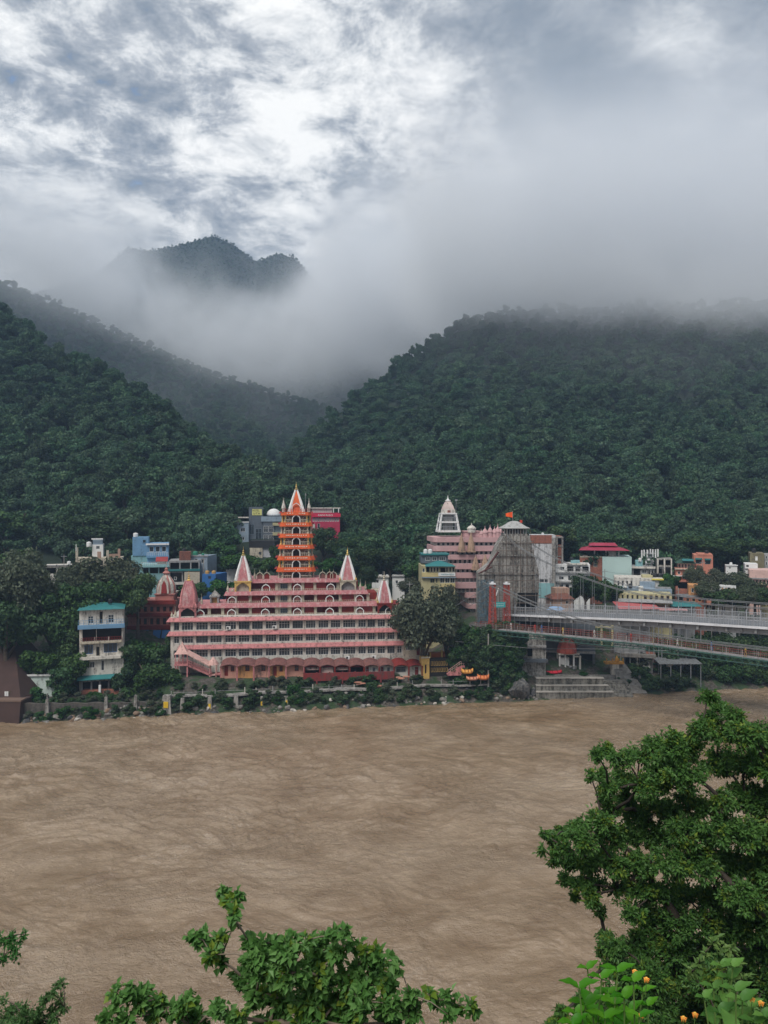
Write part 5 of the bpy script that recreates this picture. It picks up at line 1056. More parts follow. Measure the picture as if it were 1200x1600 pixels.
for px,d,s,k,l in ((511,.0,.9,1,'broad dark rock at the water below the red wall'),(692,.4,.75,0,'grey rock left of the white boulder'),(694,-.3,.55,2,'rounded white rock right at the water near the bridge cliff'),(517,1.2,.5,2,'white rock behind the broad dark rock'),(1051,1.5,1.0,2,'white rock near the small waterfall'),(740,1.2,.5,2,'pale rock on the bank under the orange rafts'),(325,1.1,.4,2,'pale rock beside the yellow marked pillar')):
    x_=(px-600)/F*147; rock(px,float(bank_y(x_))+d,s,k,l)
for i in range(92):
    px=g.uniform(40,258); x_=(px-600)/F*136; rock(px,float(bank_y(x_))+g.uniform(-.2,1.5),g.choice([.25,.35,.45,.6,.8]),g.choice([0,0,1,3,4,4,0]),'stone in the tumbled rubble under the left bank wall','rubble of the left bank')
# big boulder below the cliff
me=rock_mesh(40,4); me.materials.append(ROCKM); o=link('boulder',me,loc=W(815,1077,148.6)); o.scale=(3.1,2.4,2.35); o.rotation_euler=(.2,.1,.7); tag(o,'huge dark rounded boulder at the water below the concrete tower','boulder')
rock(832,149.6,1.3,1,'black rock leaning between the huge boulder and the ghat steps')
# promenade slab, posts and pillars
def bankpt(px,d,z_): 
    Y=143/(1-.177*(px-600)/F)+d; return Vector(((px-600)/F*Y,Y,z_))
pr=empty('promenade',(0,0,0),label='cracked concrete river walk on short piers in front of the pink temple',cat='walkway')
m=MB(); n=50; vs=[]; 
for k in range(n+1):
    px=262+(762-262)*k/n; zz=2.95+.12*math.sin(px*.05); a=bankpt(px,2.0+.3*math.sin(px*.03),zz); b=bankpt(px,4.0,zz); vs+=[(a.x,a.y,zz),(b.x,b.y,zz),(b.x,b.y,zz-.28),(a.x,a.y,zz-.28)]
m.add(vs,[(4*k+i,4*k+(i+1)%4,4*k+4+(i+1)%4,4*k+4+i) for k in range(n) for i in range(4)]+[(0,1,2,3)]); m.build('slab',CONC,pr)
gp=random.Random(4)
for px in list(range(270,770,22)):
    if gp.random()<.12: continue
    a=bankpt(px+gp.uniform(-3,3),2.2,2.9); m=MB(); h=gp.uniform(.75,1.15); m.box(a.x-.06,a.x+.06,a.y-.06,a.y+.06,2.9,2.9+h+.2); m.build('railing_post',GREY if gp.random()<.5 else OFFW,pr)
m=MB(); 
for a_,b_ in ((270,330),(340,420),(470,560),(700,756)):
    m.tube([tuple(bankpt(a_,2.2,3.7)),tuple(bankpt((a_+b_)/2,2.2,3.6)),tuple(bankpt(b_,2.2,3.72))],.03,4)
m.build('handrail',GREY,pr)
YM=mat('yellow_mark',(.65,.42,.03),.7,dirt=.2)
for i,(px,w,zt_,mk,l) in enumerate(((261,.85,3.6,1,'thick stained pillar with a yellow square at the left end of the river walk'),(285.5,.42,2.9,0,'plain grey pier between the thick pillar and the yellow marked pier'),(328,.42,2.9,1,'tapered pier with a yellow mark near the pink steps'),(369,.45,2.9,0,'plain grey pier right of the pink steps'),(409,.30,2.6,1,'slim pier with a yellow mark below the ochre rooms'),(448,.30,2.4,1,'slim pier with a faint yellow mark nearest the red wall'))):
    a=bankpt(px,1.0,0); r=empty('pier',(a.x,a.y,-.2),label=l,cat='pier',group='piers of the river walk'); m=MB(); m.taper(-w*1.25,w*1.25,-w,w,0,-w*.75,w*.75,-w*.6,w*.6,zt_+.2); m.build('shaft',CONC,r)
    if mk: m=MB(); m.slab([(-w*.5,.9 if w<.5 else 1.6),(w*.5,.9 if w<.5 else 1.6),(w*.5,1.9 if w<.5 else 2.7),(-w*.5,1.9 if w<.5 else 2.7)],(-w*.98,-w*.5)); m.build('painted_mark',YM,r)
# pink steps to the walk
SS=Fr(347,1084,144.4,R(8)); m=MB(); m.box(SS.x(334),SS.x(362),.0,2.4,-.4,.15)
for k in range(6): m.box(SS.x(338+k*1.2),SS.x(358-k*.6),.2+k*.32,2.5,.15+k*.2,.35+k*.2)
for a,b in ((334,341),(362,354)): m.tube([(SS.x(a),.1,.8),(SS.x(b),2.2,2.2)],.05,4); m.tube([(SS.x(a),.1,.1),(SS.x(a),.1,.8)],.05,4)
o=m.build('pink_steps',mat('pale_pink_steps',(.45,.28,.25),.9,dirt=.4)); o.location=SS.P; o.rotation_euler=(0,0,SS.rz); tag(o,'small flight of faded pink steps with rails down to the river walk','steps')
# retaining wall with balustrade left of the temple and the brown slipway wall at the far left
m=MB(); vs=[]
for k in range(41):
    px=36+(258-36)*k/40; a=bankpt(px,1.4,0); zz=3.0-.02*k+.1*math.sin(k); vs+=[(a.x,a.y,-1),(a.x,a.y,zz),(a.x,a.y+.5,zz),(a.x,a.y+.5,-1)]
m.add(vs,[(4*k+i,4*k+4+i,4*k+4+(i+1)%4,4*k+(i+1)%4) for k in range(40) for i in range(4)]+[(3,2,1,0),(160,161,162,163)])
o=m.build('retaining_wall',mat('dark_rubble',(.10,.09,.08),.95,dirt=.5,var=.4,scale=2.5,bump=.8,bscale=3)); tag(o,'low rubble retaining wall under the left bank bushes','wall')
for i,(px,l) in enumerate(((74,'grey stub post on the low left wall, below the blue white drums'),(166,'grey stub post on the low left wall below the cream house'),(212,'grey stub post on the low left wall, nearest the thick pillar'))):
    a=bankpt(px,1.2,0); m=MB(); m.taper(a.x-.35,a.x+.35,a.y-.3,a.y+.3,1.0,a.x-.22,a.x+.22,a.y-.2,a.y+.2,3.7); m.box(a.x-.1,a.x+.1,a.y-.1,a.y+.1,3.7,4.7 if i==0 else 3.9); tag(m.build('stub_post',CONC),l,'post','stub posts on the left wall')
BRN=mat('brown_mud_wall',(.055,.032,.027),.95,dirt=.2,dirtc=(.05,.035,.03),var=.15,bump=.3)
sl=empty('slipway',(0,0,0),label='bare dark brown sloping river wall with a lighter ledge at the far left',cat='wall')
m=MB(); a=W(-60,1130,130); b=W(35,1128,132.0); m.taper(a.x,b.x,130.5,136,-1,a.x,b.x-.3,132.0,136,W(0,1099,131).z); m.build('lower_wall',BRN,sl)
m=MB(); m.taper(a.x,b.x-1.0,133.5,150,W(0,1099,131).z-.3,a.x,W(22,1000,146).x,146,151,W(0,1000,146).z); m.build('upper_slope',BRN,sl)
m=MB(); m.box(a.x,b.x-.2,131.9,134,W(0,1099,131).z+.002,W(0,1096.5,131).z); m.build('ledge',mat('tan_ledge',(.16,.105,.08),.9,dirt=.3),sl)
nb=empty('notice',W(10,1092,134.5),label='small white notice panel on a dark red stand on the brown slope',cat='notice'); m=MB(); m.box(-.33,-.03,0,.06,.5,1.35); m.box(.03,.33,0,.06,.5,1.35); m.build('panel',WHITE,nb); m=MB(); m.lathe([(.3,-.4),(.25,.1),(.05,.5)],n=8); m.build('stand',MAROON,nb)
# sunken white hut, slabs and drums on the left
bld('white_mural_hut','low white and mint painted hut with a broken end in the left bushes',38,92,1056,141.5,4,mat('mint_white_wall',(.50,.58,.54),.85,dirt=.4),[('b',36,92,1053.5,1056,WHITE,.3),('o',60,86,1040,1050)],rz=R(3),roofmat=OFFW)
bld('tan_ruin_wall','small ruined tan wall end just right of the white painted hut',93,107,1062,141.6,1.0,mat('tan_plaster',(.42,.33,.24),.9,dirt=.4),[])
bld('blue_shade_stall','dark stall with a blue cloth front below the white villa',90,124,988,152,5,DGREY,[('o',92,122,994,1008),('b',88,124,988,990,BLUE,.5),('w',60,61,1,2)][:2])
for i,(px,py,l) in enumerate(((104,1087,'white slab table on the left bank below the cream house'),(287,1077,'white slab bench between two piers of the river walk'))):
    m=MB(); p=W(px,py,142.5 if i==0 else 144.3); m.box(-.75,.75,-.35,.35,0,.16); m.box(-.5,-.35,-.2,.2,-.9,-.002); m.box(.35,.5,-.2,.2,-.9,-.002); tag(m.build('slab_table',WHITE,loc=p),l,'table')
# cliff under the bridge heads
def cliff():
    n,mz=60,26; v=[]
    for i in range(n+1):
        for j in range(mz+1):
            px=700+(813-700)*i/n; tz=j/mz; top=float(np.interp(px,[700,716,730,760,846],[4.5,7,13.5,14.2,13.8])); Y=150.5+1.8*tz+.9*float(fbm(px*.06,tz*6,4))+ (2.2 if px>838 else 0)
            if px<730: Y+=(730-px)*.12
            if j==mz: Y+=5
            v.append(((px-600)/F*Y,Y,.5+(top-.5)*min(1,j/(mz-1))))
    f=[(i*(mz+1)+j,(i+1)*(mz+1)+j,(i+1)*(mz+1)+j+1,i*(mz+1)+j+1) for i in range(n) for j in range(mz)]
    return mesh_np('cliff',v,f,ROCKM,smooth=False)
MATS['cliff_rock']=None; del MATS['cliff_rock']
ROCKD=mat('cliff_rock',(.028,.03,.026),.95,dirt=.4,dirtc=(.07,.068,.06),var=.5,scale=1.2,bump=1.0,bscale=2,streak=.6)
tag(cliff(),kind='structure')
# red rafts / orange crates and the red inflatable
def hull(name,px,py,Y,L,B,Hh,mt,label,cat,rz=0,grp=None,box=False):
    P=W(px,py,Y); r=empty(name,P,rz,label=label,cat=cat,group=grp); m=MB(); n=14
    rings=[]
    for k in range(n+1):
        t_=k/n; w=B/2*math.sin(PI*min(max(t_*.9+.05,0),1))**.35; up=Hh*.35*(2*t_-1)**4
        rings.append([((t_-.5)*L,w*math.cos(a),up+Hh*.45*(1+math.sin(a))) for a in [2*PI*q/10 for q in range(10)]])
    m.loft(rings); m.build('hull',mt,r,smooth=True)
    for q in (-.25,.05,.3):
        m=MB(); m.tube([(q*L,-B*.49,Hh*.5),(q*L,-B*.3,Hh*.97),(q*L,B*.3,Hh*.97),(q*L,B*.49,Hh*.5)],.07,5); m.build('strap',MAROON,r)
    return r
ORR=mat('orange_raft_skin',(.62,.19,.06),.6,dirt=.25); ORR2=mat('yellow_orange_skin',(.66,.32,.07),.6,dirt=.2)
GR='stacked rafts on the bank by the cliff'
hull('raft',730,1053,148.5,2.3,1.5,.95,ORR2,'yellow orange raft lying highest, behind the two others',"raft",.1,GR); hull('raft',738,1063,147.6,2.4,1.5,.75,mat('pale_orange_skin',(.58,.25,.15),.6,dirt=.3),'faded pale orange raft in the middle of the three',"raft",.05,GR); hull('raft',755,1062.5,147.8,2.3,1.5,1.0,ORR,'bright orange raft lying furthest right of the three','raft',-.05,GR)
hull('red_raft',861,1053,155.4,4.4,1.6,.7,mat('crimson_raft',(.5,.02,.04),.55),'long crimson raft turned over on the terrace above the ghat','raft',.02)
for i,(px,py,l) in enumerate(((298,1062,'salmon plank heap beside the legs of the pink stair'),(355,1066,'round salmon pot below the lower pink steps'),(425,1066,'long salmon slab heap below the ochre rooms'),(565,1067,'orange tinted slab heap in front of the red wall'),(630,1058,'orange slab lying in front of the cream rooms'),(588,1073,'pink stone slab leaning on the river walk'))):
    m=MB(); gg=random.Random(i); 
    for q in range(5): a=gg.uniform(-.9,.9); b=gg.uniform(-.3,.3); m.taper(a-.5,a+.5,b-.25,b+.25,-.3+.1*q,a-.4,a+.35,b-.2,b+.2,-.12+.1*q)
    o=m.build('slab_heap',mat('salmon_debris',(.42,.20,.14),.9,dirt=.4),loc=W(px,py,145.6)); o.scale=(1.15,1,1); tag(o,l,'slabs')
# yellow hut and stair by the big tree
bld('yellow_gate_hut','small yellow hut with a dark doorway right of the cream rooms',659,671,1028,149.6,2.5,GOLD,[('w',663.5,667,1038,1053,1,1,GOLD,DARK),('b',658,672,1026,1028.5,CREAM,.2)],rz=R(8))
bld('orange_yard_wall','dull orange yard wall with cream posts under the big tree',671,716,1020,153,1,mat('dull_orange_wall',(.33,.10,.045),.9,dirt=.4),[('p',690,1016,1030,.3,GOLD),('p',672,1018,1030,.3,GOLD),('b',671,716,1027,1029,CREAM,.1)],rz=R(8),cat='wall')
bld('dark_arched_store','dark store with yellow lattice windows under the orange yard wall',672,705,1030,150.6,2,DARK,[('W',673,700,1033,1040,7,1,1,.25,GOLD,DARK),('W',673,700,1043,1050,7,1,1,.25,GOLD,DARK)],rz=R(8))
ps=empty('pink_yard_stair',W(712,1054,148.6),R(8),label='pink railed stair climbing to the right beside the orange rafts',cat='stair'); m=MB()
for k in range(10): m.box(-1.6+k*.26,-1.3+k*.26,0,1.3,-.2,.1+k*.17)
m.box(1.0,1.9,0,1.3,-.2,1.75); m.build('steps',PINK,ps); m=MB(); m.tube([(-1.6,0,.9),(1.0,0,2.6),(1.9,0,2.6)],.05,4); m.tube([(-1.6,0,.5),(1.0,0,2.2),(1.9,0,2.2)],.04,4)
for k in range(8): m.box(-1.55+k*.45,-1.49+k*.45,-.03,.03,.1+k*.3 if k<6 else 1.75,.95+k*.3 if k<6 else 2.6)
m.build('railing',mat('pale_pink_steps',(.45,.28,.25)),ps)
# concrete pier of the old ghat and terrace under the deck
bld('concrete_abutment','grey concrete abutment with dark slots under the lower bridge head',812,853,988,153.6,5,mat('abutment_concrete',(.33,.32,.30),.93,dirt=.6,dirtc=(.07,.065,.06),var=.2,bump=.3),[('o',824,832,1013,1026),('b',810,853,1008,1011,GREY,.5),('b',812,855,1029,1034,DGREY,.8)],rz=R(-3),zb=3)
bld('platform_house','dark house of open floors standing under the bridge decks',845,930,969,159.5,6,DGREY,[('o',856,872,985,996),('o',874,890,985,996),('o',892,910,985,996),('o',912,928,985,996),('b',852,932,998,1001,GREY,.6),('w',890,895,1004,1012,1,1,CREAM,BRICK),('w',897,902,1004,1012,1,1,CREAM,BRICK),('b',853,930,1016,1019,GREY,1.0),('o',856,880,1021,1040),('o',884,926,1021,1040)],zb=5,inner=DARK)
yf=empty('cream_gantry',W(940,998,161),label='pale cream open frame with three posts behind the lower bridge rail',cat='frame'); k_=161/F
m=MB()
for p in (924.5,940,957): m.box((p-940)*k_-.2,(p-940)*k_+.2,0,.4,-1.5,21*k_)
m.build('post',YEL,yf); m=MB(); m.box(-19*k_,20*k_,-.1,.5,17*k_,19*k_); m.build('beam',YEL,yf)
# small shrine with red dome
sh=empty('red_dome_shrine',W(889,1049,157.2),label='small white shrine with a chunky faded red dome under the lower bridge',cat='shrine'); k_=157.2/F; m=MB(); z1=26*k_
for a,b in ((-2.1,-1.8),(-.9,-.6),(.9,1.2)): m.box(a,b,0,.3,-.8,z1)
m.box(-2.1,-.6,2.0,2.3,-.8,z1); m.box(-1.8,.2,.6,2.0,-.8,z1*.8); m.build('wall',WHITE,sh); m=MB(); m.box(-2.3,2.2,-.3,2.6,z1+.001,z1+.3); m.build('slab',OFFW,sh)
m=MB(); m.box(1.2,2.6,0,.5,22*k_,24*k_); m.box(2.2,2.6,.1,.4,-.8,22*k_-.002); m.build('porch',OFFW,sh)
m=MB(); NR=10; rings=[[(-.2+r_*math.cos(2*PI*q/NR),1.1+r_*math.sin(2*PI*q/NR),z1+.3+h_) for q in range(NR)] for r_,h_ in ((2.1,0),(2.15,.5),(1.9,1.4),(1.5,2.3),(1.1,3.0),(.5,3.3),(.02,3.4))]; m.loft(rings); m.build('dome',mat('faded_red_dome',(.48,.11,.08),.75,dirt=.35),sh)
# ghat: river steps
gh=empty('ghat_steps',(0,0,0),label='broad stained concrete ghat stepping into the river right of the boulder',cat='steps')
GC=mat('ghat_concrete',(.22,.21,.19),.93,dirt=.8,dirtc=(.05,.048,.04),var=.2,bump=.4)
for i,(p0,p1,yt_,Y) in enumerate(((838,958,1082,148.6),(838,950,1072,149.5),(838,943,1060.5,150.4))):
    a,b=W(p0,yt_,Y),W(p1,yt_,Y+.3); zt_=a.z; m=MB(); m.box(a.x,b.x,Y,Y+4,-1,zt_); m.box(a.x,b.x+.05,Y-.12,Y+1.2,zt_+.002,zt_+.14,1); m.build('tier',[GC,mat('pale_ghat_edge',(.34,.32,.29),.9,dirt=.3)],gh)
for i in range(9):
    Y=148.9+i*.40; a,b=W(938,1087-i*2.7,Y),W(990-i*1.2,1087,Y); m=MB(); m.box(a.x,b.x,Y,Y+1.2,-.6,max(.15,W(0,1087-i*2.9,Y).z)); m.build('stair_step',GC,gh)
m=MB(); a=W(962,1060,154); b=W(1012,1082,152); m.add([(a.x,152,.2),(b.x,152,.2),(a.x+3,157,5.2),(a.x+.6,157,5.2),(a.x,152,.2-1),(b.x,152,-.8)],[(0,1,2,3)]); tag(m.build('broken_slab',STN),'tilted broken stone slab beside the right end of the ghat steps','slab')
# terrace behind the ghat
m=MB(); a,b=W(838,1056,155.5),W(1000,1056,155.5); m.box(a.x,b.x,155.0,161,-1,3.1); tag(m.build('terrace',STN),kind='structure')
# long flat terrace building, viewing balcony
bld('long_terrace_house','long open terrace with grey parapet and thin columns left of the tin shed',975,1020,1025,158.5,5,GREY,[('o',977,993,1028,1048),('o',997,1009,1028,1048),('b',971,1024,1021,1026,STN,1.2),('p',996,1026,1050,.3,OFFW),('p',1013,1026,1050,.3,OFFW)],zb=2,inner=DARK)
bld('brick_room','small brick room at the right end of the long terrace',1010,1024,1022,159.5,3,BRICK,[('w',1014,1018,1030,1036,1,1,None,DARK)],zb=2)
og=empty('orange_shrine',W(962,1048,156),label='small orange and gold shrine platform above the ghat stair',cat='shrine'); k_=156/F; m=MB(); m.box(-2.1,1.8,0,1.6,10*k_,13*k_)
for a in (-1.9,-.6,.7,1.6): m.box(a-.08,a+.08,0,.16,13*k_+.001,19*k_)
m.build('platform',mat('gold_orange_paint',(.55,.27,.05),.8,dirt=.35),og); m=MB(); m.lathe([(.45,0),(.4,.5),(.25,.9),(.05,1.3)],(.4,.6,13*k_),8); m.build('idol',MATS['gold_orange_paint'],og); m=MB(); m.box(-.8,.8,.2,1.2,-1.5,10*k_-.002); m.build('pedestal',OFFW,og)
ts=sheetroof(1031,1098,1027,1038,155.5,160,TIN,'grey corrugated sheet shed standing on thin posts under the lower bridge',name='tin_shed')
# waterfall from the drain
ds=empty('drain_outfall',(0,0,0),label='small white waterfall dropping off a brown drain slab into the river',cat='outfall'); m=MB(); a,b=W(1022,1066,157.5),W(1083,1066,157.5); m.box(a.x,b.x,156.5,159,a.z-.35,a.z); m.build('slab',mat('brown_stone',(.20,.14,.10)),ds)
m=MB(); n=24; top=a.z-.05
for k in range(n):
    xx=W(1066+k*.55,0,156.4).x; m.tube([(xx,156.5,top),(xx+.02,156.25,top-.3),(xx+random.uniform(-.08,.08),156.1,.0)],[.03,.05,.09],4)
m.build('falling_water',mat('white_water',(.55,.50,.45),.4),ds)
bld('orange_pillar_house','small ochre pillar house at the waterline far right',1150,1160,1062,159.5,2,GOLD,[('w',1153,1157,1066,1074,1,1,GOLD,OCHRE)])
# white truss gangway sticking out of the cliff greenery
m=MB(); A_,B_,C_=W(735,1003.5,149.5),W(755,1001,149.5),W(755,1006.5,149.5)
m.tube([tuple(A_),tuple(B_)],.06,4); m.tube([tuple(A_),tuple(C_)],.06,4)
for k in range(1,7): m.tube([tuple(A_.lerp(B_,k/6)),tuple(A_.lerp(C_,k/6))],.04,4); m.tube([tuple(A_.lerp(B_,k/6)),tuple(A_.lerp(C_,(k-1)/6))],.03,4)
tag(m.build('white_truss',WHITE),'small white triangular truss poking out of the cliff greenery','truss')
pm=MB(); a=bankpt(763,1.8,0); pm.lathe([(.22,1),(.16,5),(.13,13)],(a.x,a.y,0),8); tag(pm.build('mast_pole',CONC),'tall thin grey pole on the bank in front of the bridge cliff','pole')
# thin wires crossing in front of the cliff
m=MB(); pts=[W(p,q,Y) for p,q,Y in ((700,1001,149.5),(760,1007,148.8),(830,1013,147),(930,1014,143),(1100,1018,135),(1200,1022,130))]; m.tube([tuple(p) for p in pts],.03,4); tag(m.build('ropeway_wire',STEEL),'thin wire running under the lower bridge across the cliff','wire')
# ---------------------------------------------------------------- trees and bushes of the town and bank
def one_kind(seed,lobes,n,size,lm,flat,cat,name,trunk):
    """unit-size plant, radius 1, height 2 (crown from .5 up when it has a trunk)"""
    g=np.random.default_rng(seed); c=[];r=[]
    base=.9 if trunk else .35
    for i in range(lobes):
        a=g.random()*2*PI; q=math.sqrt(g.random())*.70; h=g.random(); c.append((math.cos(a)*q,math.sin(a)*q,base+(1.9-base)*h*(1-.45*q*q)-.1)); s=.22+.2*g.random(); r.append((s,s,s*flat))
    c.append((0,0,base+.3)); r.append((.5,.5,.42))
    v,f=leaves(c,r,n,size,g,shell=.45); me=bpy.data.meshes.new(name)
    o=mesh_np('crown',v,f,lm); me=o.data; bpy.data.objects.remove(o)
    gg=random.Random(seed); m=MB()
    if trunk:
        m.tube([(0,0,-.35),(gg.uniform(-.05,.05),0,.5),(gg.uniform(-.1,.1),.05,1.2)],[.085,.06,.03],6)
        for i in range(6): a=gg.random()*6.28; m.tube([(0,0,.4+.07*i),(math.cos(a)*.3,math.sin(a)*.3,.85+.05*i),(math.cos(a)*.66,math.sin(a)*.66,1.2+.08*i)],[.04,.025,.01],4)
    else:
        for i in range(9): a=gg.random()*6.28; m.tube([(0,0,-.1),(math.cos(a)*.3,math.sin(a)*.3,.5),(math.cos(a)*.55,math.sin(a)*.55,1.1)],[.03,.02,.008],4)
    o=m.build('trunk',BARK,smooth=True); tm=o.data; bpy.data.objects.remove(o); return me,tm
GREYG=leafmat('grey_green_leaves',(.026,.040,.024),(.066,.084,.052),(.13,.15,.095),obvar=.15)
BUSHG=leafmat('bush_leaves',(.012,.035,.012),(.03,.08,.022),(.075,.15,.04),obvar=.2)
PK={'dense':one_kind(51,18,8000,.062,LM2,.8,'tree','t',True),'olive':one_kind(52,24,9000,.052,GREYG,.75,'tree','t',True),'fresh':one_kind(53,14,3600,.10,BUSHG,.75,'tree','t',True),
    'bush':one_kind(54,12,2600,.12,BUSHG,.8,'bush','t',False),'dbush':one_kind(55,12,2600,.12,LM2,.8,'bush','t',False),'obush':one_kind(56,12,2200,.10,GREYG,.7,'bush','t',False)}
gt=random.Random(33)
def plant(kind,px,yt,yb,w,Y,label,group=None,name=None):
    """a plant whose crown top is at photo row yt, foot at yb, w photo pixels wide"""
    P=W(px,yb,Y); h=(yb-yt)*Y/F; cm,tm=PK[kind]; bush='bush' in kind
    r=empty(name or ('bush' if bush else 'tree'),P,gt.random()*6.28,label=label,cat='bush' if bush else 'tree',group=group)
    rr=w*Y/F/2; hh=h/(2.05); a=link('crown',cm,r); b=link('stems' if bush else 'trunk',tm,r); r.scale=(rr,rr,hh); return r
T=plant
T('olive',30,848,1015,120,147,'huge grey green tree at the left edge, beside the brown slope'); T('olive',-30,880,1030,120,146,'grey green tree cut by the left edge of the picture'); T('dense',80,905,1040,105,149,'dark full tree between the left edge tree and the cream house')
T('dense',10,925,1060,120,142,'dark drooping tree leaning over the brown slope'); T('dense',105,975,1062,70,148,'dark tree tight against the left side of the cream house'); T('fresh',20,846,925,80,168,'fresh green tree on the slope behind the left edge tree')
T('olive',165,862,985,130,158,'broad olive tree directly behind the teal roofed house'); T('olive',118,872,985,80,157,'olive tree left of the broad one behind the teal roofed house'); T('dense',215,890,985,70,156,'dark tree touching the maroon house'); T('dense',150,900,1010,100,152,'dark tree low behind the teal roofed house')
T('fresh',62,1005,1070,60,142.5,'bright bush-like tree above the mint painted hut'); T('fresh',112,1010,1075,50,143,'green tree at the foot of the cream house, left side')
T('bush',100,1035,1090,60,141.5,'green bush just right of the tan wall end'); T('bush',62,1068,1100,46,140.5,'low green bush in front of the mint painted hut'); T('bush',140,1082,1112,60,140,'bright low bush at the water under the brick terrace'); T('bush',112,1090,1110,36,139.5,'small bright bush left of the brick terrace')
T('bush',185,1085,1106,44,140.6,'small low bush right of the brick terrace'); T('fresh',222,990,1060,70,150,'green tree on the gully slope right of the cream house'); T('bush',205,1000,1055,50,147,'leafy bush high in the gully beside the cream house')
T('bush',235,1010,1065,64,146,'leafy bush in the gully below the blue tarps'); T('fresh',248,1030,1100,70,142.5,'big leafy green clump left of the thick pillar'); T('bush',215,1045,1100,60,141.5,'green bush in the gully foot right of the cream house'); T('dbush',190,1030,1080,40,143,'dark bush hugging the right foot of the cream house'); T('bush',258,985,1030,30,150,'green bush against the left wall of the pink temple')
T('dbush',30,1075,1110,40,136,'dark bush beside the brown ledge')
# behind the temple
for px,yt,yb,w,Y,k,l in ((345,838,890,52,196,'fresh','tree between the blue box house and the grey hotel'),(375,858,900,60,188,'fresh','bright tree behind the upper left pink spire'),(418,866,905,46,180,'fresh','bright green tree just left of the orange tower base'),(430,850,893,24,185,'dense','slim dark tree touching the left side of the orange tower'),(300,905,945,50,172,'fresh','tree behind the small grey pavilion of the temple'),(350,900,945,60,172,'fresh','green tree behind the left temple terraces'),(392,885,925,44,176,'dense','dark tree behind the upper left temple terrace'),
    (505,820,885,60,205,'dense','dark tree beside the red hotel and orange tower'),(550,835,900,70,202,'dense','dark tree up the slope right of the orange tower'),(515,868,905,60,185,'fresh','green tree behind the terrace arches right of the orange tower'),(575,850,915,60,195,'dense','dark tree above the low white house'),(610,855,910,60,196,'dense','dark tree above the plain white shed'),(575,880,930,34,178,'dense','reddish dark tree between upper right spires'),
    (645,872,915,40,180,'fresh','light green tree left of the yellow guesthouse'),(640,900,940,50,172,'olive','olive tree above the big tree'),(565,905,940,40,172,'fresh','low tree behind the right temple terraces')):
    T(k,px,yt,yb,w,Y,l)
T('olive',662,905,1065,118,152,'big grey green tree hanging over the right end of the pink temple'); T('olive',697,930,1050,80,153,'grey green tree between the big hanging tree and the bridge cliff'); T('dense',640,960,1050,60,156,'dark tree in the shade under the big hanging tree'); T('olive',703,908,1000,42,160,'narrow olive tree in front of the yellow guesthouse')
g=random.Random(8); LC='leafy bush clinging to the dark cliff under the bridge heads'; GC_='bushes clinging to the bridge cliff'
for i in range(110):
    px=g.uniform(706,812); py=g.uniform(985,1074); w=g.uniform(20,38)
    T('dbush' if g.random()<.72 else 'bush',px,py-w*.55,py+w*.45,w,150.0+.9*g.random(),LC,GC_)
T('fresh',725,968,1015,60,152,'green tree on the cliff edge left of the red pylons'); T('dense',752,980,1080,50,150.5,'dark tangle of tree hanging down the cliff under the pylons'); T('bush',781,968,985,24,152,'bush growing under the teal sign')
# between the right hand houses
for px,yt,yb,w,Y,k,l in ((915,893,955,60,166,'dense','dark round tree in front of the mint walled building, left side'),(945,900,955,56,166,'fresh','green tree in front of the mint wall'),(895,915,950,40,168,'dense','dark tree right behind the small peach house'),(1045,892,925,36,178,'fresh','green tree beside the bare concrete frame'),(1040,905,935,26,172,'dense','small dark tree right of the grey shuttered block'),
    (1115,885,945,60,172,'olive','olive tree beside the orange pink house'),(1150,890,950,70,170,'olive','olive tree half covering the white and rust house'),(1100,905,950,50,166,'olive','thin olive tree over the tin roof end'),(1180,905,955,60,166,'olive','olive tree below the pink shop house'),(1130,915,958,60,162,'fresh','green tree just above the bridge rail at the right'),(1165,915,960,60,161,'olive','olive tree above the bridge rail, near the right edge'),(1205,915,960,60,161,'dense','dark tree cut by the right edge above the bridge rail'),
    (1085,880,930,40,176,'olive','olive tree in front of the orange pink house balconies')):
    T(k,px,yt,yb,w,Y,l)
# tall lighter trees standing out of the forest foot
for px,yt,yb,w,Y,k,l in ((878,815,862,56,200,'fresh','yellow green tree crown above the tall brick block'),(12,788,850,80,205,'fresh','light green feathery tree at the left edge of the forest foot'),(140,800,860,100,200,'dense','large dark tree above the white hillside house'),(1100,835,880,90,198,'dense','dark round tree above the salmon cube house'),(950,830,880,80,202,'dense','dark tree behind the magenta roof'),(1165,840,885,80,200,'dense','dark tree behind the olive block'),(1010,830,890,80,202,'dense','dark tree behind the antenna mast')):
    T(k,px,yt,yb,w,Y,l)
# under the bridges on the right: dark riverside wood
LW='dark tree of the shaded riverside wood under the bridges at the right'; GW='riverside wood under the bridges'
for px,yt,yb,w,Y in ((1040,985,1050,70,163),(1075,990,1060,80,162),(1110,985,1065,80,163),(1150,985,1070,90,163),(1190,985,1075,90,164),(1220,990,1075,80,162),(1000,990,1040,50,165),(1095,1020,1080,70,160.5),(1130,1015,1080,70,160.5),(1170,1020,1080,80,161),(1205,1025,1082,70,161),(1060,1035,1075,50,160)):
    T('dense',px,yt,yb,w,Y,LW,GW)
for px,yt,yb,w,Y,k,l in ((1003,1040,1078,56,155.5,'bush','green bush above the broken slab by the ghat'),(1020,1050,1074,40,156.5,'bush','green bush left of the drain slab'),(905,1050,1063,34,154,'bush','low bush on the ghat terrace under the red domed shrine'),(850,1050,1062,30,154,'dbush','dark bush on the ghat terrace next to the boulder'),(975,1052,1068,30,155,'dbush','dark bush behind the orange shrine'),(1180,1050,1080,40,159.5,'obush','brownish bush at the waterline at the far right')):
    T(k,px,yt,yb,w,Y,l)
LV='small weed clump along the rubble wall of the left bank'; GV='weeds along the left bank wall'
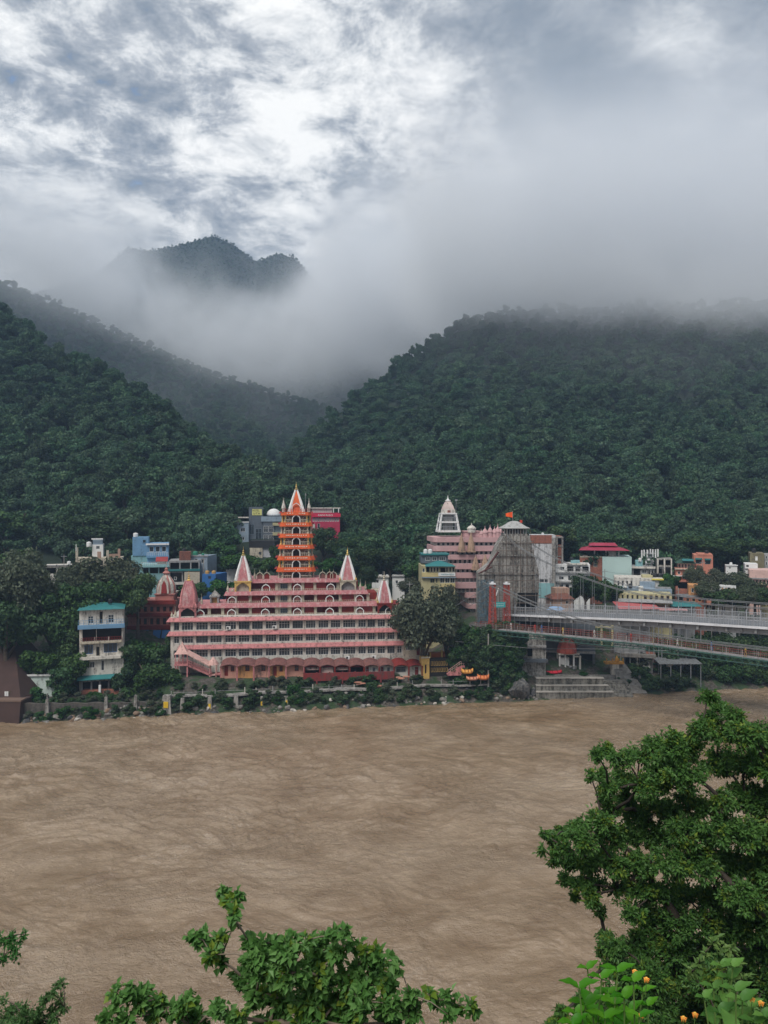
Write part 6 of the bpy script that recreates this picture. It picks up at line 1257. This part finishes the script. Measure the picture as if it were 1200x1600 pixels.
for i in range(60):
    px=g.uniform(38,262); Yb=143/(1-.177*(px-600)/F); Y=Yb+(g.uniform(.3,1.2) if g.random()<.5 else g.uniform(2.2,6)); x_=(px-600)/F*Y; zz=float(land_z(x_,Y)); py=800+(H-zz)*F/Y; w=g.uniform(10,28)
    T(g.choice(['bush','dbush','obush']),px,py-w*.6,py+3,w,Y,LV,GV)
# scrub along the river walk
LS='patch of scrub growing through the stones of the temple bank'; GS='scrub on the temple bank'
for i in range(120):
    px=g.uniform(270,820); Yb=143/(1-.177*(px-600)/F); d=g.uniform(.5,2.2) if g.random()<.65 else g.uniform(4.2,5.2); Y=Yb+d; x_=(px-600)/F*Y; zz=float(land_z(x_,Y)); py=800+(H-zz)*F/Y; w=g.uniform(12,30)
    T(g.choice(['bush','dbush','obush','obush','dbush']),px,py-w*.55,py+3,w,Y,LS,GS)
for px,yt,yb,w,k,l in ((463,1068,1100,34,'bush','bright bush hanging over the walk edge below the dark stalls'),(585,1063,1100,30,'bush','tall bright bush at the walk below the red wall'),(605,1066,1102,34,'obush','brownish bush right of the tall bright one'),(628,1072,1098,26,'bush','green bush under the first cream rooms'),(392,1082,1102,30,'dbush','dark bush between the two slim marked piers'),(302,1086,1104,34,'bush','low green bush between the first piers of the walk')):
    Yb=143/(1-.177*(px-600)/F); T(k,px,yt,yb,w,Yb+1.2,l)
# ---------------------------------------------------------------- small things on the roofs, poles and wires
for px,py,Y,mt,r_,l in ((893,876,184,BLACKP,.5,'black water tank on the dirty white apartments'),(1022,903.5,178,BLACKP,.75,'wide black water tank on the cream house roof, left of a pair'),(1031,903.5,178,BLACKP,.7,'wide black water tank on the cream house roof, right of a pair'),
    (1000,876,188,WHITE,.4,'small white tank beside the antenna mast'),(1142,882.5,188,WHITE,.35,'tiny white tank on the white roof room'),(1178,862,190,BLACKP,.5,'black tank on the olive block'),(1104,864.5,189,BLACKP,.45,'black tank on the salmon cube house'),
    (848,835.5,184,WHITE,.3,'tiny white tank on the brick top of the tall block'),(600,898,188,BLACKP,.5,'black tank on the low white house behind the temple'),(288,861,184,BLACKP,.4,'black tank on the brown hut of the dark open house'),(108,882,174,WHITE,.45,'white tank on the flat roofed shelter'),
    (1078,880,189,WHITE,.4,'white tank on the dark green roofed lodge side'),(977,917,171,WHITE,.45,'white drum on the grey shuttered block'),(985,917,171,BLACKP,.45,'black drum on the grey shuttered block'),(172,941,147,BLACKP,.4,'black tank peeking over the teal roof of the cream house')):
    tank(px,py,Y,l,mt,r_,r_*1.8)
gk=random.Random(17)
poles=[(905,940,166,9),(990,955,164,7),(1060,950,163,8),(1112,955,163,9),(1155,950,164,7),(875,930,172,9),(945,915,174,7),(1035,905,182,6),(1098,900,182,7),(640,950,160,10),(318,900,178,8),(205,905,176,8),(100,900,172,9),(1185,945,166,8)]
tops=[]
for i,(px,py,Y,h) in enumerate(poles):
    x_=(px-600)/F*Y; z_=float(land_z(x_,Y)); P=W(px,py,Y); top=P.z+h*.6; r=empty('utility_pole',(x_,Y,z_-.3),gk.uniform(-.5,.5),label='thin grey utility pole among the houses and trees of the town',cat='pole',group='utility poles in the town'); m=MB(); m.lathe([(.11,0),(.07,top-z_)],n=6); m.build('shaft',CONC,r); m=MB(); m.box(-.7,.7,-.04,.04,top-z_-.6,top-z_-.5); m.build('crossarm',STEEL,r); tops.append(Vector((x_,Y,top-.8)))
def wire(a,b,l,sag=1.0,name='wire'):
    m=MB(); m.tube([tuple(a.lerp(b,k/8)-Vector((0,0,sag*4*(k/8)*(1-k/8)))) for k in range(9)],.02,3); tag(m.build(name,BLACKP),l,'wire','wires between the utility poles')
for a,b in ((0,5),(0,1),(1,2),(2,3),(3,4),(4,13),(6,7),(7,8),(10,11),(11,12),(5,6)): wire(tops[a],tops[b],'sagging black wire strung between utility poles of the town')
# parked things and goods on the decks and terraces
for i,(px,py,Y,l) in enumerate(((1010,1046,157.5,'white sack pile under the left end of the tin shed'),(1046,1042,157.5,'pale bundle under the middle of the tin shed'),(893,1046,157.3,'grey bundle inside the white shrine porch'))):
    m=MB(); gg=random.Random(i+60)
    for q in range(5): m.lathe([(.05,0),(.38,.08),(.42,.3),(.3,.5),(.04,.56)],(gg.uniform(-.7,.7),gg.uniform(-.3,.3),(q%2)*.3),8,sq=.7)
    tag(m.build('sack_pile',OFFW if i<2 else GREY,loc=W(px,py,Y),smooth=True),l,'sacks')
LR='dark bush closing the shaded slope at the waterline under the bridges'; 
for i in range(34):
    px=gk.uniform(985,1215); Y=float(bank_y((px-600)/F*158))+gk.uniform(.8,6.5); x_=(px-600)/F*Y; zz=float(land_z(x_,Y)); py=800+(H-zz)*F/Y; w=gk.uniform(22,46)
    if 1035<px<1100 and Y>bank_y(x_)+2: continue
    plant('dbush' if i%4 else 'obush',px,py-w*.6,py+4,w,Y,LR,'bushes under the bridges')
# washing and people walking on the lower bridge: small figures
def person(P,rz,shirt,legs,label,grp=None,stride=.18):
    r=empty('person',P,rz,label=label,cat='person',group=grp)
    import bmesh
    me=bpy.data.meshes.new('body'); V=[(0,0,.92),(0,0,1.15),(0,0,1.38),(0,0,1.5),(0,-.01,1.62),(0,0,1.72),(-.09,0,.9),(-.1,-stride,.48),(-.1,-stride*.4,.06),(-.1,-stride*.4-.13,.03),(.09,0,.9),(.1,stride,.48),(.1,stride*.9,.06),(.1,stride*.9-.13,.03),(-.2,0,1.4),(-.24,.08,1.12),(-.22,-.06,.88),(.2,0,1.4),(.24,-.08,1.12),(.22,.04,.88)]
    E=[(0,1),(1,2),(2,3),(3,4),(4,5),(0,6),(6,7),(7,8),(8,9),(0,10),(10,11),(11,12),(12,13),(2,14),(14,15),(15,16),(2,17),(17,18),(18,19)]
    Rr=[.13,.13,.15,.06,.095,.07,.10,.07,.045,.04,.10,.07,.045,.04,.06,.045,.035,.06,.045,.035]
    me.from_pydata(V,E,[]); o=link('body',me,r); o.modifiers.new('skin','SKIN'); sv=me.skin_vertices[0].data
    for i,q in enumerate(Rr): sv[i].radius=(q,q*.8)
    sv[0].use_root=True; ss_=o.modifiers.new('sub','SUBSURF'); ss_.levels=ss_.render_levels=1
    me.materials.append(mat('skin_and_cloth_'+shirt,{'white':(.55,.53,.5),'red':(.4,.05,.04),'blue':(.08,.14,.3),'yellow':(.5,.35,.06),'dark':(.06,.06,.07)}[shirt],.85)); 
    m=MB(); m.lathe([(.16,.0),(.15,.3),(.11,.42)],(0,0,.5),8,sq=.75); m.build('lower_garment',mat('garment_'+legs,{'dark':(.05,.05,.06),'white':(.5,.5,.48),'brown':(.16,.09,.06)}[legs],.9),r)
    m=MB(); m.lathe([(.085,1.62),(.1,1.7),(.07,1.78),(.01,1.8)],(0,.015,0),8); m.build('hair',BLACKP,r); return r
fig=[(6,'white','dark'),(11,'red','brown'),(12.2,'blue','dark'),(17,'yellow','white'),(23,'white','brown'),(29,'dark','dark'),(30,'red','dark'),(38,'white','white'),(43.5,'blue','brown'),(49,'yellow','dark')]
names={'white':'white','red':'red','blue':'blue','yellow':'yellow','dark':'dark'}
for i,(t_,s_,l_) in enumerate(fig):
    P=LO+BD*t_+BN*(.6+.9*((i*7)%3)/2); P.z=lb(t_)+.0
    person(P,BRZ+(PI/2 if i%2 else -PI/2),s_,l_,'tiny figure in '+names[s_]+' top walking on the red railed lower bridge','people on the lower bridge')
# ---------------------------------------------------------------- plants on our own bank, close to the viewpoint
def leaf_quads(P,Dr,Nm,Ln,Wd,fold=.25,droop=.15):
    """folded six-point leaves: base P, direction Dr, up normal Nm"""
    Sd=np.cross(Dr,Nm); Sd/=np.linalg.norm(Sd,axis=1)[:,None]+1e-9; Nm=np.cross(Sd,Dr)
    L=Ln[:,None]; w=Wd[:,None]
    b=P; t=P+Dr*L-Nm*L*droop; m1=P+Dr*L*.45; 
    l=P+Dr*L*.42-Sd*w*.5+Nm*w*fold; r=P+Dr*L*.42+Sd*w*.5+Nm*w*fold
    m=m1-Nm*L*droop*.2
    v=np.stack([b,l,t,r,m],1).reshape(-1,3); n=len(P); i=np.arange(n)[:,None]*5
    f=np.concatenate([i+np.array([[0,4,2,1]]),i+np.array([[0,3,2,4]])],1).reshape(-1,4); return v,f
def nrm(a): return a/(np.linalg.norm(a,axis=1)[:,None]+1e-9)
def puff_tree(root,puffs,Y0,base,fork,lm,lmt,seed,tuft_r,per,Ln,Wd,dens,depth,limbr,twigmat,squash=.8):
    g=np.random.default_rng(seed); gr_=random.Random(seed); tips=[]; dirs=[]; cents=[]; tw=MB(); lb=MB()
    for (px,py,rp) in puffs:
        Y=Y0+g.uniform(-depth,depth); c=np.array(W(px,py,Y)); r=rp*Y0/F
        n=max(3,int(dens*(rp/30)**2)); d=nrm(g.normal(size=(n,3))); rr=g.random(n)**.45; p=c+d*(r*rr)[:,None]*np.array([1,1.0,squash])
        tips.append(p); dd=nrm(d*np.array([1,1,.8])+np.array([0,0,.35])+g.normal(size=(n,3))*.35); dirs.append(dd)
        cc=Vector(c); cents.append(cc)
        for k in range(n):
            if k%2==0: 
                q=Vector(p[k]); tw.tube([cc.lerp(q,.05),cc.lerp(q,.55)+Vector((0,0,-.04*r)),q],[limbr*.07,limbr*.05,limbr*.02],3)
    # limbs: every clump hangs on the nearest clump that is closer to the fork; radius grows with what it carries
    f=Vector(fork); nodes=[f]+cents; dist=[0]+[(c-f).length for c in cents]; par_=[None]*len(nodes); load=[1.0]*len(nodes)
    order=sorted(range(1,len(nodes)),key=lambda i:dist[i])
    for i in order:
        par_[i]=min((j for j in range(len(nodes)) if j!=i and dist[j]<dist[i]*.93),key=lambda j:(nodes[j]-nodes[i]).length+.28*dist[j]*0+(.35*dist[i] if j==0 else 0))
    for i in order[::-1]: load[par_[i]]+=load[i]
    for i in order:
        a_,b_=nodes[par_[i]],nodes[i]; l_=(b_-a_).length; ra=limbr*min(.8,.12*load[i]**.5+.04); mid=a_.lerp(b_,.5)+Vector((gr_.uniform(-1,1),gr_.uniform(-1,1),gr_.uniform(-.2,1)))*l_*.13
        lb.tube([a_,a_.lerp(mid,.5)+Vector((0,0,.02*l_)),mid,b_],[ra*1.15,ra,ra*.85,ra*.6],5)
    tips=np.concatenate(tips); dirs=np.concatenate(dirs); n=len(tips)
    k=np.repeat(np.arange(n),per); N=len(k); u=g.random(N); off=nrm(g.normal(size=(N,3)))
    P=tips[k]-dirs[k]*(tuft_r*1.1*u)[:,None]+off*(tuft_r*.45*g.random(N))[:,None]
    D=nrm(off*.9+dirs[k]*.6+np.array([0,0,-.25])+g.normal(size=(N,3))*.25); Nn=nrm(np.array([0,0,1.0])+g.normal(size=(N,3))*.45+np.array([0,-.35,0]))
    v,f=leaf_quads(P,D,Nn,Ln*(.6+.7*g.random(N)),Wd*(.65+.6*g.random(N)))
    h=(P[:,2]-P[:,2].min())/(np.ptp(P[:,2])+1e-6); topness=g.random(N); mi=((g.random(n)[k]<.13)&(topness<.75)).astype(int)
    mesh_np('foliage',v,f,[lm,lmt],root,mi=np.repeat(mi,2))
    if base is not None: lb.tube([base,Vector(base).lerp(Vector(fork),.5)+Vector((.12,.1,0)),fork],[limbr*1.5,limbr*1.2,limbr*.9],8)
    lb.build('branch',twigmat if twigmat!=MATS.get('green_stem') else BARK,root,smooth=True); tw.build('twigs',twigmat,root)
FT=leafmat('front_tree_leaves',(.022,.072,.018),(.052,.145,.034),(.105,.23,.055),trans=.3,obvar=0); FTT=leafmat('front_tree_young_leaves',(.06,.13,.02),(.12,.21,.03),(.20,.28,.05),trans=.35,obvar=0)
fp_=[(1105,1088,16),(1128,1105,20),(1112,1122,22),(1150,1120,22),(1095,1140,26),(1130,1145,30),(1165,1148,32),(1195,1150,30),
(932,1178,14),(950,1172,18),(972,1184,24),(1000,1178,24),(1028,1165,26),(1052,1150,20),(1060,1172,28),(1078,1168,28),(1040,1190,28),
(922,1212,10),(938,1208,16),(950,1228,22),(972,1215,24),(945,1248,18),(958,1268,16),(975,1250,26),(1000,1225,34),(1032,1215,34),(1070,1208,36),(1120,1190,36),(1165,1192,36),(1200,1195,36),(1230,1200,60),
(1000,1270,34),(1040,1262,36),(1085,1255,34),(1128,1250,24),(1165,1245,36),(1200,1250,36),
(850,1302,10),(846,1328,9),(862,1312,16),(880,1300,18),(880,1325,22),(903,1288,20),(912,1310,28),(940,1282,26),(950,1305,32),(985,1300,34),(1025,1305,38),(1070,1300,38),(1115,1295,38),(1160,1300,40),(1200,1300,40),
(868,1345,14),(895,1350,22),(925,1345,30),(960,1350,28),(885,1372,15),(905,1380,20),(930,1378,22),(900,1400,12),(925,1408,14),(938,1425,11),(925,1395,16),
(1000,1350,30),(1045,1350,34),(1090,1345,38),(1140,1350,40),(1190,1350,40),(965,1390,18),(985,1385,24),(1020,1392,34),(1065,1395,36),(1110,1400,30),(1160,1400,38),(1200,1395,36),
(985,1425,22),(1015,1435,32),(1060,1440,38),(1110,1440,40),(1155,1445,36),(1200,1440,40),(948,1462,16),(940,1485,14),(965,1478,26),(1000,1478,36),(1045,1485,40),(1095,1485,42),(1145,1490,42),(1195,1485,42),
(950,1510,18),(975,1520,32),(1015,1528,40),(1065,1530,42),(1115,1535,42),(1165,1535,42),(1205,1535,40),(905,1560,14),(880,1582,14),(865,1600,16),(920,1590,28),(960,1575,40),(1010,1580,44),(1060,1580,44),(1110,1585,44),(1160,1585,44),(1205,1580,44),
(1260,1260,80),(1270,1360,90),(1270,1460,90),(1300,1560,90),(1100,1650,80),(1000,1640,60),(1200,1660,90)]
r=empty('leafy_tree',(9.6,20.5,float(land_z(9.6,20.5))),label='big close green tree filling the lower right corner over the river',cat='tree'); RB=Vector(r.location)
def fix(root):
    for c in root.children:
        c.location=-Vector(root.location)
puff_tree(r,fp_,20,Vector(RB)-Vector((0,0,.5)),Vector((9.3,20.3,25.0)),FT,FTT,71,.20,26,.115,.062,48,1.3,.17,mat('dark_bark',(.05,.04,.032),.9,bump=.5,var=.3,scale=3),.72); fix(r)
SHL=leafmat('shrub_leaves',(.036,.115,.028),(.080,.205,.052),(.13,.27,.085),trans=.3,obvar=0)
sp_=[(347,1392,8),(372,1400,8),(358,1405,9),(365,1422,9),(368,1440,9),(300,1462,9),(315,1468,14),(335,1475,16),(345,1462,8),(330,1492,14),(345,1500,12),(388,1470,14),(405,1482,18),(395,1500,20),(430,1475,14),(450,1485,20),(455,1462,10),(475,1472,12),(500,1470,16),(520,1462,10),(538,1455,9),(545,1470,10),(490,1495,24),(525,1490,20),(560,1478,10),(572,1488,14),(590,1492,12),(612,1498,10),(622,1510,8),(560,1510,20),(590,1512,18),(420,1515,24),(455,1520,26),(500,1528,28),(540,1535,24),(575,1538,24),(610,1538,18),(380,1530,20),(400,1555,24),(440,1560,26),(480,1565,28),(525,1568,28),(565,1568,24),(605,1568,22),(640,1556,14),(640,1580,18),(670,1555,10),(685,1562,12),(700,1555,9),(715,1572,11),(735,1570,8),(740,1580,6),(700,1585,8),
(180,1548,10),(200,1550,14),(225,1552,16),(215,1568,16),(245,1562,14),(180,1575,10),(165,1590,12),(195,1592,14),(240,1585,14),(270,1580,12),(295,1560,12),(285,1572,14),(310,1585,14),(340,1575,14),(365,1590,18),(420,1600,26),(480,1605,26),(550,1605,26),(610,1600,20),(300,1610,30),(380,1640,50),(500,1650,60)]
r=empty('broadleaf_shrub',(-1.1,9.2,float(land_z(-1.1,9.2))),label='broad leaved green shrub rising from the bottom edge left of centre',cat='shrub')
puff_tree(r,sp_,9,Vector(r.location)-Vector((0,0,.3)),Vector((-1.2,9.0,30.4)),SHL,FTT,72,.09,11,.095,.075,34,.3,.05,mat('pale_twig',(.20,.16,.12),.9),.8); fix(r)
lt_=[(8,1468,12),(20,1462,9),(38,1460,6),(18,1480,12),(6,1495,12),(25,1495,6)]
r=empty('hanging_branch',(-5.0,9.4,float(land_z(-5.0,9.4))),label='small leafy branch reaching in at the left edge above the bottom corner',cat='shrub')
puff_tree(r,lt_,9,Vector(r.location)-Vector((0,0,.3)),Vector((-5.1,9.0,32.2)),FT,SHL,73,.07,14,.055,.026,50,.2,.04,BARK,.8); fix(r)
lb_=[(90,1540,6),(98,1535,6),(80,1552,10),(95,1558,9),(70,1562,12),(85,1575,14),(60,1580,14),(5,1560,8),(12,1580,20),(35,1588,22),(60,1598,20),(85,1592,14),(20,1605,26),(100,1575,6)]
r=empty('feathery_shrub',(-4.4,9.5,float(land_z(-4.4,9.5))),label='small leaved dark shrub in the bottom left corner',cat='shrub')
puff_tree(r,lb_,9,Vector(r.location)-Vector((0,0,.3)),Vector((-4.4,9.0,30.6)),FT,SHL,74,.075,16,.050,.024,50,.25,.04,BARK,.8); fix(r)
# flowering lantana very close to the camera: opposite pairs of large ovate leaves on soft stems
LTM=leafmat('lantana_leaf',(.040,.13,.020),(.085,.20,.032),(.15,.29,.050),trans=.35,obvar=0)
def big_leaf(mb,p,d,up,L,w):
    d=Vector(d).normalized(); s=d.cross(Vector(up)).normalized(); n=s.cross(d).normalized(); N=7; vs=[]
    for k in range(N+1):
        t_=k/N; ww=w*.5*(math.sin(PI*min(1,t_**.72))**.9)*(1-.15*t_) if 0<k<N else .001; c=Vector(p)+d*(L*t_)-n*(L*.28*t_*t_)
        wav=.06*w*math.sin(k*2.1)
        for q,f in ((-1,.22),(-.5,.14),(0,0),(.5,.14),(1,.22)): vs.append(c+s*(ww*q)+n*(ww*f*2*abs(q)+wav*abs(q)))
    mb.add(vs,[(5*k+j,5*k+j+1,5*k+6+j,5*k+5+j) for k in range(N) for j in range(4)])
def lantana(root,stems,Y0,seed,flowers):
    g_=random.Random(seed); lf=MB(); stt=MB(); base=Vector(root.location)
    for (px,py,ln,sc_) in stems:
        Y=Y0+g_.uniform(-.25,.25); tip=W(px,py,Y)-base; foot=Vector((g_.uniform(-.15,.15),g_.uniform(-.1,.1),-.1)); mid=foot.lerp(tip,.55)+Vector((g_.uniform(-.12,.12),g_.uniform(-.1,.1),0)); pts=[foot,foot.lerp(mid,.5),mid,mid.lerp(tip,.5),tip]
        stt.tube(pts,[.008,.007,.006,.005,.003],5); n=ln
        for k in range(n):
            t_=1-k*.06; i=min(3,int(t_*4)); p=pts[i].lerp(pts[i+1],t_*4-i) if t_<1 else tip; a=g_.uniform(0,.5)+(k%2)*PI/2; L=(.070+.014*min(k,4))*sc_*g_.uniform(.85,1.15)
            for s in (0,PI): 
                dd=Vector((math.cos(a+s),math.sin(a+s),.75-.18*k)); big_leaf(lf,p,dd,(0,0,1),L,L*.62)
    o=lf.build('foliage',LTM,root,smooth=True); stt.build('stem',mat('green_stem',(.10,.17,.04),.7),root)
    PET=mat('orange_petal',(.85,.30,.05),.7,var=.1); YP=mat('yellow_petal',(.85,.55,.10),.7)
    for (px,py) in flowers:
        c=W(px,py,Y0-.05)-base; fm=MB()
        for k in range(14):
            a=k*2.4; rr=.011*math.sqrt(k/16); fm.c=1 if k<5 else 0
            p=c+Vector((math.cos(a)*rr,math.sin(a)*rr*.9,.006-rr*.55+.002*(k%2)))
            for j in range(4):
                b=j*PI/2+a; fm.add([p,p+Vector((math.cos(b-.5)*.0032,math.sin(b-.5)*.0032,.003)),p+Vector((math.cos(b)*.0045,math.sin(b)*.0045,.002)),p+Vector((math.cos(b+.5)*.0032,math.sin(b+.5)*.0032,.003))],[(0,1,2,3)])
            fm.add([p+Vector((0,0,-.012)),p+Vector((.002,0,0)),p+Vector((-.002,.001,0))],[(0,1,2)])
        fm.c=2; fm.tube([c+Vector((0,.01,-.07)),c-Vector((0,0,.004))],[.0022,.0016],4); fm.build('flower',[PET,YP,MATS['green_stem']],root)
r=empty('lantana',(W(950,1700,3.1).x,3.1,float(land_z(.95,3.1))),label='bright green large leaved plant with small orange flowers, left of a pair at the bottom',cat='flowering plant')
lantana(r,[(918,1515,8,1.05),(905,1545,8,1.1),(940,1530,8,1.2),(965,1520,8,1.1),(990,1535,8,1.0),(1005,1550,7,.9),(930,1560,8,1.2),(960,1570,8,1.2),(985,1580,7,1.1),(900,1585,8,1.1),(1000,1590,6,.9),(925,1600,6,1.1),(950,1553,8,1.1),(975,1560,8,1.15),(915,1572,8,1.15),(945,1592,8,1.1),(970,1602,7,1.1),(1012,1572,7,1.0),(895,1602,7,1.0)],3.1,5,[(992,1519),(1010,1531),(1002,1587)])
r=empty('lantana',(W(1140,1700,3.0).x,3.0,float(land_z(1.4,3.0))),label='bright green large leaved plant with orange flowers in the bottom right corner',cat='flowering plant')
lantana(r,[(1128,1512,8,1.0),(1140,1530,8,1.15),(1115,1545,8,1.0),(1150,1550,8,1.1),(1130,1570,8,1.2),(1170,1575,7,1.1),(1195,1590,7,1.1),(1155,1590,7,1.2),(1110,1590,6,1.0),(1100,1560,5,.8),(1140,1595,7,1.1),(1180,1600,7,1.1),(1125,1585,7,1.1),(1160,1565,8,1.1),(1145,1512,8,.9)],3.0,6,[(1175,1562),(1189,1568),(1068,1592),(1086,1586)])
yg=[(1115,1470,7),(1140,1480,9),(1100,1490,8),(1125,1495,12),(1150,1505,10),(1092,1505,7),(1160,1525,10),(1080,1520,7)]
r=empty('young_shrub',(W(1130,1700,5).x,5.0,float(land_z(2.3,5.0))),label='thin yellow green shrub between the big tree and the right flowering plant',cat='shrub')
puff_tree(r,yg,5,Vector(r.location),W(1130,1620,5),FTT,LTM,75,.05,9,.05,.028,16,.15,.02,MATS['green_stem'],.9); fix(r)
# ---------------------------------------------------------------- air and low cloud
def volmat(name,color,aniso=.2):
    m=bpy.data.materials.new(name); m.use_nodes=True; t=m.node_tree; t.nodes.clear()
    v=t.nodes.new('ShaderNodeVolumePrincipled'); v.inputs['Color'].default_value=(*color,1); v.inputs['Anisotropy'].default_value=aniso
    o=t.nodes.new('ShaderNodeOutputMaterial'); t.links.new(v.outputs[0],o.inputs['Volume']); return m,t,v
m,t,v=volmat('haze_air',(.42,.60,.86)); v.inputs['Density'].default_value=.00034
mb=MB(); mb.box(-1100,1100,-70,1290,-15,470); hz=mb.build('haze',m); tag(hz,kind='stuff',label='pale blue damp air over the whole valley',cat='haze')
def cloud(name,x0,x1,y0,y1,z0,z1,dens,label,fn):
    m,t,v=volmat(name+'_vapour',(.90,.915,.935),.0)
    tc=t.nodes.new('ShaderNodeTexCoord'); p=tc.outputs['Object']; x,y,z=xyz(t,p)
    t.links.new((fn(t,p,x,y,z)*dens).k,v.inputs['Density'])
    mb=MB(); mb.box(x0,x1,y0,y1,z0,z1); o=mb.build(name,m); m.cycles.volume_step_rate=1.0
    return tag(o,kind='stuff',label=label,cat='mist')
def bankfn(t,p,x,y,z):
    n=noise(t,p,.011,4,.55,.3)*.72+noise(t,p,.034,5,.6,.2)*.28
    n=(n-.5)*1.9+.5
    base=z-((n-.5)*120)
    zb=((x*-1.0-134).mx(0))*.40+140
    lo=(base-zb).ss(-12,50)+(z-zb).ss(-110,0,0,.045); top=(y*((x+138).ab().ss(45,115)*.13+.286))+37.5-((n-.5)*230)
    hi=(z-top).ss(-45,22,1,0)
    ends=x.ss(-420,-300)*x.ss(60,200,1,0)*(y.ss(455,520)*((z-115).ss(0,30))+y.ss(385,450)*(z-115).ss(0,30,1,0))*y.ss(700,780,1,0)
    return lo*hi*ends*(n.ss(.25,.7,.15,1.4))
cloud('valley_mist',-430,200,380,780,40,400,.020,'bank of white mist lying in the valley between the two hills',bankfn)
def rightfn(t,p,x,y,z):
    n=noise(t,p,.012,4,.55,.3)*.72+noise(t,p,.036,5,.6,.2)*.28
    n=(n-.5)*1.35+.5
    base=z-((n-.5)*64)
    lo=(base-(x*-.02+142)).ss(-14,16)+(z-142).ss(-95,0,0,.035)
    ends=(x+(n-.5)*150).ss(0,95)*((y+(n-.5)*60).ss(338,388)*((z-125).ss(0,25))+y.ss(255,330)*(z-125).ss(0,25,1,0))*y.ss(640,695,1,0)
    return lo*ends*(z+(n-.5)*90).ss(170,300,1,0)*n.ss(.25,.75,.25,1.3)
cloud('low_cloud',-90,560,250,700,45,350,.045,'grey low cloud hiding the top of the right hill',rightfn)
